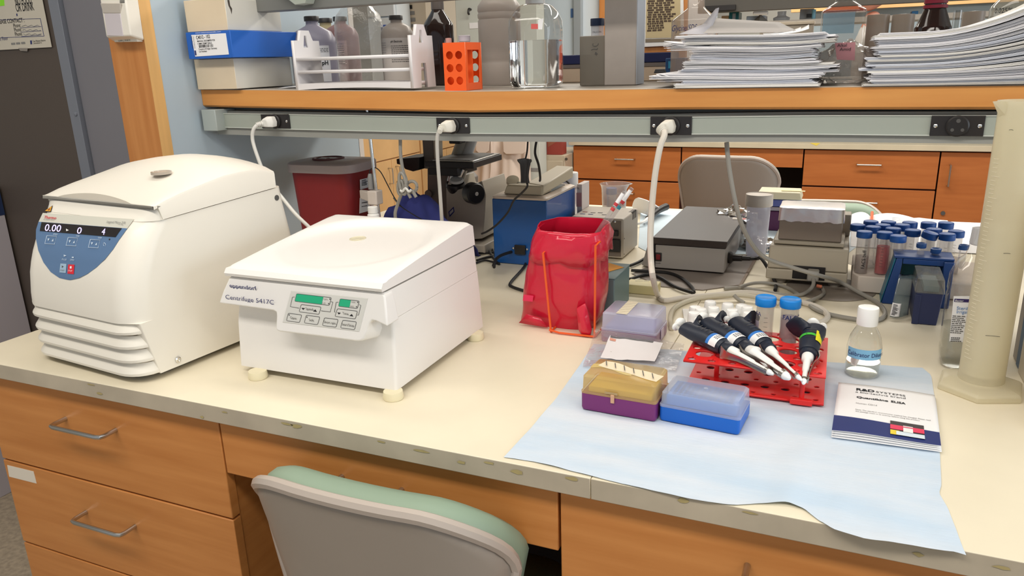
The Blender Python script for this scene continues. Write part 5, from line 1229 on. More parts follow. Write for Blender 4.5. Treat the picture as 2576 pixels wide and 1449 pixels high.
# glycine bottle
Y = 1.86; a, c = pyy(1685, 100, Y), pyy(1792, 100, Y); xc = (a.x+c.x)/2; hw = (c.x-a.x)/2; z = zs(xc)+.0006; hv = lambda yy: pyy(1738, yy, Y).z-z
t = thing('square_jug', (xc, Y+hw, z), 'square clear jug with blue handwriting behind the left paper pile', 'bottle')
def sq2(zz, s_, r, xc=xc, yc=Y+hw, hw=hw): return rrect(xc-hw*s_, xc+hw*s_, yc-hw*s_, yc+hw*s_, r, z+zz, 4)
b = MB(); b.loft([sq2(0, .95, .012), sq2(.004, 1, .014), sq2(hv(52), 1, .014), sq2(hv(48), .97, .016), sq2(hv(20), .45, .02), sq2(hv(15), .4, .018), sq2(hv(-8), .4, .018)], cap1=False); b.build('body', thin('cream_jug', (.85, .8, .76), .9, .1, .4, rgb(190, 172, 158), 1), t, angle=50)
fit_text('Glycine/SDS', pyy(1690, 79, Y-.001), pyy(1752, 76, Y-.001), (.1, 0, 1), .014, ink_b, t, shear=.2)
# clear bottle with red reflections, bag with pink label
Y = 1.86; a, c = pyy(2064, 60, Y), pyy(2178, 60, Y); xc = (a.x+c.x)/2; hw = (c.x-a.x)/2; z = zs(xc)+.0006; hv = lambda yy: pyy(2120, yy, Y).z-z
t = thing('glass_bottle', (xc, Y+hw, z), 'square clear glass bottle with sloping shoulders between the two paper piles', 'bottle')
b = MB(); b.loft([sq2(0, .95, .012, xc, Y+hw, hw), sq2(.004, 1, .014, xc, Y+hw, hw), sq2(hv(28), 1, .014, xc, Y+hw, hw), sq2(hv(24), .96, .014, xc, Y+hw, hw), sq2(hv(2), .45, .016, xc, Y+hw, hw), sq2(hv(-20), .4, .014, xc, Y+hw, hw)], cap1=False); b.build('body', clear_d, t, angle=40)
b = MB(); b.loft([sq2(hv(24)-.004, .955, .014, xc, Y+hw, hw), sq2(hv(24), .95, .014, xc, Y+hw, hw), sq2(hv(16), .78, .014, xc, Y+hw, hw)]); b.build('red_reflection', thin('red_tint', (.8, .42, .34), .9, .1, .25, rgb(190, 90, 70), .8), t)  # red-tinted band paints the reflections seen in the glass shoulders
b = MB(); b.box(xc-hw*.9, xc+hw*.5, Y-.001, Y-.0004, z+hv(84), z+hv(32)); b.build('ice_label', thin('ice_blue_label', (.7, .84, .92), .9, .2, .45, rgb(176, 206, 222), .4), t)
def crumple(cx, cy, cz, rx, ry, rz, m, name, label, cat, seed=0, amp=.35, n=22, floor=None):
    b = MB(); sd = Vector((seed*3.1, seed*1.7, seed))
    lp = []
    for j in range(n//2+1):
        a = -PI/2+PI*j/(n//2); ring = []
        for i in range(n):
            th = 2*PI*i/n; d = Vector((math.cos(a)*math.cos(th), math.cos(a)*math.sin(th), math.sin(a)))
            k = 1+amp*mnoise.noise(d*2.2+sd)+amp*.6*mnoise.noise(d*6+sd)
            p = Vector((cx+d.x*rx*k, cy+d.y*ry*k, cz+d.z*rz*k))
            if floor is not None: p.z = max(p.z, floor+.0005)
            ring.append(p)
        lp.append(ring)
    b.loft(lp); return tag(b.build(name, m, None, angle=12), label, cat)
p = pyy(2135, 125, 1.70); zf = zs(p.x)
bag = crumple(p.x, 1.72, zf+.035, .055, .045, .045, thin('bag_film', (.86, .84, .82), .92, .12, .35, rgb(180, 168, 160), 1.3, bump=.6, bscale=50), 'plastic_bag', 'crumpled clear bag with a pink handwritten label between the paper piles', 'bag', 4, .3, 30, zf)
b = MB(); b.prism([pyy(2100, 108, 1.655), pyy(2152, 106, 1.655), pyy(2150, 152, 1.655), pyy(2105, 150, 1.655)], (0, .0006, 0)); pk = b.build('pink_label', mat('pink_paper', rgb(176, 122, 128), .6), bag)
fit_text('Alkal', pyy(2106, 118, 1.654), pyy(2130, 117, 1.654), (0, 0, 1), .006, ink, bag); fit_text('Amid', pyy(2112, 128, 1.654), pyy(2140, 127, 1.654), (0, 0, 1), .006, ink, bag)
# amber with red cap, frosted jars, beaker, big bottle at right
Y = 1.82; p = place(2348, 60, Y); x = p.x; z = zs(x)+.0006; r = rad(2298, 2396, Y, 70); rc = rad(2320, 2384, Y, 10); hv = lambda yy: hpx(2348, yy, Y)-z
bottle(x, Y, [(r*.95, 0), (r, .004), (r, hv(70)), (r*.95, hv(66)), (rc*.95, hv(26)), (rc*.9, hv(22)), (rc*.9, hv(10))], amb, 'red_capped_bottle', 'amber glass bottle with a dark red cap behind the right paper pile',
       parts=(('collar', [(rc*1.02, hv(21)), (rc*1.02, hv(13)), (.001, hv(13))], mat('dark_red_plastic', rgb(128, 26, 46), .4)), ('cap', [(rc*.97, hv(9)), (rc*.97, hv(-22)), (.001, hv(-22))], MT['dark_red_plastic'])))
jar_m = pe('milky_jar', rgb(170, 158, 146), .86)
for i, (a_, c_, yy) in enumerate(((2178, 2238, 37), (2241, 2301, 36), (2417, 2477, 29))):
    Y = 1.95; p = place((a_+c_)/2, 60, Y); r = rad(a_, c_, Y, 50); z = zs(p.x)+.0006; h_ = hpx((a_+c_)/2, yy, Y)-z
    b = MB(); b.lathe([(r*.95, 0), (r, .003), (r, h_-.004), (r*.97, h_), (.001, h_+.001)], (p.x, Y, z), 28)
    tag(b.build('frosted_jar', jar_m, None, angle=40), ('frosted grey jar right beside the sloping clear bottle', 'frosted grey jar touching the left side of the red-capped bottle', 'frosted grey jar right of the red-capped bottle')[i], 'jar', 'frosted jars behind the right paper pile')
Y = 1.90; p = place(2406, 60, Y); r = rad(2394, 2419, Y, 50); z = zs(p.x)+.0006; h_ = hpx(2406, 26, Y)-z
b = MB(); b.lathe([(r, 0), (r, h_), (r*.93, h_), (r*.9, .004), (.001, .004)], (p.x, Y, z), 24); tag(b.build('glass_cylinder', clear_d, None, angle=40), 'narrow clear glass cylinder right of the red-capped bottle', 'glassware')
Y = 1.80; a, c = pyy(2484, 60, Y), pyy(2620, 60, Y); r = (c.x-a.x)/2; x = (a.x+c.x)/2; hv = lambda yy: hpx(2540, yy, Y)-zs(x)
(t, x, y, z) = bottle(x, Y, [(r*.95, 0), (r, .004), (r, hv(26)), (r*.97, hv(16)), (r*.6, hv(-10)), (r*.3, hv(-24)), (r*.3, hv(-50))], thin('pale_glass', (.8, .8, .76), .92, .05, .3, rgb(186, 180, 164), 1.2), 'reagent_bottle', 'clear bottle marked 0.025% at the upper right corner')
wtext('0.025% T', t, x, y, z, r, -58, .009, hv(34), ink, sx=.9)

# paper piles: every sheaf by itself
pw = [mat('paper_a', rgb(242, 240, 242), .75), mat('paper_b', rgb(228, 230, 238), .75), mat('paper_c', rgb(238, 234, 228), .75)]
ORD = ['top', 'second', 'third', 'fourth', 'fifth', 'sixth', 'seventh', 'eighth', 'ninth', 'tenth', 'eleventh', 'twelfth', 'thirteenth', 'fourteenth', 'fifteenth', 'sixteenth', 'seventeenth', 'eighteenth', 'nineteenth', 'twentieth', 'twenty-first', 'twenty-second', 'twenty-third', 'twenty-fourth', 'twenty-fifth', 'twenty-sixth']
def sheaf(fn, x0, x1, y0, y1, th, n, m, label, group, seed):
    """n sheets between x0..x1; fn(x) = height of the underside"""
    r = random.Random(seed); b = MB(); NS = 14
    for k in range(n):
        dx0, dx1, dy = r.uniform(-.003, .003), r.uniform(-.003, .003), r.uniform(-.0022, .0022)
        lo, hi = th*k/n, th*(k+.86)/n
        loops = []
        for i in range(NS+1):
            x = lerp(x0+dx0, x1+dx1, i/NS); z = fn(x, k/n)
            loops.append([(x, y0+dy, z+lo), (x, y1, z+lo), (x, y1, z+hi), (x, y0+dy, z+hi)])
        b.loft(loops)
    return tag(b.build('paper_sheaf', m, None, angle=20), label, 'paper', group)
rp = random.Random(21)
NL = 22; X0, X1 = pyy(1704, 200, 1.54).x, pyy(2050, 200, 1.54).x; W_ = X1-X0
zt = pyy(1870, 84, 1.56).z; z0 = zs(-.2)+.001; TH = (zt-z0)/NL
for i in range(NL):
    v_ = i/NL
    dx = rp.uniform(-.008, .012)*1.2+(.012 if .3 < v_ < .75 else 0); dx1 = rp.uniform(-.012, .016)+(.022 if .2 < v_ < .45 or v_ > .8 else 0)
    if i in (3, 4, 5, 16, 17): dx -= .045
    y0_ = 1.548+rp.uniform(-.01, .012)-(.012 if i < 2 else 0)
    cl = .012*(i in (3, 16, 17)) + .004*rp.random(); cr = rp.uniform(-.004, .006)*(v_ > .3); ph = rp.uniform(0, 3)
    xa, xb_ = X0+dx, X1+dx1
    def fn(x, k, i=i, cl=cl, cr=cr, ph=ph, xa=xa, xb_=xb_):
        u = (x-xa)/(xb_-xa); base = z0+TH*i
        wv = .0022*math.sin(u*5+ph*.3+.9)*min(1, i/4)
        return base+wv-.0022*min(1, i/4)+cl*max(0, 1-u/.28)**2*k+.5*cr*max(0, (u-.7)/.3)**2*k
    sheaf(fn, xa, xb_, y0_, y0_+.214, TH*.99, 5, pw[rp.choice((0, 0, 0, 1, 2))], 'white paper sheaf, %s from the top of the left paper pile' % ORD[NL-1-i] if i < NL-1 else 'topmost white sheaf of the left paper pile with curled corners', 'sheaves in the left paper pile', i)
NR = 24; X0r = pyy(2178, 200, 1.545).x; z0 = zs(.1)+.001; TH = (pyy(2300, 80, 1.56).z-z0)/NR
for i in range(NR):
    v_ = i/NR; dx = rp.uniform(-.004, .012)+(.008 if v_ > .5 else 0)-(.010 if i in (0, 6, 7, 10, 11) else 0); xa = X0r+dx; xb_ = xa+.282
    y0_ = 1.548+rp.uniform(-.008, .008)
    def fn(x, k, i=i, xa=xa):
        u = max(0, (x-xa-.07)/.21)
        return z0+TH*i+.060*((i+k)/NR)**1.15*u*u*1.15
    sheaf(fn, xa, xb_, y0_, y0_+.214, TH*.97, 5, pw[rp.choice((0, 1, 1, 0, 2))], 'white paper sheaf, %s from the top of the fanned right paper pile' % ORD[NR-1-i] if i < NR-1 else 'topmost white sheaf of the right paper pile bending upward', 'sheaves in the right paper pile', 100+i)
# bent pages on top of the left pile, tray behind, clip
zt = z0 = pyy(1870, 84, 1.56).z
b = MB(); q = lambda x, y, Y: pyy(x, y, Y)
b.loft([[q(1708, 86, 1.60), q(1770, 60, 1.66), q(1800, 22, 1.70), q(1808, 19, 1.70)], [q(1780, 86, 1.62), q(1792, 66, 1.66), q(1806, 36, 1.70), q(1809, 20, 1.70)]], cap0=False, cap1=False, closed=False)
tag(b.build('bent_page', mat('grey_page', rgb(186, 182, 186), .75), None, solid=.0006), 'grey page bent up like a fin on top of the left paper pile', 'paper')
b = MB(); b.grid(lambda u, v_: tuple(Vector(lerp(q(1716, 85, 1.62), q(2010, 80, 1.62), u)).lerp(lerp(q(1800, 46, 1.70), q(1960, 56, 1.70), u), v_)), 8, 4)
tag(b.build('loose_page', mat('grey_page_b', rgb(176, 170, 166), .75), None, solid=.0006), 'grey loose pages heaped on the left paper pile behind the bent page', 'paper')
Y = 1.95; a, c = pyy(1912, 62, Y), pyy(2046, 54, Y); z = zs(a.x)+.0006
t = thing('cream_tray', (a.x, Y, z), 'cream tray with a pale rim behind the left paper pile', 'tray')
b = MB(); b.box(a.x, c.x, Y, Y+.05, z, a.z-.004); b.build('body', mat('tray_cream', rgb(196, 184, 166), .6), t, bevel=.002)
b = MB(); b.box(a.x-.002, c.x+.002, Y-.002, Y+.052, a.z-.0035, a.z+.0035); b.build('rim', mat('rim_cream', rgb(232, 216, 192), .6), t, bevel=.001)
for i, (x, y) in enumerate(((2030, 72), (2010, 78), (1990, 82))):
    b = MB(); b.grid(lambda u, v_: tuple(q(x-70+u*75, 86-2*v_-(u**2)*(86-y+8*v_), 1.575+.12*v_)), 10, 3)
    tag(b.build('curled_page', paper, None, solid=.0005), ('uppermost curled page corner on the right of the left paper pile', 'middle curled page corner on the left paper pile', 'lowest curled page corner on the left paper pile')[i], 'paper')
c = pyy(1659, 179, 1.60); b = MB(); b.prism([c+Vector(p) for p in ((-.012, 0, -.004), (.012, 0, -.004), (.009, 0, .004), (-.009, 0, .004))], (0, .012, 0)); tag(b.build('binder_clip', blk, None, bevel=.001), 'small black binder clip on sheets jutting from the left pile', 'clip')
# ------------------------------------------------------------------ things on the bench below the shelf
ZT = ZB+0.0006
# sharps container
yS_ = 1.74
xl, xr_ = pyy(726, 470, yS_).x, pyy(874, 470, yS_).x
xl = max(xl, XP+.022)
zl0 = pyy(842, 438, yS_-.02).z; zl1 = zl0+.024
yb = pxx(950, 424, xr_).y
t = thing('sharps_bin', ((xl+xr_)/2, yS_, ZB), 'dark red sharps container with a clouded lid and white label against the blue-grey panel', 'bin')
srd = mat('sharps_red', rgb(140, 40, 40), .45, sss=.0)
b = MB(); b.loft([rrect(xl+.012, xr_-.012, yS_+.012, yb-.012, .03, ZT, 6), rrect(xl, xr_, yS_, yb, .035, zl0-.002, 6)]); b.build('body', srd, t, angle=40)
lidm = mat('clouded_lid', rgb(188, 172, 168), .35, sss=.1)
b = MB(); e = .012
b.loft([rrect(xl-e, xr_+e, yS_-e, yb+e, .05, zl0-.002, 6), rrect(xl-e, xr_+e, yS_-e, yb+e, .05, zl1-.004, 6), rrect(xl-e+.004, xr_+e-.004, yS_-e+.004, yb+e-.004, .048, zl1, 6), rrect(xl+.05, xr_-.05, yS_+.05, yb-.05, .03, zl1+.004, 6)]); b.build('lid', lidm, t, angle=40)
c = pz(826, 398, zl1+.005)
b = MB(); b.lathe([(.046, 0), (.046, .003), (.040, .004), (.038, .0012), (.001, .0012)], (c.x, c.y, zl1+.0035), 28); ol = b.build('opening', mat('opening_dark', rgb(96, 40, 40), .5), t)
b = MB()
for i in range(4):
    a = i*1.3; b.box(c.x+.02*math.cos(a)-.012, c.x+.02*math.cos(a)+.012, c.y+.012*math.sin(a)-.004, c.y+.012*math.sin(a)+.004, zl1+.0048, zl1+.0062)
b.build('gloves', paper, ol)
lq = lambda x, y: pxx(x, y, xr_+.0012)
b = MB(); b.prism([lq(905, 452), lq(931, 446), lq(931, 470), lq(906, 477)], (.0006, 0, 0)); l1 = b.build('label', paper, t)
b = MB(); b.prism([lq(905, 498), lq(931, 490), lq(929, 530), lq(904, 537)], (.0006, 0, 0)); l2 = b.build('label', paper, t)
b = MB(); r_ = random.Random(2)
for i in range(7):
    y0_ = 452+i*3 if i < 5 else 508+(i-5)*9
    b.f([b.v(lq(*p)+Vector((.0009, 0, 0))) for p in ((909, y0_+2), (926-r_.random()*8, y0_-.5), (926-r_.random()*4, y0_+1), (909, y0_+3.5))])
b.build('print_lines', ink, l1, smooth=False)

# stand with clamp
yK = 1.60; p0, p1 = pyy(931, 346, yK), pyy(955, 556, yK); d_ = (p1-p0)/(p1.z-p0.z)
foot = p1+d_*(ZB+.012-p1.z)
t = thing('clamp_stand', (foot.x, foot.y, ZB), 'steel rod stand with a cream clamp behind the low white centrifuge', 'stand')
b = MB(); b.cyl(foot, p0+d_*(.10), .0042, n=12); b.build('rod', chrome, t)
b = MB(); b.box(foot.x-.05, foot.x+.05, foot.y-.03, foot.y+.06, ZT, ZB+.0125); b.build('base', grey_d, t, bevel=.002)
c = pyy(944, 494, yK)
b = MB(); b.box(c.x-.014, c.x+.014, yK-.016, yK+.014, c.z-.020, c.z+.016); cl_ = b.build('clamp', mat('clamp_cream', rgb(206, 194, 184), .45), t, bevel=.003)
a = pyy(905, 490, yK+.02); b = MB(); b.loft([[(a.x, yK+.02, a.z-.010), (a.x, yK+.03, a.z-.010), (a.x, yK+.03, a.z+.012), (a.x, yK+.02, a.z+.012)], [(c.x-.014, yK-.012, c.z-.012), (c.x-.014, yK+.01, c.z-.012), (c.x-.014, yK+.01, c.z+.012), (c.x-.014, yK-.012, c.z+.012)]]); b.build('clamp_arm', MT['clamp_cream'], cl_, bevel=.002)
t = thing('probe', pyy(932, 470, yK), 'grey probe with a black lead held in the cream clamp', 'probe')
a, c = pyy(930.5, 437, yK), pyy(933, 476, yK)
b = MB(); b.lathe([(.004, 0), (.0055, -.003), (.0075, -.010), (.0075, c.z-a.z)], (c.x, yK+.002, a.z), 16); b.build('body', grey_m, t)
b = MB(); b.tube([pyy(930, 438, yK), pyy(931, 428, yK), pyy(941, 421, yK), pyy(957, 432, yK), pyy(975, 465, yK), pyy(992, 497, yK), pyy(1010, 520, yK), pyy(1040, 540, yK+.02), pyy(1075, 560, yK+.04)], .0014, 6); b.build('lead', blk_r, t)
b = MB(); b.tube([pyy(990, 497, yK), pyy(1000, 510, yK), pyy(1008, 520, yK)], .0022, 6); b.build('sleeve', grey_d, t)
t = thing('dropper_bottle', pyy(938, 550, yK-.05), 'small white bottle standing below the cream clamp', 'bottle')
c = pyy(939, 540, yK-.03); b = MB(); b.lathe([(.014, 0), (.0145, .003), (.0145, .02+c.z-ZB-.02), (.010, c.z-ZB+.004)], (c.x, yK-.03, ZT), 20); b.build('body', white, t)
a = pyy(939, 520, yK-.03); b = MB(); b.lathe([(.0125, c.z-ZB+.0042), (.0125, a.z-ZB-.001), (.0115, a.z-ZB), (.001, a.z-ZB)], (c.x, yK-.03, ZT), 20); b.build('cap', white, t)
# blue cloth
c = pyy(1030, 520, 1.78); zt_ = pyy(1030, 464, 1.78).z
b = MB()
def clothf(u, v_):
    x = lerp(pyy(940, 540, 1.72).x, pyy(1135, 540, 1.78).x, u); y = lerp(1.66, 1.95, v_)
    h_ = (zt_-ZB)*(math.sin(PI*min(1, v_*1.05))**.5)*interp([0, .1, .3, .55, .68, .8, 1], [.45, .8, 1, .92, .62, .52, .3], u)
    h_ *= .9+.22*mnoise.noise(Vector((u*5, v_*4, 2)))+.10*mnoise.noise(Vector((u*12, v_*9, 5)))
    return (x, y, ZT+max(.0, h_))
b.grid(clothf, 46, 26); tag(b.build('blue_cloth', mat('denim_blue', rgb(54, 60, 128), .85, bump=.15, bscale=400, var=.1, vscale=20), None, solid=.003, angle=80), 'crumpled dark blue cloth heaped behind the low white centrifuge', 'cloth')
# grey cable bundle
yC_ = 1.59
t = thing('cable_bundle', pyy(1020, 470, yC_), 'grey cable hanging from the rail and tied in a bundle before the blue cloth', 'cable')
b = MB(); b.tube([pyy(1007, 345, yC_), pyy(1008, 390, yC_), pyy(1014, 430, yC_), pyy(1022, 455, yC_-.01), pyy(1017, 478, yC_-.01)], .0042, 8); b.build('cable', cord_g, t)
b = MB(); b.tube([pyy(1010, 488, yC_-.01), pyy(1000, 515, yC_), pyy(994, 540, yC_), pyy(1000, 575, yC_+.01), pyy(1002, 620, yC_+.03)], .0042, 8); b.build('cable', cord_g, t)
for i, (a_, k_) in enumerate((((1020, 434), 1), ((1006, 455), .8), ((1012, 460), .9), ((1030, 462), .9))):
    b = MB(); cx, cy = (1013, 1008, 1016, 1036)[i], (462, 472, 470, 470)[i]
    rx, ry = (8, 7, 8, 13)[i], (27, 18, 16, 14)[i]
    b.tube([pyy(cx+rx*math.cos(2*PI*j/12)+(4 if i == 0 else 0)*math.sin(2*PI*j/12), cy+ry*math.sin(2*PI*j/12), yC_-.012+.006*i*.5) for j in range(13)], .004, 8); b.build('loop', cord_g, t)
b = MB(); b.tube([pyy(1007+i*3.4, 478+4*math.sin(i*1.2), yC_-.018) for i in range(9)], .003, 6); b.build('tie', cord_w, t)
for e0, e1 in (((1024, 480), (1033, 498)), ((1036, 478), (1047, 496))):
    b = MB(); b.cyl(pyy(*e0, yC_-.01), pyy(*e1, yC_-.01), .004, n=8); b.build('loop_end', cord_g, t)

# inverted microscope
yM = 1.98
beige = mat('scope_beige', rgb(184, 174, 158), .45); scope_d = mat('scope_grey', rgb(112, 104, 98), .5)
q = lambda x, y, d=0.0: pyy(x, y, yM+d)
t = thing('microscope', (q(1150, 560).x, yM, ZB), 'beige inverted microscope with a black stage and round focus knob', 'microscope')
def extr(ps, y0, y1, m, nm, par=None, bevel=.002):
    b = MB(); f0 = [pyy(*p, yM) for p in ps]; b.loft([[Vector((p.x, yM+y0, p.z)) for p in f0], [Vector((p.x, yM+y1, p.z)) for p in f0]]); return b.build(nm, m, par or t, bevel=bevel)
base = extr([(1122, 468), (1132, 452), (1139, 480), (1183, 470), (1212, 455), (1222, 490), (1220, 530), (1214, 600), (1125, 610)], 0, .16, beige, 'body')
zz_ = q(1100, 556).z
b = MB(); b.box(q(1085, 560).x, q(1225, 560).x, yM-.02, yM+.30, ZT, ZB+.03); b.build('base_plate', beige, t, bevel=.004)
extr([(1050, 430), (1095, 440), (1122, 470), (1125, 600), (1052, 600)], .06, .22, scope_d, 'rear_housing')
extr([(1039, 330), (1067, 330), (1071, 432), (1046, 430)], .05, .09, scope_d, 'column')
extr([(1067, 330), (1078, 330), (1081, 425), (1090, 429), (1090, 437), (1079, 440), (1072, 434)], .05, .085, beige, 'column')
extr([(988, 402), (1046, 398), (1046, 430), (1030, 434), (1010, 428), (1004, 418), (989, 415)], .02, .14, blk, 'stage_carrier')
b = MB(); zs1 = q(1150, 404).z; b.box(q(1080, 404).x, q(1202, 404).x, yM-.03, yM+.17, zs1-.018, zs1); stg = b.build('stage', blk, t, bevel=.002)
b = MB(); b.box(q(1098, 404).x, q(1198, 404).x, yM-.025, yM+.165, zs1+.0004, zs1+.003); b.build('stage_frame', steel, stg, bevel=.001)
b = MB(); b.box(q(1104, 404).x, q(1188, 404).x, yM-.015, yM+.15, zs1+.0032, zs1+.0045); b.build('stage_plate', grey_d, stg)
b = MB(); b.box(q(1080, 420).x, q(1155, 420).x, yM-.01, yM+.12, zs1-.045, zs1-.0185); b.build('stage_mount', blk, t, bevel=.003)
for a_, c_, r0, r1 in (((1140, 428), (1138, 455), .012, .016), ((1168, 425), (1158, 446), .010, .014)):
    b = MB(); b.cyl(q(*a_, .02), q(*c_, .02), r0, r1, 18); b.build('objective', steel, t)
b = MB(); c = q(1146, 462, .02); b.lathe([(.028, -.02), (.03, -.004), (.026, .004), (.001, .01)], c, 24, (.15, -.35, 1)); b.build('turret', blk, t)
b = MB(); c = q(1149, 459, .0); b.lathe([(.022, .006), (.018, .012), (.001, .013)], c, 24, (.15, -.35, 1)); b.build('turret_plate', grey_l, t)
c = q(1197, 483); b = MB(); b.lathe([(.029, 0), (.031, .004), (.031, .030), (.027, .034), (.001, .034)], (c.x-.012, yM-.012, c.z), 28, (.85, -.5, 0)); kn = b.build('focus_knob', blk, t)
ax_ = Vector((.85, -.5, 0)).normalized(); b = MB(); b.lathe([(.006, .0), (.005, .001), (.001, .001)], Vector((c.x-.012, yM-.012, c.z))+ax_*.0342, 12, ax_); b.build('knob_badge', grey_l, kn)
b = MB(); b.prism([q(1128, 533, -.0012), q(1141, 520, -.0012), (q(1143, 533, -.0012)), q(1131, 546, -.0012)], (0, .001, 0)); lb_ = b.build('blue_label', mat('label_blue', rgb(46, 50, 120), .5), t)
b = MB(); b.prism([q(1130.5, 534, -.0018), q(1139.5, 525, -.0018), q(1140.5, 532, -.0018), q(1131.5, 541, -.0018)], (0, .0006, 0)); b.build('label_print', grey_l, lb_)
for a_, c_, r_ in (((1152, 395), (1183, 310), .022), ((1172, 395), (1202, 310), .017)):
    b = MB(); b.cyl(q(*a_, .13), q(*c_, .13), r_, n=18); b.build('eyepiece_tube', mat('scope_tube', rgb(162, 156, 144), .4) if r_ > .02 else grey_l, t)
b = MB(); a, c = q(1104, 350), q(1133, 368); b.box(a.x, c.x, yM+.06, yM+.10, c.z, a.z+.02); b.build('lamp_housing', blk, t, bevel=.003)
b = MB(); c = q(1080, 487, .05); b.lathe([(.013, 0), (.012, .008), (.001, .009)], c, 18, (0, -1, 0)); b.build('side_dial', scope_d, t)
# clear dish tray before the microscope
b = MB(); x0, x1 = pz(1120, 590, ZB).x, pz(1240, 590, ZB).x
t = thing('glass_tray', ((x0+x1)/2, 1.84, ZB), 'clear shallow tray in front of the beige microscope', 'tray')
b.loft([rrect(x0, x1, 1.82, 1.935, .008, ZT), rrect(x0-.004, x1+.004, 1.816, 1.939, .01, ZB+.03), rrect(x0-.001, x1+.001, 1.819, 1.936, .008, ZB+.03), rrect(x0+.003, x1-.003, 1.823, 1.932, .006, ZB+.003)]); b.build('tray', thin('tray_film', (.9, .92, .9), .93, .08, .3, rgb(196, 196, 184), 1.6), t, angle=30)
c = pz(1190, 560, ZB+.02); b = MB(); b.M = Matrix.Translation((c.x, 1.872, ZB+.004)) @ Matrix.Rotation(.5, 4, 'Z'); b.box(-.05, .05, -.02, .02, 0, .004); tag(b.build('wood_slip', tan, None, bevel=.001), 'thin tan wooden slip lying in the clear tray', 'slip')

# blue water bath
bf = pz(1378, 672, ZB); yW_ = 1.885
x1 = bf.x; zt_ = pyy(1378, 506, yW_).z; x0 = pyy(1238, 520, yW_).x; yb = pxx(1447, 476, x1).y
t = thing('water_bath', ((x0+x1)/2, yW_, ZB), 'bright blue water bath with a cream control head on its steel rim', 'water bath')
b = MB(); b.box(x0, x1, yW_, yb, ZT, zt_); b.build('body', mat('bath_blue', rgb(22, 82, 150), .35, coat=.2), t, bevel=.003)
b = MB(); b.loft([rrect(x0-.001, x1+.001, yW_-.001, yb+.001, .014, zt_+.0003), rrect(x0-.002, x1+.002, yW_-.002, yb+.002, .014, zt_+.006), rrect(x0+.006, x1-.006, yW_+.006, yb-.006, .014, zt_+.010)]); b.build('rim', mat('bath_rim', rgb(206, 190, 174), .35), t)
b = MB(); b.loft([rrect(x0+.022, x1-.018, yW_+.022, yb-.02, .02, zt_+.0103), rrect(x0+.022, x1-.018, yW_+.022, yb-.02, .02, zt_+.0110)]); b.build('bath_opening', mat('bath_dark', rgb(96, 88, 80), .25), t)
hd = mat('head_cream', rgb(198, 186, 160), .42)
h0 = zt_+.0112
f0 = [pyy(1270, 490, yW_+.02), pyy(1366, 492, yW_+.02)]
b = MB(); xa, xb_ = f0[0].x, f0[1].x
b.hexa([(xa-.003, yW_+.016, h0), (xb_, yW_+.016, h0), (xb_, yW_+.09, h0), (xa-.003, yW_+.09, h0)], [(xa+.006, yW_+.022, h0+.025), (xb_-.002, yW_+.022, h0+.025), (xb_-.002, yW_+.09, h0+.028), (xa+.006, yW_+.09, h0+.028)]); ch = b.build('control_head', hd, t, bevel=.004)
b = MB(); e0, e1 = pyy(1352, 470, yW_+.03), pyy(1412, 446, yW_+.17)
b.loft([[(xb_-.065, yW_+.03, h0+.002), (xb_+.001, yW_+.017, h0+.002), (xb_+.001, yW_+.022, h0+.026), (xb_-.06, yW_+.05, h0+.028)],
        [(xb_-.030, yb-.03, h0+.024), (xb_+.028, yb-.045, h0+.024), (xb_+.028, yb-.045, h0+.056), (xb_-.028, yb-.03, h0+.056)]]); b.build('lid_arm', hd, t, bevel=.004)
b = MB(); c = pyy(1290, 466, yW_+.05); b.lathe([(.018, -.006), (.018, .004), (.001, .005)], (c.x, yW_+.05, h0+.032), 22, (0.2, -.5, .8)); b.build('dial', hd, ch)
b = MB(); a = pyy(1302, 472, yW_+.05); b.box(a.x, a.x+.03, yW_+.045, yW_+.050, h0+.028, h0+.0295); b.build('slot', grey_d, ch)
a, c = pyy(1296, 615, yW_-.001), pyy(1323, 640, yW_-.001)
b = MB(); b.box(a.x, c.x, yW_-.008, yW_-.0005, c.z, a.z); b.build('power_inlet', blk, t, bevel=.001)
for x_, y_ in ((1292, 624), (1326, 627)):
    c = pyy(x_, y_, yW_); b = MB(); b.lathe([(.004, 0), (.003, .003), (.001, .004)], (c.x, yW_, c.z), 10, (0, -1, 0)); b.build('screw', chrome, t)
# hanging black cords
t = thing('hanging_cord', pyy(1322, 430, 1.62), 'black cord tied in a bundle hanging before the blue water bath', 'cord')
b = MB(); b.tube([pyy(1328, 352, 1.62), pyy(1326, 380, 1.62), pyy(1322, 400, 1.62)], .0022, 6); b.build('cord', blk_r, t)
for i in range(9):
    b = MB(); dx = (i-4)*3.0
    b.tube([pyy(1320+dx*.35, 418, 1.615+.002*(i % 3)), pyy(1320+dx*1.2, 406, 1.615), pyy(1319+dx*1.25, 400+abs(dx)*.25, 1.612), pyy(1321+dx*.9, 412, 1.611), pyy(1320+dx*.62, 440, 1.612), pyy(1321+dx*.7, 460, 1.613)], .0026, 6); b.build('loop', blk_r, t)
b = MB(); b.tube([pyy(1325, 458, 1.62), pyy(1326, 470, 1.62), pyy(1310, 488, 1.63), pyy(1292, 505, 1.64), pyy(1277, 535, 1.66), pyy(1250, 565, 1.68), pyy(1226, 582, 1.70), pyy(1212, 588, 1.72)], .0026, 6); b.build('cord', blk_r, t)
b = MB(); b.tube([pyy(1350, 352, 1.66), pyy(1346, 385, 1.66), pyy(1355, 415, 1.68), pyy(1359, 446, 1.72), pyy(1358, 455, 1.80)], .003, 6); tag(b.build('hanging_cord', blk_r, None), 'single black cord hanging from the rail right of the tied bundle', 'cord')
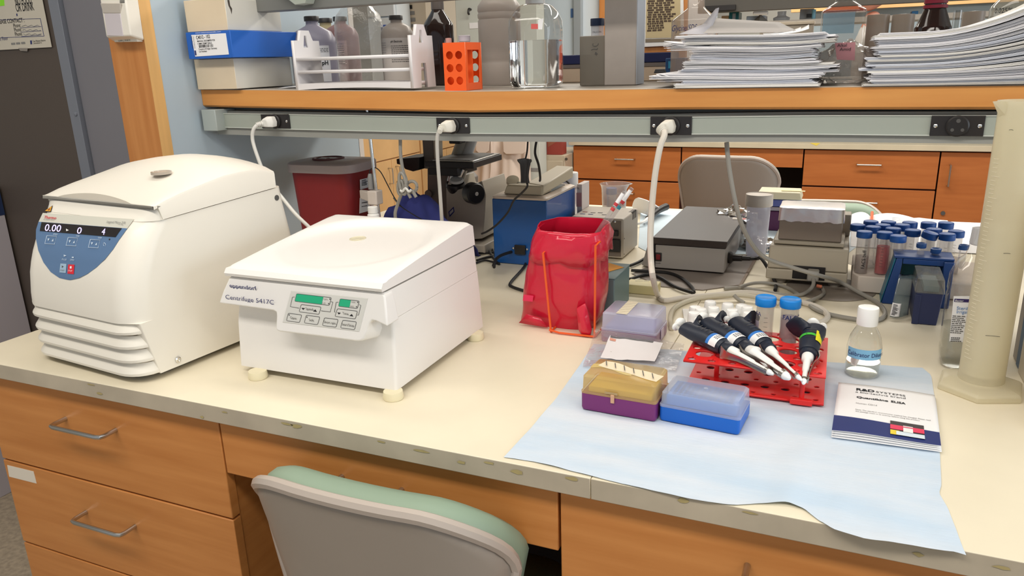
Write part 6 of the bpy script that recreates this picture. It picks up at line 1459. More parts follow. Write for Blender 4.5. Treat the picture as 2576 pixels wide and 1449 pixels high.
b = MB(); b.tube([pyy(1414, 450, yb-.03), pyy(1425, 456, yb-.01), pyy(1434, 465, yb-.005), pyy(1440, 478, yb+.01), pyy(1441, 495, yb+.02)], .0026, 6); tag(b.build('bath_lead', blk_r, None), 'short black lead curving off the cream head of the water bath', 'cord')
# tangled black cords left of the bath
for i, (ps, r_) in enumerate((([(1180, 586), (1210, 582), (1244, 580)], .0034), ([(1186, 590), (1215, 605), (1235, 640), (1250, 660), (1256, 664)], .0038), ([(1195, 592), (1222, 598), (1238, 625), (1246, 648), (1240, 668)], .003), ([(1192, 634), (1215, 637), (1245, 634)], .0028), ([(1200, 655), (1222, 648), (1250, 644), (1285, 648), (1305, 652), (1322, 662), (1312, 680), (1284, 712), (1290, 722), (1330, 735)], .0038), ([(1340, 608), (1322, 615), (1296, 630), (1262, 642), (1246, 655), (1243, 672)], .0042), ([(1195, 662), (1220, 655), (1250, 662), (1256, 662)], .003))):
    b = MB(); b.tube([pz(*p, ZB+.0045+(.035*(1-abs(j-len(ps)/2)/len(ps)) if i in (0, 5) else 0)) for j, p in enumerate(ps)], r_, 7)
    tag(b.build('black_cable', blk_r, None), ('black cable running into the left side of the blue water bath', 'thick black cable sweeping down beside the water bath corner', 'black cable curling at the corner of the blue bath', 'short straight black cable left of the blue bath', 'long black cable looping under the bath toward the red bag', 'black cable crossing in front of the bath power inlet', 'lowest short black cable near the bath corner')[i], 'cable', 'black cables by the water bath')
# jar and cartons behind the bath
Y = 2.24; c = pyy(1434, 470, Y); r = rad(1416, 1456, Y, 450); hv = lambda yy: pyy(1434, yy, Y).z
t = thing('lidded_jar', (c.x, Y, ZB), 'white-lidded jar standing behind the blue water bath', 'jar')
zj = pyy(1434, 466, Y).z
b = MB(); b.lathe([(r*.95, 0), (r*.97, zj-ZB-.002)], (c.x, Y, ZT), 24, cap1=False); b.build('body', frost, t)
b = MB(); b.lathe([(r, zj-ZB), (r, hv(434)-ZB-.002), (r*.95, hv(434)-ZB), (.001, hv(434)-ZB)], (c.x, Y, ZT), 26); b.build('lid', white, t)
Y = 2.12; a, c = pyy(1413, 465, Y), pyy(1464, 465, Y)
t = thing('small_carton', (a.x, Y, ZB), 'small white carton with red print beside the blue water bath', 'box')
zc_ = pyy(1440, 463, Y).z; zm_ = pyy(1440, 483, Y).z
b = MB(); b.box(x1+.006, c.x, Y, Y+.07, ZT, zc_); b.build('carton', mat('carton_white', rgb(214, 204, 200), .6), t, bevel=.001)
b = MB(); b.prism([pyy(1450, 485, Y-.001), pyy(1463, 485, Y-.001), pyy(1463, 520, Y-.001), pyy(1450, 520, Y-.001)], (0, .0006, 0)); b.build('panel', mat('carton_pink', rgb(190, 140, 140), .6), t)
fit_text('STIL', pyy(1447, 476, Y-.001), pyy(1458, 476, Y-.001), (0, 0, 1), .006, ink, t)

# plastic beaker with a tube
Y = 2.30; hv = lambda yy: pyy(1545, yy, Y).z-ZB; c = pyy(1545, 500, Y); r = rad(1509, 1578, Y, 460); rb = rad(1511, 1568, Y, 515)
t = thing('plastic_beaker', (c.x, Y, ZB), 'clear plastic beaker with a pouring spout behind the beige power unit', 'beaker')
zt_ = hv(462); b = MB()
def bring(rr, z, sp=0): return [(c.x+rr*math.cos(2*PI*i/32)*(1+(sp*max(0, math.cos(2*PI*i/32-.15))**10)), Y+rr*math.sin(2*PI*i/32), ZT+z) for i in range(32)]
b.loft([bring(rb*.9, 0), bring(r*.93, zt_*.9), bring(r*.98, zt_*.97, .1), bring(r*1.08, zt_, .25), bring(r*1.0, zt_, .2), bring(r*.92, zt_*.9), bring(rb*.88, .003)]); b.build('body', thin('beaker_film', (.9, .88, .87), .93, .1, .28, rgb(214, 204, 200), 1.2), t, angle=40)
blue_c = mat('tube_cap_blue', rgb(30, 88, 168), .42)
def ribcap(mb, x, y, z, r, h, n=40, axis=None):
    mb.lathe([(r*.98, 0), (r, .001), (r, h-.0025), (r*.96, h-.0006), (r*.90, h), (r*.84, h-.0008), (.0005, h-.0008)], (x, y, z), n, axis)
t = thing('centrifuge_tube', (c.x-.004, Y, ZB), 'blue-capped tube standing in the clear plastic beaker', 'tube')
cx = pyy(1538, 500, Y).x; rr = rad(1525, 1552, Y, 480)
b = MB(); b.lathe([(rr*.4, .004), (rr*.88, .016), (rr*.88, hv(489)-.002)], (cx, Y, ZT), 22, cap1=False); b.build('body', frost, t)
b = MB(); ribcap(b, cx, Y, ZT+hv(489), rr, hv(473)-hv(489)); b.build('cap', blue_c, t)
wlines(t, cx, Y, ZT, rr*.89, -30, 0, hv(495), .006, 6, seed=8)

# beige power unit
fr_ = pz(1567, 655, ZB); yP_ = fr_.y; x1 = fr_.x; x0 = pyy(1436, 560, yP_).x; zt_ = pyy(1567, 551, yP_).z; yb = pxx(1606, 523, x1).y
t = thing('power_unit', ((x0+x1)/2, yP_, ZB), 'beige box power unit with a brown front plate behind the red bag', 'power supply')
bu = mat('unit_beige', rgb(190, 180, 166), .45)
b = MB(); b.box(x0, x1, yP_, yb, ZB+.004, zt_); b.build('case', bu, t, bevel=.006, seg=3)
b = MB(); b.box(x0+.006, x1-.006, yP_-.0015, yP_+.001, ZB+.01, zt_-.006); fpn = b.build('front_plate', mat('plate_brown', rgb(120, 108, 98), .35), t, bevel=.002)
for (u0, v0, u1, v1, m_) in ((1533, 578, 1556, 594, blk), (1530, 600, 1562, 634, blk)):
    a, c = pyy(u0, v0, yP_-.002), pyy(u1, v1, yP_-.002); b = MB(); b.box(a.x, c.x, yP_-.009, yP_-.0018, c.z, a.z); b.build('switch' if v0 < 590 else 'mains_socket', m_, fpn, bevel=.002)
for u0, v0 in ((1547, 558), (1533, 565)):
    c = pyy(u0, v0, yP_-.002); b = MB(); b.lathe([(.003, 0), (.001, .001)], (c.x, yP_-.0016, c.z), 8, (0, -1, 0)); b.build('screw', chrome, fpn)
for i, (u, v_, cl) in enumerate(((1472, 533, mat('mark_red', rgb(150, 70, 60), .5)), (1492, 535, grey_d), (1510, 535, grey_d), (1466, 538, ink_b), (1486, 539, ink_b), (1520, 540, grey_d))):
    c = pz(u, v_, zt_+.0005); b = MB(); b.box(c.x-.007, c.x+.007, c.y-.003, c.y+.003, zt_+.0003, zt_+.0008); b.build('button', cl, t)
for i in range(4):
    b = MB(); yy = yb-.03-i*.012; b.box(x1-.012, x1+.0008, yy, yy+.004, zt_-.022, zt_+.0006); b.build('vent_slot', grey_d, t)
for v_ in (.015, .06):
    b = MB(); b.lathe([(.0022, 0), (.001, .001)], (x1, yP_+.012, ZB+v_), 8, (1, 0, 0)); b.build('screw', grey_d, t)

# bench paper at the far side
bp_m = mat('pad_far', rgb(206, 222, 232), .8, var=.05, vscale=10)
b = MB(); ps = [(1606, 622), (1612, 523), (1660, 529), (1716, 531), (1880, 545), (2130, 553), (2240, 556), (2130, 640), (1640, 640)]
b.prism([pz(*p, ZB+.0004) for p in ps], (0, 0, .0012)); tag(b.build('bench_pad', bp_m, None), 'pale blue absorbent pad at the far edge of the bench behind the hot plate', 'pad')
b = MB(); b.prism([pz(*p, ZB+.0022) for p in ((2140, 560), (2250, 556), (2376, 557.5), (2490, 562), (2490, 640), (2140, 620))], (0, 0, .0008)); tag(b.build('paper_sheet', paper, None), 'white sheet under the tube rack at the far bench edge', 'paper')
b = MB(); b.tube([pz(1600, 532, ZB+.004), pz(1606, 517, ZB+.03), pz(1622, 520, ZB+.035), pz(1640, 527, ZB+.03), pz(1652, 531, ZB+.01)], .004, 6, flat=8); tag(b.build('crumpled_tissue', paper, None), 'white tissue edge curling beside the beige power unit', 'tissue')
# pipette lying far
t = thing('pipette', pz(1650, 540, ZB+.02), 'black pipette lying beyond the white hanging cord near the bench edge', 'pipette')
b = MB(); b.tube([pz(1676, 520, ZB+.030), pz(1655, 530, ZB+.028), pz(1630, 550, ZB+.02)], lambda f_: .013-.003*f_, 10); b.build('body', blk, t)
b = MB(); b.tube([pz(1630, 550, ZB+.02), pz(1616, 560, ZB+.015), pz(1594, 565, ZB+.009)], lambda f_: .007-.004*f_, 8); b.build('tip', white, t)
b = MB(); b.tube([pz(1640, 545, ZB+.018), pz(1622, 552, ZB+.012), pz(1620, 562, ZB+.008)], .002, 6); b.build('lever', blk, t)

# steel tray and hot plate
fl, frr = pz(1647, 676, ZB+.006), pz(1827, 689, ZB+.006)
b = MB(); b.prism([pz(*p, ZB+.0005) for p in ((1590, 690), (1664, 722), (1768, 731), (1861, 718), (1901, 646), (1720, 630))], (0, 0, .002)); t = tag(b.build('steel_mat', mat('mat_grey', rgb(128, 118, 110), .45, var=.06), None), 'dull grey metal mat under the black-topped hot plate', 'mat')
b = MB(); b.prism([pz(*p, ZB+.0026) for p in ((1858, 720), (1866, 718), (1908, 646), (1900, 646))], (0, 0, .002)); tag(b.build('brown_tape', mat('tape_brown', rgb(118, 98, 80), .6), None), 'strip of dark tape along the right edge of the grey metal mat', 'tape')
yH = (fl.y+frr.y)/2; x0, x1 = pyy(1647, 640, yH).x, frr.x; zt0 = pyy(1827, 627, yH).z; zt1 = pyy(1829, 608, yH).z; yb = pxx(1886, 548, x1+.002).y
t = thing('hot_plate', ((x0+x1)/2, yH, ZB), 'grey hot plate with a thick black top and a small red switch', 'hot plate')
b = MB(); b.box(x0, x1-.006, yH+.004, yb-.01, ZB+.007, zt0-.001); b.build('body', mat('plate_grey', rgb(150, 144, 138), .4), t, bevel=.002)
b = MB(); b.hexa([(x0-.004, yH+.001, zt0), (x1-.004, yH+.001, zt0), (x1-.004, yb-.004, zt0), (x0-.004, yb-.004, zt0)], [(x0-.007, yH-.003, zt1), (x1, yH-.003, zt1), (x1, yb, zt1), (x0-.007, yb, zt1)]); b.build('top', mat('plate_black', rgb(58, 50, 48), .42), t, bevel=.002)
a, c = pyy(1648.5, 635, yH+.003), pyy(1664, 657, yH+.003)
b = MB(); b.box(a.x, c.x, yH+.001, yH+.005, c.z, a.z); sw = b.build('switch_frame', blk, t, bevel=.001)
b = MB(); b.box(a.x+.003, c.x-.003, yH-.001, yH+.002, c.z+.004, a.z-.004); b.build('red_switch', mat('switch_red', rgb(110, 20, 28), .35), sw, bevel=.001)
fit_text('POWER', pyy(1649, 663, yH+.0035), pyy(1662, 663.5, yH+.0035), (0, 0, 1), .003, ink, t)
b = MB(); b.loft([[(x0-.002, yH+.002, ZB+.004), (x0-.002, yb-.02, ZB+.004), (x0-.002, yb-.02, zt0-.006), (x0-.002, yH+.002, zt0-.006)], [(x0-.042, yH+.03, ZB+.004), (x0-.042, yb-.04, ZB+.004), (x0-.026, yb-.04, zt0-.008), (x0-.026, yH+.03, zt0-.008)]]); b.build('control_wedge', MT['plate_grey'], t, bevel=.002)
b = MB(); b.box(x0-.006, x0-.001, yH-.002, yH+.03, ZB+.003, zt0+.002); b.build('wedge_edge', blk, t, bevel=.001)
for x_ in (x0+.02, x1-.03):
    for y_ in (yH+.03, yb-.04):
        b = MB(); b.cyl((x_, y_, ZB+.0031), (x_, y_, ZB+.0075), .01, n=12); b.build('foot', blk_r, t)
b = MB(); c = pz(1843, 550, zt1); b.box(c.x, c.x+.04, c.y-.012, c.y+.012, zt1+.0003, zt1+.0008); b.build('sticker', mat('sticker_grey', rgb(184, 176, 166), .5), t)
b = MB(); b.box(c.x+.028, c.x+.036, c.y-.01, c.y+.01, zt1+.0009, zt1+.0012); b.build('sticker_red', mat('sticker_r', rgb(190, 80, 80), .5), t)
t = thing('power_lead', pyy(1860, 648, yH+.06), 'black power lead with a ribbed plug in the right side of the hot plate', 'cord')
p_ = pxx(1838, 648, x1)
b = MB(); b.lathe([(.016, 0), (.016, .006), (.009, .012), (.0085, .034), (.0065, .036), (.006, .056)], (x1-.005, p_.y, p_.z), 14, (1, -.12, .05)); b.build('plug', blk, t)
b = MB(); q0 = Vector((x1+.048, p_.y-.006, p_.z+.002)); b.tube([q0, q0+Vector((.02, -.005, .003)), pz(1915, 650, ZB+.05), pz(1935, 680, ZB+.03), pz(1951, 712, ZB+.006), pz(1950, 730, ZB+.006)], .0045, 8); b.build('cord', blk_r, t)
for i, ps in enumerate(([(1588, 680), (1625, 682), (1680, 686), (1715, 700), (1740, 722), (1746, 735)], [(1585, 702), (1630, 690), (1664, 700), (1700, 722), (1745, 737)], [(1585, 668), (1605, 660), (1622, 650)])):
    b = MB(); b.tube([pz(*p, ZB+.007) for p in ps], .0042, 7); tag(b.build('black_cable', blk_r, None), ('upper black cable arching over the grey metal mat', 'lower black cable beside the cream adapter box', 'short black cable behind the teal box')[i], 'cable', 'black cables on the grey mat')

# white jar, foil, tip boxes behind
Y = 2.17; c = pyy(1906, 560, Y); hv = lambda yy: pyy(1906, yy, Y).z-ZB; r = rad(1871, 1943, Y, 500); r2 = rad(1876, 1938, Y, 560)
t = thing('sample_jar', (c.x, Y, ZB), 'frosted jar with a broad white screw lid beside the foil wrapped block', 'jar')
b = MB(); b.lathe([(r2*.8, .002), (r2*.85, .006), (r2, hv(525)), (r2*.95, hv(518))], (c.x, Y, ZT), 28, cap1=False); b.build('body', thin('jar_frost', (.9, .9, .94), .9, .2, .7, rgb(214, 214, 226), .6), t)
b = MB(); b.lathe([(r, hv(517)), (r*1.01, hv(515)), (r, hv(490)), (r*.97, hv(488)), (r*.92, hv(490)), (.001, hv(490))], (c.x, Y, ZT), 30); b.build('lid', mat('lid_warm', rgb(220, 212, 202), .45), t)
foil_m = mat('foil', (.8, .78, .76, 1), .16, 1.0, bump=.4, bscale=60)
c = pyy(1850, 540, 2.30); crumple(c.x, 2.30, c.z-.02, .055, .04, .04, foil_m, 'foil_ball', 'crumpled foil sheet behind the black hot plate', 'foil', 7, .5, 30, ZB+.002)
c = pz(1914, 625, ZB); crumple(c.x, c.y-.02, ZB+.014, .045, .03, .02, foil_m, 'foil_scrap', 'crumpled foil scrap round the foot of the frosted jar', 'foil', 9, .5, 30, ZB+.002)
bagm = thin('small_bag', (.84, .82, .8), .92, .12, .3, rgb(176, 168, 160), 1.3, bump=.5, bscale=60)
c = pz(1868, 625, ZB); crumple(c.x, c.y+.02, ZB+.025, .035, .03, .025, bagm, 'plastic_bag', 'clear plastic wrap beside the black power plug', 'bag', 12, .3, 24, ZB+.003)
Y = 2.50; a, c = pyy(1905, 490, Y), pyy(2017, 490, Y); hv = lambda yy: pyy(1960, yy, Y).z
t = thing('tip_box', ((a.x+c.x)/2, Y, ZB), 'cream-lidded tip box on a purple base at the far edge by the grey chair', 'tip box')
b = MB(); b.box(a.x+.004, c.x-.012, Y+.004, Y+.08, ZB+.0025, hv(532)); b.build('purple_base', mat('plum', rgb(82, 34, 74), .4), t, bevel=.003)
b = MB(); b.box(a.x, c.x, Y, Y+.085, hv(531), hv(522)); b.build('blue_rim', mat('rim_grey', rgb(150, 142, 150), .4), t, bevel=.002)
b = MB(); b.box(a.x+.003, c.x-.003, Y+.003, Y+.082, hv(521), hv(503)); b.build('blue_tray', mat('tray_blue', rgb(84, 92, 150), .45), t, bevel=.002)
b = MB(); b.hexa([(a.x-.001, Y-.001, hv(502)), (c.x+.001, Y-.001, hv(502)), (c.x+.001, Y+.086, hv(502)), (a.x-.001, Y+.086, hv(502))], [(a.x+.002, Y+.003, hv(484)), (c.x-.004, Y+.003, hv(484)), (c.x-.006, Y+.082, hv(482)), (a.x+.004, Y+.082, hv(482))]); ld = b.build('lid', mat('lid_cream', rgb(214, 206, 178), .45), t, bevel=.003)
b = MB(); b.box(a.x+.07, a.x+.14, Y+.02, Y+.035, hv(483)+.0002, hv(483)+.0012); b.build('tape', mat('tape_cream', rgb(224, 208, 160), .6), ld)

# shaker with foil covered block
yK2 = 1.90; fl, fr2 = pyy(1928, 698, yK2), pyy(2128, 712, yK2)
sb_ = mat('shaker_beige', rgb(176, 166, 148), .45); zt_ = pyy(1930, 617, yK2).z; x0, x1 = fl.x, fr2.x
yb = yK2+.21
t = thing('shaker', ((x0+x1)/2, yK2, ZB), 'beige benchtop shaker with a dark socket panel behind the white-capped bottle', 'shaker')
b = MB(); b.box(x0-.002, x1+.002, yK2-.002, yb, ZB+.014, ZB+.040); b.build('lower_case', sb_, t, bevel=.003)
b = MB(); b.hexa([(x0, yK2, ZB+.0405), (x1+.001, yK2, ZB+.0405), (x1+.001, yb, ZB+.0405), (x0, yb, ZB+.0405)], [(x0+.002, yK2+.004, zt_), (x1, yK2+.004, zt_), (x1, yb, zt_), (x0+.006, yb, zt_)]); b.build('upper_case', sb_, t, bevel=.004)
b = MB(); b.box(x1-.04, x1, yb-.06, yb-.01, zt_+.0003, zt_+.055); b.build('rear_post', sb_, t, bevel=.003)
a, c = pyy(1995, 667, yK2-.001), pyy(2074, 706, yK2-.001)
b = MB(); b.box(a.x, c.x, yK2-.0035, yK2-.0005, max(c.z, ZB+.018), a.z); sp_ = b.build('socket_panel', blk, t, bevel=.001)
for x_ in (x0+.03, x1-.025):
    for y_ in (yK2+.025, yb-.03):
        b = MB(); b.lathe([(.014, .0014), (.016, .006), (.016, .0135)], (x_, y_, ZB), 16); b.build('foot', mat('foot_grey', rgb(150, 142, 132), .5), t)
ta, tc_ = pyy(1946, 612, yK2+.015), pyy(2124, 622, yK2+.015)
b = MB(); b.box(ta.x, tc_.x, yK2+.012, yb-.03, zt_+.002, zt_+.012); b.build('platform', sb_, t, bevel=.003)
t2_ = thing('foil_block', ((ta.x+tc_.x)/2, yK2+.02, zt_+.0125), 'clear box covered with foil standing on the beige shaker', 'box')
ba, bc = pyy(1957, 606, yK2+.02), pyy(2116, 610, yK2+.02); zb_ = zt_+.0125; zf0 = pyy(2040, 558, yK2+.02).z; zf1 = pyy(2040, 524, yK2+.02).z; yb2 = yK2+.115
b = MB(); b.box(ba.x, bc.x, yK2+.02, yb2, zb_, zf1-.004); b.build('box', mat('taupe_box', rgb(150, 136, 124), .25), t2_, bevel=.002)
b = MB(); NX = 26
def foilring(z, e, jit, sd):
    per = rrect(ba.x-e, bc.x+e, yK2+.02-e, yb2+e, .006, 0, 2)
    base = rrect(ba.x, bc.x, yK2+.02, yb2, .006, 0, 2); out = []
    for i in range(len(per)):
        p, q_ = per[i], per[(i+1) % len(per)]; k = max(1, int((base[(i+1) % len(per)]-base[i]).length/.008))
        for j in range(k):
            s_ = p.lerp(q_, j/k); nz = mnoise.noise(Vector((s_.x*60, s_.y*60, z*40+sd))); out.append(Vector((s_.x+nz*.0012, s_.y+nz*.0012, z+jit*nz)))
    return out
b.loft([foilring(zf0, .003, .004, 0), foilring(lerp(zf0, zf1, .5), .0025, .001, 3), foilring(zf1-.001, .002, .0005, 5), foilring(zf1+.0006, -.004, .0005, 6)], cap0=False); b.build('foil_cover', mat('foil_matte', (.72, .68, .66, 1), .3, 1.0, bump=.3, bscale=50), t2_, angle=25)
# notebook and pen
t = thing('notebook', pz(2190, 560, ZB), 'open white notebook lying at the far edge behind the blue tube caps', 'notebook')
g0, g1 = pz(2190, 572, ZB), pz(2191, 533, ZB)
xL, xM, xR = pz(2100, 560, ZB).x, g0.x, pz(2382, 560, ZB).x
for nm, xa_, s_ in (('page_block', xL, -1), ('page_block', xR, 1)):
    b = MB(); loops = []
    for i in range(15):
        u = i/14; x = lerp(xM, xa_, u); h_ = .004+.020*math.sin(PI*min(1, u*1.6+.02))**.7*(1-u*.6) if u < .62 else .004+.020*.62*math.exp(-(u-.62)*4)*.55
        loops.append([(x, 2.56, ZB+.0032), (x, 2.775, ZB+.0032), (x, 2.775, ZB+.0035+h_), (x, 2.56, ZB+.0035+h_)])
    b.loft(loops); b.build(nm, paper, t, angle=30)
lines(5, (xM+.06, 2.70, ZB+.0243), (xM+.2, 2.70, ZB+.018), (0, -1, 0), .02, .003, grey_m, t, seed=4)
b = MB(); b.cyl(pz(2192, 565, ZB+.026), pz(2194, 534, ZB+.026), .0045, n=8); tag(b.build('orange_pen', mat('pen_orange', rgb(226, 104, 56), .4), None), 'orange pen lying in the fold of the open notebook', 'pen')
# adapter box, teal box with sticky note
fr3 = pz(1650, 745, ZB); yA = fr3.y; x1 = fr3.x; x0 = pyy(1572, 735, yA).x; zt_ = pyy(1650, 722, yA).z
t = thing('adapter_box', ((x0+x1)/2, yA, ZB), 'cream adapter box lying right of the teal box', 'box')
b = MB(); b.box(x0, x1, yA, pxx(1663, 694, x1).y, ZT, zt_); b.build('case', mat('adapter_cream', rgb(200, 188, 140), .5), t, bevel=.002)
fit_text('Curtis', pz(1597, 708, zt_), pz(1632, 708, zt_), (0, 1, 0), .008, grey_m, t)
fr4 = pz(1542, 800, ZB); yA = 1.54; x1 = pyy(1545, 740, yA).x; x0 = x1-.115; zt_ = pyy(1545, 702, yA).z; yb = pxx(1584, 660, x1).y
teal = mat('teal_grey_box', rgb(108, 132, 134), .45)
t = thing('teal_box', ((x0+x1)/2, yA, ZB), 'grey-teal plastic box behind the red bag with an orange note on top', 'box')
b = MB(); b.box(x0, x1, yA, yb, ZT, zt_-.002); b.build('body', teal, t, bevel=.002)
b = MB(); b.box(x0-.001, x1+.0015, yA-.001, yb+.001, zt_-.0018, zt_+.001); b.build('lid', teal, t, bevel=.001)
b = MB(); b.prism([pz(*p, zt_+.0014) for p in ((1500, 664), (1532, 662), (1569, 673), (1530, 684), (1500, 684))], (0, 0, .0008)); tag(b.build('sticky_note', mat('note_orange', rgb(246, 168, 46), .6), None), 'orange sticky note lying on the grey-teal box', 'note')
# ------------------------------------------------------------------ tube rack with blue-capped tubes
p_fl, p_fr = pz(2150, 740, ZB), pz(2222, 741, ZB)
foam = mat('white_foam', rgb(214, 202, 190), .8, bump=.1, bscale=150)
FX0 = pz(2148, 705, ZB).x-.005; FY0 = pz(2165, 738, ZB).y; FX1 = .36; FY1 = FY0+.21
b = MB(); b.loft([[(x, y, z) for x, y in ((FX0+.012, FY0), (FX1, FY0), (FX1, FY1), (FX0-.002, FY1), (FX0-.002, FY0+.03))] for z in (ZT+.0025, ZB+.042)])
tag(b.build('foam_rack', foam, None, bevel=.003), 'white foam tube rack full of blue-capped tubes at the right of the bench', 'rack')
ZCAP = ZB+.1385; ZBOT = ZB+.0432
tube_clear = thin('tube_film', (.92, .91, .9), .95, .12, .28, rgb(214, 208, 204), 1.1)
red_liq = mat('red_medium', rgb(214, 56, 70), .25, trans=.25)
clr_liq = thin('clear_medium', (.9, .86, .84), .9, .1, .35, rgb(206, 190, 184), .6)
caps = [(2175, 594, 0, 'blue-capped tube with handwritten letters at the front left of the foam rack'), (2226, 596, 1, 'blue-capped tube filled with red liquid in the foam rack'), (2260, 605, 2, 'blue-capped tube just right of the red-filled tube'),
        (2381, 600, 2, 'blue-capped tube standing at the front right, above the navy rack'), (2336, 596, 3, 'blue-capped tube whose cap sits tilted above the navy rack'),
        (2158, 577, 4, 'blue-capped tube at the left corner of the foam rack'), (2197, 582, 4, 'blue-capped tube in the second row behind the lettered tube'), (2247, 586, 4, 'blue-capped tube in the second row behind the red-filled tube'),
        (2300, 591, 2, 'blue-capped tube in the second row left of the tilted cap'), (2406, 593, 2, 'blue-capped tube at the far right of the foam rack'), (2191, 568, 4, 'blue-capped tube in the back row, first from the left'),
        (2235, 569, 4, 'blue-capped tube in the back row, second from the left'), (2221, 577, 4, 'blue-capped tube between the second and back rows at the left'), (2270, 577, 4, 'blue-capped tube between the second and back rows near the middle'),
        (2289, 571, 4, 'blue-capped tube in the back row, third from the left'), (2336, 572, 4, 'blue-capped tube in the back row, fourth from the left'), (2380, 572, 4, 'blue-capped tube in the back row, rightmost'), (2350, 588, 4, 'blue-capped tube behind the tilted cap')]
spots = []
for (px_, py_, k, lb_) in caps:
    c = pz(px_, py_-8, ZCAP); p = [c.x, c.y]
    spots.append(p)
for it in range(60):
    for i in range(len(spots)):
        for j in range(i):
            dx, dy = spots[i][0]-spots[j][0], spots[i][1]-spots[j][1]; d = math.hypot(dx, dy)
            if d < .0365:
                m_ = (.0365-d)/2/max(d, 1e-4); spots[i][0] += dx*m_; spots[i][1] += dy*m_; spots[j][0] -= dx*m_; spots[j][1] -= dy*m_
cap_me = {}
def centri_tube(x, y, z0, z1, r, m_cap, label, group, liquid=None, capT=0.0, writing=None, name='centrifuge_tube', body=None, cap_h=.0145, cone=True, marks=True, la=-10):
    t = thing(name, (x, y, z0), label, 'tube', group)
    ch = cap_h; zc = z1-ch; rb = r*.84
    b = MB(); b.lathe([(rb*.35, .001), (rb, .016), (rb, zc-z0+.004)] if cone else [(rb*.96, .0006), (rb, .002), (rb, zc-z0+.004)], (x, y, z0), 22, cap1=False); b.build('body', body or tube_clear, t)
    if liquid:
        b = MB(); h_ = (zc-z0)*liquid[1]; b.lathe([(rb*.34, .002), (rb*.94, .0165), (rb*.94, h_)] if cone else [(rb*.93, .002), (rb*.94, h_)], (x, y, z0), 22); b.build('liquid', liquid[0], t)
    b = MB()
    ax = Vector((math.sin(capT)*.8, -math.sin(capT)*.3, math.cos(capT)))
    ribcap(b, x, y, zc+.0045, r, ch, 36, ax); b.build('cap', m_cap, t, angle=50)
    if marks:
        b = MB()
        for i in range(8):
            zz = z0+(zc-z0)*(.25+.085*i); a0 = la
            for q0, q1, ht in ((a0, a0+24, .0006),):
                b.f([b.v((x+(rb+.0005)*math.sin(math.radians(a_)), y-(rb+.0005)*math.cos(math.radians(a_)), z_)) for a_, z_ in ((q0, zz), (q1, zz), (q1, zz+ht), (q0, zz+ht))])
        b.build('graduations', ink_b if writing else grey_d, t, smooth=False)
    return t, rb
for (px_, py_, k, lb_), (x, y) in zip(caps, spots):
    liq = {1: (red_liq, .82), 2: (clr_liq, .45), 0: (clr_liq, .5)}.get(k)
    t, rb = centri_tube(x, y, ZBOT, ZCAP, .0172, blue_c, lb_, 'blue-capped tubes in the foam rack', liq, capT=.28 if k == 3 else 0, marks=k in (0, 1, 2), la=8 if k == 0 else -20, cone=False)
    if k == 0:
        text('FACS buff', .011, ink, t, to3d=lambda u, v_, w_: (x+(rb+.0006)*math.sin(math.radians(28)-v_/rb), y-(rb+.0006)*math.cos(math.radians(28)-v_/rb), ZBOT+.012+u), name='handwriting', depth=0)
cap_s = mat('small_cap_blue', rgb(38, 74, 128), .45)

# blue rack, navy tip box, small tubes, blister pack
yN = pz(2330, 818, ZB).y; x0, x1 = pyy(2296.5, 800, yN).x, pyy(2372, 760, yN).x; zn = pyy(2297, 735, yN).z; zl_ = pyy(2330, 704, yN).z
navy = mat('navy_plastic', rgb(38, 46, 82), .45)
t = thing('tip_box', ((x0+x1)/2, yN, ZB), 'navy tip box with a clear smoky lid left of the sterile water bottle', 'tip box')
b = MB(); b.hexa([(x0, yN, ZT), (x1-.006, yN, ZT), (x1-.006, yN+.11, ZT), (x0, yN+.11, ZT)], [(x0, yN, zn), (x1, yN, zn), (x1, yN+.115, zn), (x0, yN+.115, zn)]); b.build('base', navy, t, bevel=.002)
b = MB(); b.box(x0-.002, x0+.010, yN-.002, yN, ZT, zn-.004); b.build('corner_rib', navy, t, bevel=.001)
lidf = thin('smoky_lid', (.84, .84, .8), .93, .12, .4, rgb(172, 170, 158), 1.0)
b = MB(); b.loft([rrect(x0-.002, x1+.002, yN-.002, yN+.117, .004, zn+.0004, 3), rrect(x0+.001, x1-.001, yN+.001, yN+.114, .004, zl_, 3)], cap0=False); b.build('lid', lidf, t)
b = MB(); b.box(x0+.014, x1-.008, yN+.012, yN+.10, zn+.0005, zn+.012); b.build('tip_tray', mat('tray_grey_blue', rgb(120, 146, 160), .5), t)
rk_b = mat('rack_blue', rgb(28, 62, 120), .4); rk_t = mat('rack_teal', rgb(20, 106, 132), .4)
yB_ = yN+.125
xa, xb_ = pyy(2222, 760, yB_).x, pyy(2404, 650, yB_).x; zt_ = pyy(2300, 650, yB_).z; zt2 = pyy(2300, 668, yB_).z
t = thing('blue_rack', ((xa+xb_)/2, yB_, ZB), 'navy and teal plastic rack frame standing behind the navy tip box', 'rack')
b = MB(); b.hexa([(xa-.004, yB_, ZT), (xa+.022, yB_, ZT), (xa+.022, yB_+.09, ZT), (xa-.004, yB_+.09, ZT)], [(xa+.018, yB_+.01, zt_), (xa+.030, yB_+.01, zt_), (xa+.030, yB_+.075, zt_), (xa+.018, yB_+.075, zt_)]); b.build('left_leg', rk_b, t, bevel=.002)
b = MB(); b.hexa([(xa-.006, yB_+.005, ZT), (xa-.0045, yB_+.005, ZT), (xa-.0045, yB_+.085, ZT), (xa-.006, yB_+.085, ZT)], [(xa+.014, yB_+.012, zt_-.004), (xa+.0165, yB_+.012, zt_-.004), (xa+.0165, yB_+.07, zt_-.004), (xa+.014, yB_+.07, zt_-.004)]); b.build('side_cover', rk_t, t, bevel=.001)
b = MB(); b.box(xa+.012, xb_, yB_+.008, yB_+.075, zt_-.004, zt_+.001); b.build('top_plate', rk_b, t, bevel=.001)
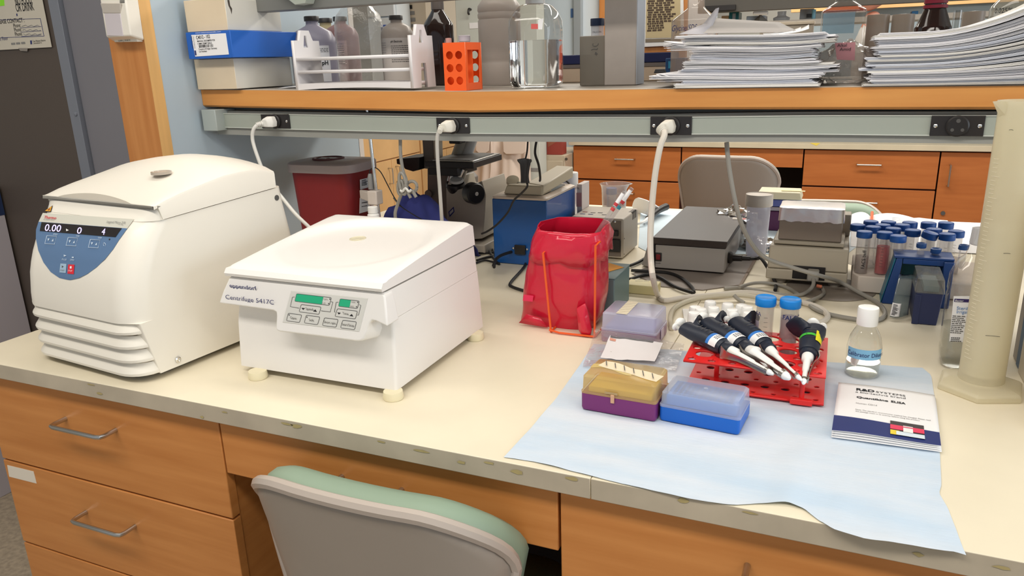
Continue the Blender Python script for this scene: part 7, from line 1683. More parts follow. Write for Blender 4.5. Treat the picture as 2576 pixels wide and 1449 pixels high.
b = MB(); b.box(xa+.030, xb_, yB_+.008, yB_+.012, zt2, zt_-.0045); b.build('front_bar', rk_b, t, bevel=.001)
b = MB(); b.box(xa+.030, xb_, yB_+.080, yB_+.084, ZB+.03, zt_-.006); b.build('back_sheet', mat('rack_teal_light', rgb(70, 140, 150), .45), t)
b = MB(); b.box(xb_-.02, xb_, yB_, yB_+.085, ZT, zt_-.0045); b.build('right_leg', rk_b, t, bevel=.002)
for i, (px_, zc_, lb_, tl) in enumerate(((2318.6, 613, 'small tube with a blue cap hanging in the navy rack, leftmost of three', 0), (2354, 626, 'small navy tube with a flared open cap in the middle of the navy rack', .12), (2424, 620, 'small tube with a dented blue cap beside the sterile water bottle', .1))):
    c = pyy(px_, zc_, yB_+.04); z1 = c.z; z0 = z1-.052
    if i == 2: c = pyy(px_, zc_, yB_+.05)
    z0 = max(z0, ZB+.002)
    tt = thing('small_tube', (c.x, c.y, z0), lb_, 'tube', 'small tubes on the navy rack')
    b = MB(); b.lathe([(.003, 0), (.0075, .014), (.0075, z1-z0-.008)], (c.x, c.y, z0), 16, cap1=False); b.build('body', thin('tube_navy', (.6, .66, .76), .9, .1, .4, rgb(90, 104, 136), 1) if i == 1 else tube_clear, tt)
    b = MB(); b.lathe([(.0095, 0), (.0102, .001), (.0112 if i == 1 else .0102, .0095), (.009, .0105), (.006, .008), (.001, .008)], (c.x, c.y, z1-.009), 20, (math.sin(tl), 0, math.cos(tl))); b.build('cap', cap_s, tt)
b = MB(); yQ = yB_-.012
A_, B_, C_, D_ = pyy(2262, 690, yQ+.012), pyy(2297, 690, yQ+.012), pz(2284, 792, ZB+.006), pz(2238, 797, ZB+.006)
b.grid(lambda u, v_: tuple(A_.lerp(B_, u).lerp(D_.lerp(C_, u), v_)+Vector((0, -.012*math.sin(PI*u)*(.4+.6*v_), .004*math.sin(PI*v_)))), 8, 8)
bp_ = tag(b.build('blister_pack', thin('blister', (.86, .92, .94), .94, .08, .3, rgb(176, 196, 204), 1.4), None, solid=.0008), 'clear blister pack with a printed paper foot leaning in the navy rack', 'package')
b = MB(); b.grid(lambda u, v_: tuple(A_.lerp(B_, u*.5).lerp(D_.lerp(C_, u*.5), lerp(.72, 1.02, v_))+Vector((0, -.0135*math.sin(PI*u*.5), .0045))), 5, 4); fp_ = b.build('printed_foot', paper, bp_, solid=.0004)
b = MB(); r_ = random.Random(9)
for i in range(9):
    f_ = lambda u, v_: A_.lerp(B_, u).lerp(D_.lerp(C_, u), v_)+Vector((0, -.0155*math.sin(PI*u)-.001, .005))
    v0 = .75+i*.028; b.f([b.v(f_(*p)) for p in ((.06, v0), (.2+r_.random()*.25, v0), (.2+r_.random()*.2, v0+.014), (.06, v0+.014))])
b.build('print_lines', ink, bp_, smooth=False)

# sterile water bottle
Y = pz(2400, 925, ZB).y+.02; xB0, xB1 = pyy(2362, 880, Y).x, pyy(2362, 880, Y).x+.082; xc = (xB0+xB1)/2; hv = lambda yy: pyy(2400, yy, Y).z-ZB
t = thing('water_bottle', (xc, Y, ZB), 'clear sterile water bottle with a white label behind the plastic cylinder', 'bottle')
def bq(z, s_, r=.02): return rrect(xc-.041*s_, xc+.041*s_, Y-.034*s_, Y+.034*s_, r*s_, ZT+z, 5)
b = MB(); b.loft([bq(0, .82), bq(.004, .93), bq(.016, 1), bq(hv(872), 1), bq(hv(866), .96), bq(hv(858), 1), bq(hv(742), 1), bq(hv(735), .96), bq(hv(728), 1), bq(hv(690), .97), bq(hv(655), .75), bq(hv(640), .5), bq(hv(612), .42), bq(hv(570), .40)], cap1=False); b.build('body', clear_d, t, angle=40)
b = MB(); b.loft([bq(.002, .80), bq(.017, .96), bq(hv(872), .96), bq(hv(866), .93), bq(hv(858), .96), bq(hv(818), .96)]); b.build('water', thin('water_thin', (.9, .93, .92), .93, .02, .14, rgb(196, 196, 184), .6), t, angle=40)
b = MB(); b.lathe([(.0165, hv(612)), (.0185, hv(608)), (.0165, hv(572)), (.001, hv(570))], (xc, Y, ZT), 24); b.build('cap', frost, t)
q = lambda x, y: pyy(x, y, Y-.0345)
b = MB(); b.prism([q(2399, 745), q(2450, 745), q(2440, 862), q(2388, 858)], (0, -.0006, 0)); lb_ = b.build('label', paper, t)
b = MB(); b.prism([Vector(p)-Vector((0, .0007, 0)) for p in (q(2401, 751), q(2450, 753), q(2449, 761), q(2400, 759))], (0, -.0003, 0)); b.build('label_band', mat('band_purple', rgb(48, 34, 94), .5), lb_)
def ql(x, y): return q(x, y)-Vector((0, .0011, 0))
fit_text('Baxter', ql(2402, 757.5), ql(2424, 758.5), (0, 0, 1), .0035, paper, lb_, shear=.2)
fit_text('Sterile', ql(2406, 778), ql(2440, 780), (0, 0, 1), .006, mat('label_print_blue', rgb(74, 126, 184), .5), lb_); fit_text('Irrigation', ql(2406, 787.5), ql(2448, 789), (0, 0, 1), .006, MT['label_print_blue'], lb_)
lines(10, ql(2396, 795), ql(2432, 797), (0, 0, -1), .0034, .0014, grey_d, lb_, seed=4); lines(3, ql(2392, 850), ql(2420, 851), (0, 0, -1), .003, .0014, ink, lb_, seed=5)

# ------------------------------------------------------------------ measuring cylinder at the right
cc = pz(2466, 985, ZB); cyx, cyy = cc.x, cc.y+.012; R_ = .0335
zt_ = pyy(2500, 256, cyy-.02).z
t = thing('measuring_cylinder', (cyx, cyy, ZB), 'tall milky plastic measuring cylinder on a hexagonal foot at the right edge', 'cylinder')
pp = thin('polypropylene', (.97, .95, .88), .97, .25, .62, rgb(248, 242, 220), .5)
b = MB(); b.lathe([(R_*1.02, .014), (R_, .03), (R_, zt_-ZB-.006), (R_*1.07, zt_-ZB), (R_*.96, zt_-ZB), (R_*.93, .03), (.001, .022)], (cyx, cyy, ZT), 40, cap0=False, cap1=False); b.build('tube', pp, t, angle=50)
sp_ = Vector((-.94, -.3, 0)).normalized()
b = MB(); a_ = Vector((cyx, cyy, zt_))+sp_*R_*.9; pr = Vector((-sp_.y, sp_.x, 0))
b.loft([[a_+pr*.012+Vector((0, 0, -.02)), a_+sp_*.004+Vector((0, 0, -.022)), a_-pr*.012+Vector((0, 0, -.02))], [a_+pr*.014, a_+sp_*.016, a_-pr*.014]]); b.build('spout', pp, t)
pb = thin('polypropylene_foot', (.97, .95, .88), .97, .25, .6, rgb(250, 244, 222), .5)
hx = [pz(2357, 972, ZB), pz(2357, 1006, ZB), pz(2505, 1044, ZB), pz(2588, 1010, ZB)]
cx_, cy_ = cyx, cyy; RH = .068; a0 = math.radians(-100)
hexl = lambda r, z: [(cx_+r*math.cos(a0+i*PI/3), cy_+r*math.sin(a0+i*PI/3), ZT+z) for i in range(6)]
b = MB(); b.loft([hexl(RH, 0), hexl(RH, .009), hexl(RH*.93, .0125), hexl(R_*1.3, .018)]); b.build('foot', pb, t, bevel=.0015)
b = MB()
for i in range(64):
    zz = .06+i*.0066
    if zz > zt_-ZB-.08: break
    a1_ = 26 if i % 5 == 0 else 16
    lo, hi = math.radians(-66), math.radians(-66+a1_)
    pts = [(cyx+(R_+.0004)*math.sin(lerp(lo, hi, j/3)), cyy-(R_+.0004)*math.cos(lerp(lo, hi, j/3)), ZB+zz) for j in range(4)]
    b.tube(pts, .0004, 4, smooth=False)
b.build('graduations', tag(mat('moulded_mark', rgb(226, 220, 200), .5)) if False else mat('moulded_mark', rgb(226, 220, 200), .5), t)
for (u0, u1, v_) in ((2540, 2550, 328), (2524, 2542, 638), (2479, 2516, 846)):
    b = MB(); zz = pyy((u0+u1)/2, v_, cyy-R_).z
    a_, c_ = pyy(u0, v_, cyy-R_).x, pyy(u1, v_, cyy-R_).x
    b.tube([(lerp(a_, c_, j/4), cyy-math.sqrt(max(1e-6, (R_+.0005)**2-(lerp(a_, c_, j/4)-cyx)**2)), zz+.0006*math.sin(PI*j/4)) for j in range(5)], .0004, 4, smooth=False); b.build('pen_mark', grey_d, t)
# cartons cut by the right edge
c = pz(2560, 935, ZB)
b = MB(); b.box(c.x, c.x+.2, c.y-.25, c.y, ZT, ZB+.34); tag(b.build('white_carton', mat('carton_ivory', rgb(206, 196, 178), .55), None, bevel=.002), 'ivory box cut off by the right edge of the picture', 'box')
b = MB(); b.box(c.x+.002, c.x+.18, c.y+.001, c.y+.035, ZT, ZB+.33); tag(b.build('blue_binder', mat('binder_blue', rgb(72, 98, 126), .5), None, bevel=.002), 'slate blue binder behind the ivory box at the right edge', 'binder')
b = MB(); b.box(c.x+.004, c.x+.17, c.y+.037, c.y+.075, ZT, ZB+.31); tag(b.build('grey_binder', mat('binder_grey', rgb(150, 142, 132), .5), None, bevel=.002), 'grey binder behind the slate blue one at the right edge', 'binder')

# ------------------------------------------------------------------ red bag on a wire stand with pipettes
redf = mat('red_film', rgb(206, 28, 58), .24, trans=.0, bump=.6, bscale=28, sss=.25, coat=.3)
yG = 1.475; cx = pz(1410, 832, ZB).x-.01
ztop = pyy(1440, 575, yG-.03).z
t = thing('waste_bag', (cx, yG, ZB), 'red plastic waste bag with a folded-over cuff on an orange wire stand', 'bag')
def bagring(z, k=0.0, sc=1.0, jit=1.0):
    f_ = (z-ZB)/(ztop-ZB)
    xl_ = interp([0, .1, .35, .6, .8, .93, 1], [-.098, -.093, -.086, -.074, -.064, -.055, -.048], f_)
    xr2 = interp([0, .1, .35, .6, .8, .93, 1], [.070, .082, .090, .090, .092, .094, .090], f_)
    yh = interp([0, .3, .8, 1], [.045, .062, .066, .064], f_)
    out = []; n = 56
    for i in range(n):
        a = 2*PI*i/n; c_, s_ = math.cos(a), math.sin(a)
        ex = .62
        ux = math.copysign(abs(c_)**ex, c_); uy = math.copysign(abs(s_)**ex, s_)
        x = cx+(lerp(xl_, xr2, (ux+1)/2))*sc; y = yG+uy*yh*sc
        nz = mnoise.noise(Vector((x*22, y*22+k, z*16)))*.006+mnoise.noise(Vector((x*55, y*50+k, z*36)))*.003
        nz *= jit*min(1, .25+f_*1.2)
        d = Vector((ux, uy, 0)).normalized()
        out.append(Vector((x, y, max(z, ZT)))+d*nz)
    return out
NZ = 26
b = MB(); b.loft([bagring(lerp(ZT, ztop-.002, i/NZ)) for i in range(NZ+1)], cap1=False); b.build('body', redf, t, solid=.0006, angle=60)
def skew(loop, a=.02):
    return [Vector((p.x, p.y, p.z-a*(p.x-cx)/.09*0-.014*max(0, -(p.y-yG)/.06)*.9)) for p in loop]
zr_ = ztop
cuff = []
for i, (dz, sc) in enumerate(((-.055, 1.0), (-.035, 1.05), (-.018, 1.045), (-.004, 1.03), (.004, 1.01), (.004, .985), (-.006, .965), (-.05, .95))):
    lp = bagring(zr_+dz, k=3.0, sc=sc, jit=1.5)
    if i == 0: lp = [p+Vector((0, 0, .010*mnoise.noise(Vector((p.x*30, p.y*30, 0))))) for p in bagring(zr_-.052, 3.0, 1.055, 1.6)]
    cuff.append(skew(lp))
b = MB(); b.loft(cuff, cap0=False, cap1=False); b.build('cuff', redf, t, solid=.0006, angle=60)
b = MB()
tl_ = [(1450, 775), (1455, 830), (1463, 853), (1475, 861), (1486, 845), (1489, 828), (1482, 795), (1473, 762)]
f0 = [pyy(*p, yG-.075) for p in tl_]; f1 = [pyy(*p, yG-.058) for p in tl_]
for p in f0+f1: p.z = max(p.z, ZT+.001)
mid = sum(f0, Vector())/len(f0)-Vector((0, .008, 0))
b.loft([f1, f0, [p.lerp(mid, .6)-Vector((0, .004, 0)) for p in f0]]); b.build('tail', redf, t, bevel=.002, angle=25)
b = MB(); fp = [(1305, 812), (1325, 790), (1360, 800), (1378, 824), (1340, 818)]; b.f([b.v(pyy(*p, yG-.062)) for p in fp]); b.build('corner_flap', redf, t, solid=.0006)
b = MB(); q = lambda x, y: pyy(x, y, yG-.064)
b.prism([q(1318, 741), q(1342, 744), (q(1340, 759)), q(1315, 756)], (0, -.0006, 0)); b.build('inner_label', mat('pink_label_red', rgb(232, 48, 92), .35), t)
wire = mat('orange_wire', rgb(232, 92, 36), .35)
st = thing('wire_stand', (cx, yG-.07, ZB), 'orange wire stand holding the red waste bag open', 'stand')
yw = yG-.0765
w0, w1 = pyy(1366, 636, yw), pz(1386, 836, ZB+.003); v0, v1 = pyy(1498, 618, yw), pyy(1496, 826, yw); v1.z = ZB+.003
w1 = Vector((pyy(1386, 836, yw).x, yw, ZB+.003))
b = MB(); b.tube([w0+Vector((0, .03, .001)), w0, w1], .0024, 8, smooth=False); b.build('upright', wire, st)
b = MB(); b.tube([v0+Vector((0, .03, .001)), v0, v1], .0024, 8, smooth=False); b.build('upright', wire, st)
b = MB(); b.tube([w1+Vector((-.003, -.002, .004)), w1+Vector((.02, -.004, .001)), v1+Vector((0, -.003, .001))], .0022, 8, smooth=False); b.build('base_wire', wire, st)
b = MB(); b.tube([w1+Vector((0, 0, -.0005)), w1+Vector((-.006, .14, 0)), v1+Vector((0, .15, 0)), v1], .0022, 8, smooth=False); b.build('base_wire', wire, st)
for i, (a_, c_, r_, cl, lb_) in enumerate((((1504, 582), (1571, 482), .0042, rgb(206, 70, 70), 'serological pipette with a red band standing in the red bag, front one'), ((1514, 585), (1590, 473), .0042, rgb(60, 140, 160), 'serological pipette reaching highest out of the red bag'))):
    yp = yG-.005+i*.02
    p, q_ = pyy(*a_, yp), pyy(*c_, yp+.02); d = (p-q_).normalized(); p2 = p+d*.10
    tt = thing('pipette', p2, lb_, 'pipette', 'serological pipettes in the red bag')
    b = MB(); b.cyl(p2, q_, r_, n=14); b.build('tube', thin('pip_film%d' % i, (.93, .92, .92), .95, .05, .16, rgb(220, 214, 214), 1.6), tt)
    for f_, m_ in ((.28, mat('pip_red_%d' % i, rgb(196, 60, 66), .5)), (.40, mat('pip_band_%d' % i, cl, .5))):
        s_ = q_.lerp(p, f_); b = MB(); b.cyl(s_, s_+d*.007, r_*1.04, n=14); b.build('band', m_, tt)
    s_ = q_.lerp(p, .05); b = MB(); b.cyl(s_, s_+d*.03, r_*1.03, n=14); b.build('paper_band', paper, tt)

# ------------------------------------------------------------------ blue pad
pad_m = mat('pad_blue', rgb(190, 208, 226), .85, var=.07, vscale=7, vmap=(.5, 2.2, 1), col2=rgb(214, 220, 228), bump=.25, bscale=120)
front = [(1267, 1152), (1340, 1163), (1420, 1183), (1500, 1203), (1600, 1228), (1700, 1251), (1780, 1266), (1840, 1273.5), (1905, 1270), (1980, 1272), (2022, 1284), (2060, 1312), (2095, 1334), (2170, 1358), (2256, 1372), (2330, 1383), (2400, 1391), (2430, 1400)]
back = [(1494, 866), (1540, 870), (1700, 882), (1900, 895), (2100, 912), (2330, 925)]
leftp = [(1267, 1152), (1330, 1085), (1400, 1002), (1455, 925), (1494, 866)]
rightp = [(2430, 1400), (2384, 1280), (2362, 1243), (2368, 1222), (2364, 1140), (2354, 1020), (2342, 945), (2320, 927)]
def along(ps, u):
    L = [0]
    for a, c in zip(ps[:-1], ps[1:]): L.append(L[-1]+math.hypot(c[0]-a[0], c[1]-a[1]))
    s_ = u*L[-1]; return (interp(L, [p[0] for p in ps], s_), interp(L, [p[1] for p in ps], s_))
def padpt(p): return pz(p[0], p[1], ZB)
c00, c10, c01, c11 = map(padpt, (front[0], front[-1], back[0], back[-1]))
def padf(u, v_):
    F, B_, L_, R2 = padpt(along(front, u)), padpt(along(back, u)), padpt(along(leftp, v_)), padpt(along(rightp, v_))
    p = F.lerp(B_, v_)+L_.lerp(R2, u)-(c00.lerp(c10, u)).lerp(c01.lerp(c11, u), v_)
    z = .0014+.0009*mnoise.noise(Vector((p.x*14, p.y*14, 0)))+.0006*mnoise.noise(Vector((p.x*45, p.y*30, 3)))
    z += .0045*math.exp(-((u-.60-.12*v_)/.045)**2)*max(0, 1-v_*1.6)+.002*math.exp(-((u-.86)/.05)**2)*max(0, 1-v_*2.2)+.0018*math.exp(-((u-.1)/.04)**2)*max(0, 1-v_*3)
    z = max(z, .0008)
    dr = max(0, (.8775-p.y))
    return (p.x, p.y, ZB+z-dr*.12*0+(.0006 if dr > 0 else 0))
b = MB(); b.grid(padf, 110, 60); tag(b.build('absorbent_pad', pad_m, None, angle=80), 'large wrinkled pale blue absorbent pad hanging over the front edge of the worktop', 'pad')
ZP = ZB+.0032

# ------------------------------------------------------------------ pipette tip boxes
def tipbox(FL, FR, BRb, rimL, rimR, lidFL, lidFR, lidBR, mb_, ml_, label, zb=ZP, tray=None):
    a, c, d = pz(*FL, zb), pz(*FR, zb), pz(*BRb, zb)
    ux = (c-a).normalized(); uy = Vector((-ux.y, ux.x, 0)); W_ = (c-a).length; D_ = max(.075, min(.09, (d-c).dot(uy)))
    def hz_(P_, o): # height where the px ray meets the front plane
        return hit(P_[0], P_[1], a, uy).z-zb
    hr = (hz_(rimL, a)+hz_(rimR, c))/2; hl = (hz_(lidFL, a)+hz_(lidFR, c))/2
    M = Matrix(((ux.x, uy.x, 0, a.x), (ux.y, uy.y, 0, a.y), (0, 0, 1, zb), (0, 0, 0, 1)))
    t = thing('tip_box', a, label, 'tip box')
    b = MB(); b.M = M; b.loft([rrect(.001, W_-.001, .001, D_-.001, .005, .0002, 4), rrect(0, W_, 0, D_, .005, .004, 4), rrect(0, W_, 0, D_, .005, hr, 4)]); b.build('base', mb_, t)
    b = MB(); b.M = M; b.loft([rrect(-.0005, W_+.0005, -.0005, D_+.0005, .0055, hr+.0005, 4), rrect(-.0005, W_+.0005, -.0005, D_+.0005, .0055, hr+.004, 4), rrect(.001, W_-.001, .001, D_-.001, .006, hr+.0045, 4), rrect(.002, W_-.002, .002, D_-.002, .006, hl-.003, 4), rrect(.005, W_-.005, .005, D_-.005, .006, hl, 4)], cap0=False); ld = b.build('lid', ml_, t, angle=40)
    return t, ld, M, W_, D_, hr, hl
lid_y = thin('yellowed_lid', (.92, .84, .60), .95, .2, .55, rgb(236, 208, 146), .7)
lid_b = thin('frosted_lid', (.93, .94, .97), .96, .22, .5, rgb(234, 238, 248), .6)
t, ld, M, W_, D_, hr, hl = tipbox((1461.5, 1028.5), (1649, 1061.5), (1690, 1010), (1458.5, 989), (1654, 1019), (1460, 941), (1649, 974.5), (1682, 921), mat('purple_plastic', rgb(118, 42, 108), .4), lid_y, 'purple tip box with a yellowed clear lid and striped tape on the blue pad')
b = MB(); b.M = M; b.box(.01, W_-.01, .01, D_-.01, hr+.001, hr+.010); b.build('tip_tray', mat('tip_yellow', rgb(238, 212, 96), .5), t)
b = MB(); b.M = M; b.box(W_*.41, W_*.46, -.0032, -.0008, hr-.008, hr+.006); b.build('latch', mat('latch_tan', rgb(206, 160, 128), .45), t, bevel=.0008)
b = MB(); b.M = M; b.box(W_*.33, W_*.50, -.0014, -.0008, hr+.006, hr+.010); b.build('grip', mat('grip_tan', rgb(176, 148, 104), .5), ld)
tape_m = mat('striped_tape', rgb(236, 220, 190), .6)
b = MB(); b.M = M
tp0, tp1 = (W_*.13, D_*.70), (W_*.985, D_*.34)
b.grid(lambda u, v_: (lerp(tp0[0], tp1[0], u)+.006*(v_-.5), lerp(tp0[1], tp1[1], u)+(.022*(v_-.5))*(1+.15*math.sin(u*9)), hl+.0008+.0016*abs(math.sin(u*7))*v_), 20, 3); tpb = b.build('tape', tape_m, ld)
b = MB(); b.M = M
for i in range(6):
    u = .07+i*.16; x, y = lerp(tp0[0], tp1[0], u), lerp(tp0[1], tp1[1], u)
    b.f([b.v((x+dx, y+dy, hl+.0034)) for dx, dy in ((-.0035, .0095), (-.002, .0095), (.0055, -.0105), (.004, -.0105))])
b.build('tape_stripes', grey_d, ld, smooth=False)
b = MB(); b.M = M; b.grid(lambda u, v_: (W_*(.03+.58*u), D_*(.40+.10*math.sin(u*5)+.22*v_*(1-u*.5)), hl+.0006), 10, 3); b.build('stain', mat('resin_stain', rgb(206, 184, 120), .25), ld)
t, ld, M, W_, D_, hr, hl = tipbox((1657.5, 1056), (1859, 1095.5), (1885, 1042), (1660, 1021.5), (1862, 1061), (1660, 984), (1857.7, 1020), (1884, 964), mat('bright_blue_plastic', rgb(12, 98, 196), .38), lid_b, 'bright blue tip box with a frosted lid at the front of the blue pad')
b = MB(); b.M = M; b.box(.008, W_-.008, .008, D_-.008, hr+.001, hr+.018); tr = b.build('tip_tray', mat('tray_blue_b', rgb(50, 124, 206), .45), t, bevel=.002)
b = MB(); b.M = M
for i in range(12):
    for j in range(6):
        x, y = lerp(.018, W_-.018, i/11), lerp(.018, D_-.018, j/5); b.cyl((x, y, hr+.0182), (x, y, hr+.0188), .0032, n=8)
o = b.build('tip_holes', mat('tray_blue_dark', rgb(26, 76, 142), .5), tr); o['kind'] = 'stuff'
b = MB(); b.M = M; b.lathe([(.0035, 0), (.0035, .0006), (.0022, .0008), (.0005, .0004)], (W_*.50, D_*.5, hl), 18); b.build('gate_mark', lid_b, ld)
# lilac box behind, with latch and tape
a, c = pyy(1512, 826, pz(1512, 862, ZB).y), None
FL, FR = (1513, 868), (1650, 880)
t, ld, M, W_, D_, hr, hl = tipbox((1511, 858), (1650, 876), (1684, 820), (1512.5, 828), (1649, 848), (1514, 787), (1649, 799.5), (1681, 749), mat('mauve_plastic', rgb(158, 128, 150), .45), thin('lilac_lid', (.92, .92, .97), .96, .22, .66, rgb(232, 232, 248), .6), 'milky lilac-lidded tip box with lined tape beside the red bag', ZB+.0006)
b = MB(); b.M = M; b.grid(lambda u, v_: (W_*(.27+.20*u), D_*(.02+.96*v_), hl+.0008), 2, 6); b.build('tape', mat('lined_tape', rgb(232, 224, 196), .6), ld)
b = MB(); b.M = M
for i in range(8):
    y = D_*(.06+i*.12); b.f([b.v((W_*x_, y+d_, hl+.0014)) for x_, d_ in ((.275, 0), (.465, .003), (.465, .0037), (.275, .0007))])
b.build('tape_lines', grey_d, ld, smooth=False)
b = MB(); b.M = M; b.box(W_+.0008, W_+.003, D_*.35, D_*.55, hr-.018, hr+.004); b.build('latch', mat('latch_lilac', rgb(196, 180, 196), .45), t, bevel=.0008)
b = MB(); b.M = M; b.box(.008, W_-.008, .008, D_-.008, hr+.001, hr+.008); b.build('tip_tray', mat('tray_lilac', rgb(150, 156, 214), .5), t)
# plastic bag with a paper label, draped against that box
film = thin('bag_clear', (.92, .91, .9), .95, .1, .22, rgb(214, 206, 204), 1.6, bump=.7, bscale=70)
q0, q1 = pyy(1497, 828, pz(1511, 858, ZB).y-.004), pyy(1722, 862, pz(1650, 876, ZB).y-.004)
r0, r1 = pz(1466, 925, ZP), pz(1700, 935, ZP)
def bagf(u, v_):
    p = q0.lerp(q1, u).lerp(r0.lerp(r1, u), v_)
    p.z = lerp(q0.z-.004*u-.012*max(0, u-.6), ZP+.002, min(1, (v_*1.15)**.8))
    n_ = mnoise.noise(Vector((p.x*30, p.y*30, 2)))*.0035+mnoise.noise(Vector((p.x*75, p.y*70, 5)))*.0018
    return (p.x, p.y-abs(n_)*.8, max(p.z+n_, ZP+.0012))
b = MB(); b.grid(bagf, 44, 26); bg = tag(b.build('clear_bag', film, None, angle=15), 'crumpled clear bag with a white paper label behind the purple tip box', 'bag')
b = MB(); b.grid(lambda u, v_: tuple(Vector(bagf(lerp(.19, .78, u)-.03*v_, lerp(.10, .72, v_)))+Vector((0, -.002, .0012))), 10, 5); lb_ = b.build('label', mat('label_hazy', rgb(226, 222, 222), .6), bg)
b = MB(); b.grid(lambda u, v_: tuple(Vector(bagf(lerp(.20, .68, u), lerp(.10, .15, v_)))+Vector((0, -.003, .0018))), 8, 1); b.build('label_bar', mat('bar_grey', rgb(110, 108, 110), .6), bg)
b = MB(); b.grid(lambda u, v_: tuple(Vector(bagf(lerp(.205, .27, u), lerp(.18, .24, v_)))+Vector((0, -.003, .0018))), 2, 1); b.build('label_mark', mat('mark_salmon', rgb(214, 150, 128), .6), bg)

# ------------------------------------------------------------------ red tube rack
red = mat('red_rack', rgb(226, 40, 38), .36)
def quad_frame(FL, FR, BR, z):
    a, c, d = pz(*FL, z), pz(*FR, z), pz(*BR, z); ux = (c-a).normalized(); uy = Vector((-ux.y, ux.x, 0)); return a, ux, uy, (c-a).length, (d-c).dot(uy)
ZR1 = ZB+.056
a, ux, uy, W_, D_ = quad_frame((1718.7, 908), (2077.6, 951), (2097.5, 854), ZR1)
t = thing('red_rack', (a.x+W_/2, a.y, ZP), 'red two-tier tube rack with round holes carrying four pipettes', 'rack')
def redholes(W_, D_, k):
    H_ = []
    for i in range(6):
        for j in range(3):
            H_.append(circ(W_*(.13+.148*i), D_*(.22+.30*j), (.0155, .0075)[k]))
    for i in range(7):
        for j in range(4):
            u, v_ = W_*(.055+.148*i), D_*(.07+.29*j)
            H_.append(circ(u, v_, (.0072, .0045)[k], 14))
    return H_
plate([(0, 0), (W_, 0), (W_, D_), (0, D_)], redholes(W_, D_, 0), .0035, lambda u, v_, w_: a+ux*u+uy*v_+Vector((0, 0, w_)), 'top_plate', red, t)
a2, ux2, uy2, W2, D2 = quad_frame((1737, 930), (2072, 1019), (2092, 910), ZP+.004)
ux2, uy2 = ux, uy; W2 = W_*.985
a2 = pz(2072, 1019, ZP+.004)-ux*W2
plate([(0, 0), (W2, 0), (W2, D_), (0, D_)], redholes(W2, D_, 1), .0035, lambda u, v_, w_: a2+ux*u+uy*v_+Vector((0, 0, w_)), 'bottom_plate', red, t)
for u, v_ in ((W2*.845, .004), (W2*.2, D_*.3), (W2*.2, D_-.01), (W2*.845, D_-.01)):
    p = a2+ux*u+uy*v_; b = MB(); b.cyl((p.x, p.y, ZP-.0006), (p.x, p.y, ZR1-.002), .0042, n=12); b.build('post', red, t)
p = a2+ux*W2*.845+uy*-.002; b = MB(); b.M = Matrix(((ux.x, uy.x, 0, p.x), (ux.y, uy.y, 0, p.y), (0, 0, 1, ZP), (0, 0, 0, 1))); b.box(-.017, .017, -.004, .006, .0008, .010); b.build('post_foot', red, t, bevel=.001)
# two falcon tubes in the rack
lt_blue = mat('light_blue_cap', rgb(24, 134, 220), .38)
for i, (px_, pyc, lb_, liq) in enumerate(((1927, 752, 'blue-capped tube with graduations standing in the red rack, left of the pair', None), (1989, 757, 'blue-capped tube marked FALCON standing in the red rack', (thin('cloudy', (.9, .89, .92), .9, .2, .75, rgb(222, 214, 220), .4), .86)))):
    z1 = ZB+.126; c = pz(px_, pyc, z1)
    tt, rb = centri_tube(c.x, c.y, ZP+.006, z1, .0182, lt_blue, lb_, 'falcon tubes in the red rack', liq, marks=(i == 0), la=0, cap_h=.0155)
    if i == 1: wtext('FALCON', tt, c.x, c.y, ZP+.006, rb, -42, .008, .086, ink_b, bold=.02)
    else:
        wtext('FA', tt, c.x, c.y, ZP+.006, rb, -66, .008, .088, ink_b)
        wrap(tt, c.x, c.y, ZP+.006, rb+.0004, -80, -32, .02, .078, mat('mauve_patch', rgb(176, 166, 180), .5), 'write_patch')

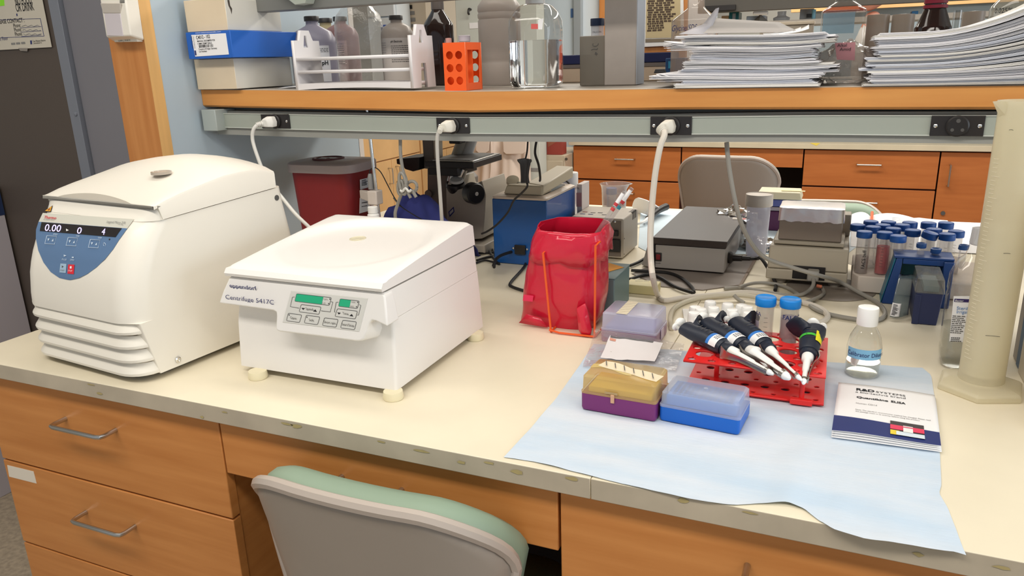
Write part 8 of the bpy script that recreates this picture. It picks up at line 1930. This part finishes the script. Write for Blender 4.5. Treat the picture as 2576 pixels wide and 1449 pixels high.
# ------------------------------------------------------------------ pipettes
pb_ = mat('pipette_navy', rgb(36, 42, 56), .4); steel_p = mat('ejector_steel', (.48, .45, .42, 1), .25, 1.0)
def pipette(knob, tip, zk, zt, label, taped=False, scale=1.0, roll=0.0, shaft=1.0, flip=1):
    P0, P1 = pz(*knob, zk), pz(*tip, zt)
    d = (P1-P0); L = d.length; d.normalize()
    up = Vector((0, 0, 1)); s_ = d.cross(up).normalized(); up = s_.cross(d)
    up, s_ = (up*math.cos(roll)+s_*math.sin(roll)), (s_*math.cos(roll)-up*math.sin(roll))
    t = thing('pipette', P0, label, 'pipette', 'pipettes on the red rack')
    def F(l, u, v_): return P0+d*(L*l)+s_*u+up*v_     # u sideways, v up
    def ring(l, ru, rv, ov=0, ou=0, n=20): return [F(l, ou+ru*math.cos(2*PI*i/n), ov+rv*math.sin(2*PI*i/n)) for i in range(n)]
    def loft(rs, nm, m, par=None, angle=50):
        b = MB(); b.loft(rs); return b.build(nm, m, par or t, angle=angle)
    loft([ring(.0, .006, .006), ring(.003, .0105, .0105), ring(.03, .0115, .0115), ring(.042, .0095, .0095), ring(.05, .005, .005)], 'plunger_button', white_g)
    loft([ring(.05, .0042, .0042), ring(.14, .0042, .0042)], 'plunger_rod', steel)
    e0 = -.0165*flip
    loft([ring(.035, .004, .004, 0, e0), ring(.038, .0065, .0065, 0, e0), ring(.058, .0068, .0068, 0, e0), ring(.064, .005, .005, 0, e0)], 'ejector_button', white_g)
    loft([ring(.064, .0035, .0035, 0, e0), ring(.15, .004, .004, 0, e0)], 'ejector_rod', grey_l)
    body = loft([ring(.105, .010, .010, 0, -.004*flip), ring(.112, .0185, .0125, 0, -.004*flip), ring(.20, .0185, .0135, 0, -.004*flip), ring(.33, .0175, .0145), ring(.43, .0165, .0145), ring(.50, .0155, .0135), ring(.515, .0145, .0125)], 'handle', pb_)
    # finger hook arcs over the side of the knob
    hk = [F(.16, .010*flip, .002), F(.125, .019*flip, .004), F(.095, .030*flip, .006), F(.085, .041*flip, .006)]
    b = MB()
    lp = []
    for i, (l, u, w_, h_) in enumerate(((.20, .008, .018, .010), (.15, .013, .020, .011), (.115, .020, .021, .008), (.095, .029, .019, .0045), (.088, .036, .013, .003), (.086, .040, .006, .002))):
        lp.append([F(l+(.012 if i < 3 else .006)*math.sin(2*PI*j/16)*(1 if i > 1 else .5), u*flip+.004*math.sin(2*PI*j/16)*(i > 1), w_*math.cos(2*PI*j/16)) if i > 1 else F(l, u*flip*.6+h_*math.sin(2*PI*j/16), w_*.75*math.cos(2*PI*j/16)) for j in range(16)])
    b.loft(lp); b.build('finger_hook', pb_, t, angle=60)
    loft([ring(.515, .0125, .0115), ring(.52, .0135, .0125), ring(.575, .013, .012), ring(.58, .0105, .0095)], 'collar', pb_)
    k = shaft
    loft([ring(.58, .0095, .0095), ring(.64, .0085*k+.001, .0085*k+.001), ring(.655, .0062*k, .0062*k), ring(.80, .0056*k, .0056*k), ring(.82, .0042*k, .0042*k), ring(.95, .0040*k, .0040*k)], 'shaft', white)
    loft([ring(.95, .0046*k, .0046*k), ring(.965, .0046*k, .0046*k), ring(.995, .0024*k, .0024*k), ring(1.0, .0016*k, .0016*k)], 'tip_cone', white_g)
    b = MB(); ej = []
    for l, u, hw in ((.545, .0155, .010), (.60, .018, .0075), (.635, .0165, .006), (.70, .0105, .0048), (.80, .0075, .0044), (.93, .0058, .0042), (.952, .0056, .0042)):
        uu = u*flip*-1
        ej.append([F(l, uu-.0007, hw), F(l, uu+.0007, hw), F(l, uu+.0007+.0012*flip, 0), F(l, uu+.0007, -hw), F(l, uu-.0007, -hw), F(l, uu-.0007+.0012*flip, 0)])
    b.loft(ej); b.build('ejector_arm', steel_p, t, angle=40)
    loft([ring(.925, .0056*k, .0056*k), ring(.95, .0052*k, .0052*k)], 'ejector_ring', steel_p)
    b = MB()
    for i in range(4):
        l = .24+i*.042; b.tube([F(l+.012*j/4-.006, lerp(-.008, .008, j/4), .0146+.0002*(j in (1, 2, 3))) for j in range(5)], .0004, 4, smooth=False)
    b.build('grip_lines', grey_d, t)
    def arc(l0, l1, a0, a1, r1, r2, lift, m, nm, par):
        b = MB(); b.grid(lambda u, v_: F(lerp(l0, l1, v_), (lerp(.0168, .0160, v_)+lift)*math.cos(math.radians(lerp(a0, a1, u))), (.0145+lift)*math.sin(math.radians(lerp(a0, a1, u)))), 14, 2); return b.build(nm, m, par)
    if not taped:
        lb = arc(.415, .485, 5, 175, 0, 0, .0006, paper, 'label', t); arc(.385, .418, 5, 175, 0, 0, .0005, mat('label_sky', rgb(52, 122, 204), .45) if 'label_sky' not in MT else MT['label_sky'], 'label_band', t)
        b = MB(); r_ = random.Random(int(knob[0]))
        for i in range(3):
            l = .432+i*.015
            for j in range(6):
                an = math.radians(60+j*14); an2 = math.radians(60+j*14+10)
                if i < 2 or j < 4: b.f([b.v(F(l_, .0174*math.cos(x_), .0154*math.sin(x_))) for l_, x_ in ((l, an), (l, an2), (l+.006, an2), (l+.006, an))])
        b.build('print_lines', ink, lb, smooth=False)
    else:
        arc(.31, .345, -20, 200, 0, 0, .0012, mat('green_tape', rgb(70, 186, 60), .5), 'green_tape', t)
        b = MB(); b.grid(lambda u, v_: F(lerp(.235, .40, v_)+.01*u, -.0178*flip*math.cos(math.radians(lerp(5, 62, u))), .0158*math.sin(math.radians(lerp(5, 62, u)))), 8, 4); b.build('yellow_label', mat('yellow_label', rgb(232, 222, 40), .55), t)
    return t
pipette((1707, 812), (1946, 942), ZB+.083, ZB+.060, 'navy pipette with a blue-white label, leftmost of three on the red rack', shaft=1.05, flip=-1)
pipette((1764, 797), (1987, 953), ZB+.086, ZB+.060, 'navy pipette with the thickest white shaft on the red rack, middle of three', shaft=1.5, flip=-1)
pipette((1843, 795), (2017, 957), ZB+.086, ZB+.058, 'navy pipette with a fine pointed tip on the red rack, rightmost of three', shaft=.85, flip=-1)
pipette((2046, 812), (2021, 966), ZB+.092, ZB+.052, 'navy pipette with green tape and a yellow label on the red rack', taped=True, flip=1, shaft=.95)

# ------------------------------------------------------------------ white vial caps behind the pipettes
zc_ = ZB+.036
t = thing('vial_tray', pz(1800, 800, ZB), 'white plastic tray with round cap moulds behind the pipettes', 'tray')
b = MB(); P4 = [pz(*p, ZB+.008) for p in ((1716, 776), (1728, 838), (1905, 850), (1902, 790))]
b.loft([[Vector((p.x, p.y, ZT)) for p in P4], P4]); b.build('plate', white, t, bevel=.001)
for (x, y) in ((1787, 757), (1749, 771), (1763, 776), (1795, 772), (1831, 763), (1842, 778), (1866, 766), (1880, 771), (1884, 785), (1746, 785), (1798, 790), (1843, 794)):
    c = pz(x, y, zc_); b = MB(); r = .0128
    b.lathe([(r*1.08, 0), (r, .018), (r*.985, .0225), (r*.94, .026), (r*.84, .0278), (.001, .0282)], (c.x, c.y, ZB+.0078), 22); b.build('cap_mould', white_g, t, angle=40)

# ------------------------------------------------------------------ calibrator bottle
c = pz(2158, 948, ZP); hy = c.y; rB = .0285; cyb = hy+rB*.7; cxb = c.x+.006; hv = lambda yy: pyy(2168, yy, cyb).z-ZP
glass = mat('clear_glass', (.96, .97, .97, 1), .02, trans=1.0, ior=1.2)
t = thing('glass_bottle', (cxb, cyb, ZP), 'small clear glass bottle with a white cap and blue tape marked Calibrator Diluent', 'bottle')
z1, z2 = hv(862), hv(818)
b = MB(); b.lathe([(rB*.93, .0004), (rB, .004), (rB, z1*.92), (rB*.97, z1), (rB*.86, lerp(z1, z2, .45)), (rB*.66, lerp(z1, z2, .78)), (rB*.53, z2), (rB*.53, z2+.004)], (cxb, cyb, ZP), 40, cap1=False); b.build('body', thin('bottle_glass', (.96, .97, .96), .97, .02, .04, rgb(220, 220, 214), 1.9), t, angle=50)
b = MB(); b.lathe([(rB*.90, .0025), (rB*.955, .006), (rB*.955, hv(905))], (cxb, cyb, ZP), 36); b.build('liquid', thin('pale_liquid', (.93, .93, .87), .95, .03, .1, rgb(214, 214, 190), 1.0), t)
b = MB(); rc_ = rB*.60; h0, h1 = hv(814), hv(771); b.lathe([(rc_, h0), (rc_*1.01, h0+.001), (rc_, h1-.002), (rc_*.95, h1), (.001, h1+.0004)], (cxb, cyb, ZP), 36); b.build('cap', white_g, t)
zl0, zl1 = hv(891), hv(866)
k_ = wrap(t, cxb, cyb, ZP, rB+.0005, -62, 66, zl0, zl1, mat('sky_tape', rgb(132, 190, 226), .6), 'tape', 20)
wtext('Calibrator Diluent', k_, cxb, cyb, ZP, rB+.0006, -60, (zl1-zl0)*.42, zl0+(zl1-zl0)*.3, ink_b, name='handwriting', sx=.87)
b = MB()
for j in range(1):
    pts = [(-40, .0), (-22, .0), (-14, .012), (-20, .022), (-40, .020), (-46, .008)]
    b.f([b.v((cxb+(rB+.0004)*math.sin(math.radians(a_)), cyb-(rB+.0004)*math.cos(math.radians(a_)), ZP+.022+z_)) for a_, z_ in pts])
b.build('frosted_patch', mat('patch_white', rgb(216, 214, 208), .5), t, smooth=False)

# ------------------------------------------------------------------ booklet
A_, B_, C_, D_ = pz(2092, 1088, ZP+.008), pz(2367, 1124, ZP+.008), pz(2352, 990, ZP+.008), pz(2110, 958, ZP+.008)
t = thing('booklet', A_, 'white kit booklet with a navy band and a small photo on the blue pad', 'booklet')
def bk(u, v_, lift=0.0):
    p = A_.lerp(B_, u).lerp(D_.lerp(C_, u), v_)
    p.z = ZP+.0052+.0062*(1-v_)*(.5+.5*math.cos(PI*min(1, u*1.1)))+.0018*math.sin(PI*u)+.004*(1-v_)*u+lift
    return p
b = MB(); b.grid(lambda u, v_: bk(u, v_), 24, 16); b.build('cover', paper, t, solid=.0006)
for k_, f_ in ((0, .72), (1, .42), (2, .12)):
    b = MB(); b.grid(lambda u, v_: Vector((bk(u, v_).x+.0008*k_*u, bk(u, v_).y-.0012*k_, ZP+.0006+(bk(u, v_).z-ZP-.0014)*f_)), 24, 8); b.build('pages', paper, t, solid=.0006)
b = MB(); b.grid(lambda u, v_: bk(u, lerp(.0, .285-.05*u-.06*math.sin(PI*u)*0, v_), .0006), 24, 4); b.build('navy_band', mat('booklet_navy', rgb(30, 46, 110), .5), t)
def bkf(s, u0, u1, v_, h, m=ink, bold=0.0, par=None):
    return fit_text(s, bk(u0, v_, .0008), bk(u1, v_, .0008), bk(u0, v_+.05, .0008)-bk(u0, v_, .0008), h, m, par or t, bold=bold, lift=.0003)
bkf('R&D', .195, .385, .845, .0105, ink, .03); bkf('SYSTEMS', .40, .70, .845, .0075)
bkf('a bio-techne brand', .19, .70, .795, .0070); bkf('Quantikine', .205, .525, .68, .0075, ink, .03); bkf('ELISA', .555, .70, .68, .0075, ink, .03)
bkf('Human CD14', .205, .415, .555, .0055, grey_m)
bkf('Note: The standard reconstitution method has changed. Please read', .205, .93, .425, .0042, grey_d); bkf('this package insert in its entirety before using this product.', .205, .83, .39, .0042, grey_d)
def bkp(us, m, nm, lift=.0012, par=None):
    b = MB(); (u0, v0, u1, v1) = us; b.grid(lambda u, v_: bk(lerp(u0, u1, u), lerp(v0, v1, v_), lift), 6, 4); return b.build(nm, m, par or t)
ph = bkp((.545, .06, .86, .31), mat('photo_black', rgb(46, 40, 42), .4), 'photo')
bkp((.545, .155, .86, .235), mat('photo_pink', rgb(226, 44, 88), .4), 'photo_red', .0016, ph); bkp((.545, .06, .63, .14), mat('photo_yellow', rgb(232, 206, 50), .4), 'photo_yellow', .0016, ph)
bkp((.60, .06, .86, .125), mat('photo_pale', rgb(214, 226, 236), .4), 'photo_pale', .002, ph); bkp((.665, .125, .755, .235), white, 'photo_vial', .0024, ph); bkp((.662, .20, .758, .218), mat('photo_pinkline', rgb(220, 90, 120), .4), 'photo_line', .0028, ph)
bkf('R&D SYS', .70, .855, .09, .005, ink_b, par=ph)

# ------------------------------------------------------------------ plugs and cords
def plug(i, cord_pts, m, r, label, kind=0, body=None):
    cx, cz, rr = OUT[i]
    t = thing('power_cable', (cx, YR-.01, cz), label, 'cord')
    b = MB()
    sx = -1
    b.loft([[(cx-.013, YR-.0105, cz-.012), (cx+.011, YR-.0105, cz-.012), (cx+.013, YR-.0105, cz), (cx+.008, YR-.0105, cz+.013), (cx-.007, YR-.0105, cz+.013), (cx-.014, YR-.0105, cz)],
            [(cx-.016, YR-.026, cz-.013), (cx+.010, YR-.026, cz-.013), (cx+.012, YR-.026, cz), (cx+.007, YR-.026, cz+.014), (cx-.007, YR-.026, cz+.014), (cx-.016, YR-.026, cz)],
            [(cx-.022, YR-.036, cz-.010), (cx+.001, YR-.036, cz-.012), (cx+.003, YR-.036, cz), (cx-.002, YR-.036, cz+.008), (cx-.013, YR-.036, cz+.008), (cx-.022, YR-.036, cz)]])
    b.build('plug', body or m, t, bevel=.0025, seg=3)
    s_ = Vector((cx-.014, YR-.034, cz-.003)); P_ = [s_]+cord_pts
    b = MB(); d = (cord_pts[0]-s_).normalized()
    for k in range(4):
        b.lathe([(r*1.5-k*.0003, 0), (r*1.7-k*.0003, .001), (r*1.5-k*.0003, .0022)], s_+d*(.002+k*.004), 14, d)
    b.build('strain_relief', body or m, t)
    b = MB(); b.tube(P_, r, 10); b.build('cord', m, t)
plug(0, [pyy(648, 314, YR-.045), pyy(637, 328, YR-.05), pyy(636, 355, YR-.05), pyy(650, 400, YR-.05), pyy(664, 432, YR-.05), pyy(690, 472, YR-.06), pyy(716, 505, YR-.07), pyy(745, 540, YR-.09), pyy(782, 576, YR-.11), pyy(800, 600, YR-.12)], cord_w, .0045, 'white cord from the leftmost outlet falling behind the tall centrifuge')
plug(1, [pyy(1108, 326, YR-.04), pyy(1100, 345, YR-.045), pyy(1101, 400, YR-.045), pyy(1106, 470, YR-.04), pyy(1110, 530, YR-.04), pyy(1112, 565, YR-.035), pyy(1113, 600, YR-.03)], cord_g if False else mat('pale_grey_cord', rgb(190, 186, 178), .5), .0042, 'pale cord with a cream plug dropping from the second outlet behind the low centrifuge', body=mat('plug_cream', rgb(220, 216, 204), .45))
plug(2, [pyy(1672, 336, YR-.05), pyy(1660, 372, YR-.06), pyy(1648, 440, YR-.065), pyy(1640, 520, YR-.07), pyy(1636, 600, YR-.08), pyy(1638, 660, YR-.09), pyy(1643, 700, YR-.10), pz(1654, 742, ZB+.012), pz(1672, 756, ZB+.0068), pz(1720, 749, ZB+.0064), pz(1800, 742, ZB+.0064), pz(1880, 736, ZB+.0064), pz(1960, 748, ZB+.0064), pz(2050, 770, ZB+.0064), pz(2082, 795, ZB+.0064), pz(2055, 814, ZB+.0064), pz(1990, 818, ZB+.0064)], mat('thick_white_cord', rgb(214, 206, 194), .45), .0062, 'thick white cord from the third outlet curving down and across the bench', body=MT['plug_cream'])
def cord(ps, r, m, label, name='cable', z=None, group=None):
    P_ = []
    for p in ps:
        if len(p) == 3 and p[2] > 5: P_.append(pyy(p[0], p[1], p[2]-10))
        else: P_.append(pz(p[0], p[1], ZB+(p[2] if len(p) == 3 else r+.0008)))
    b = MB(); b.tube(P_, r, 9); return tag(b.build(name, m, None), label, 'cable', group)
cord([(1828, 358, 11.60), (1834, 420, 11.60), (1848, 500, 11.60), (1864, 560, 11.62), (1890, 612, 11.66), (1925, 648, 11.70), (1990, 672, 11.74), (2050, 690, 11.74), (2110, 708, .03), (2160, 735, .012), (2205, 760), (2226, 785), (2216, 802), (2180, 806), (2110, 796), (2060, 782), (2036, 764), (2050, 752)], .0048, cord_g, 'grey cable hanging from the shelf and looping round behind the white-capped bottle', 'grey_cable')
cord([(2046, 700, .03), (2046, 716, .022), (2036, 730, .012), (2012, 742), (1970, 742), (1910, 731), (1860, 724), (1822, 726)], .0045, cord_g, 'grey cable with an orange collar leaving the shaker socket', 'grey_cable')
b = MB(); c = pyy(2045, 700, yK2-.012); b.box(c.x-.013, c.x+.013, yK2-.03, yK2-.004, c.z-.004, c.z+.022); pl_ = tag(b.build('grey_plug', cord_g, None, bevel=.003), 'grey plug seated in the dark socket panel of the shaker', 'plug')
b = MB(); c = pz(2054, 719, ZB+.014); b.cyl(c, c+Vector((.012, -.001, -.001)), .004, n=8); tag(b.build('orange_collar', mat('collar_orange', rgb(214, 120, 84), .5), None), 'orange collar tab under the shaker plug', 'tag')
cord([(1690, 826, .006), (1686, 800), (1700, 772), (1745, 753), (1810, 744, .013), (1870, 743, .013), (1920, 752, .012), (1960, 764)], .0055, cord_c, 'cream cable looping left round the white cap tray', 'cream_cable')
cord([(2068, 724, .006), (2072, 738), (2050, 752, .010), (2010, 764)], .0042, cord_g, 'thin grey cable end curling below the orange collar', 'grey_cable')
cord([(1860, 722, .012), (1900, 712, .010), (1950, 714, .008), (1985, 726), (2010, 742)], .0042, cord_g, 'upper grey cable arching over the edge of the metal mat', 'grey_cable')
cord([(1846, 742, .020), (1856, 752, .012), (1872, 762)], .0045, cord_g, 'short grey cable end behind the white cap tray', 'grey_cable')
dm = mat('round_mat_grey', rgb(132, 122, 112), .5)
c = pz(2110, 745, ZB); b = MB(); b.lathe([(.1, .0002), (.1, .0014), (.097, .002), (.001, .002)], (c.x-.02, c.y+.055, ZB+.0002), 48); tag(b.build('round_mat', dm, None), 'dull grey round mat under the shaker and foam rack', 'mat')
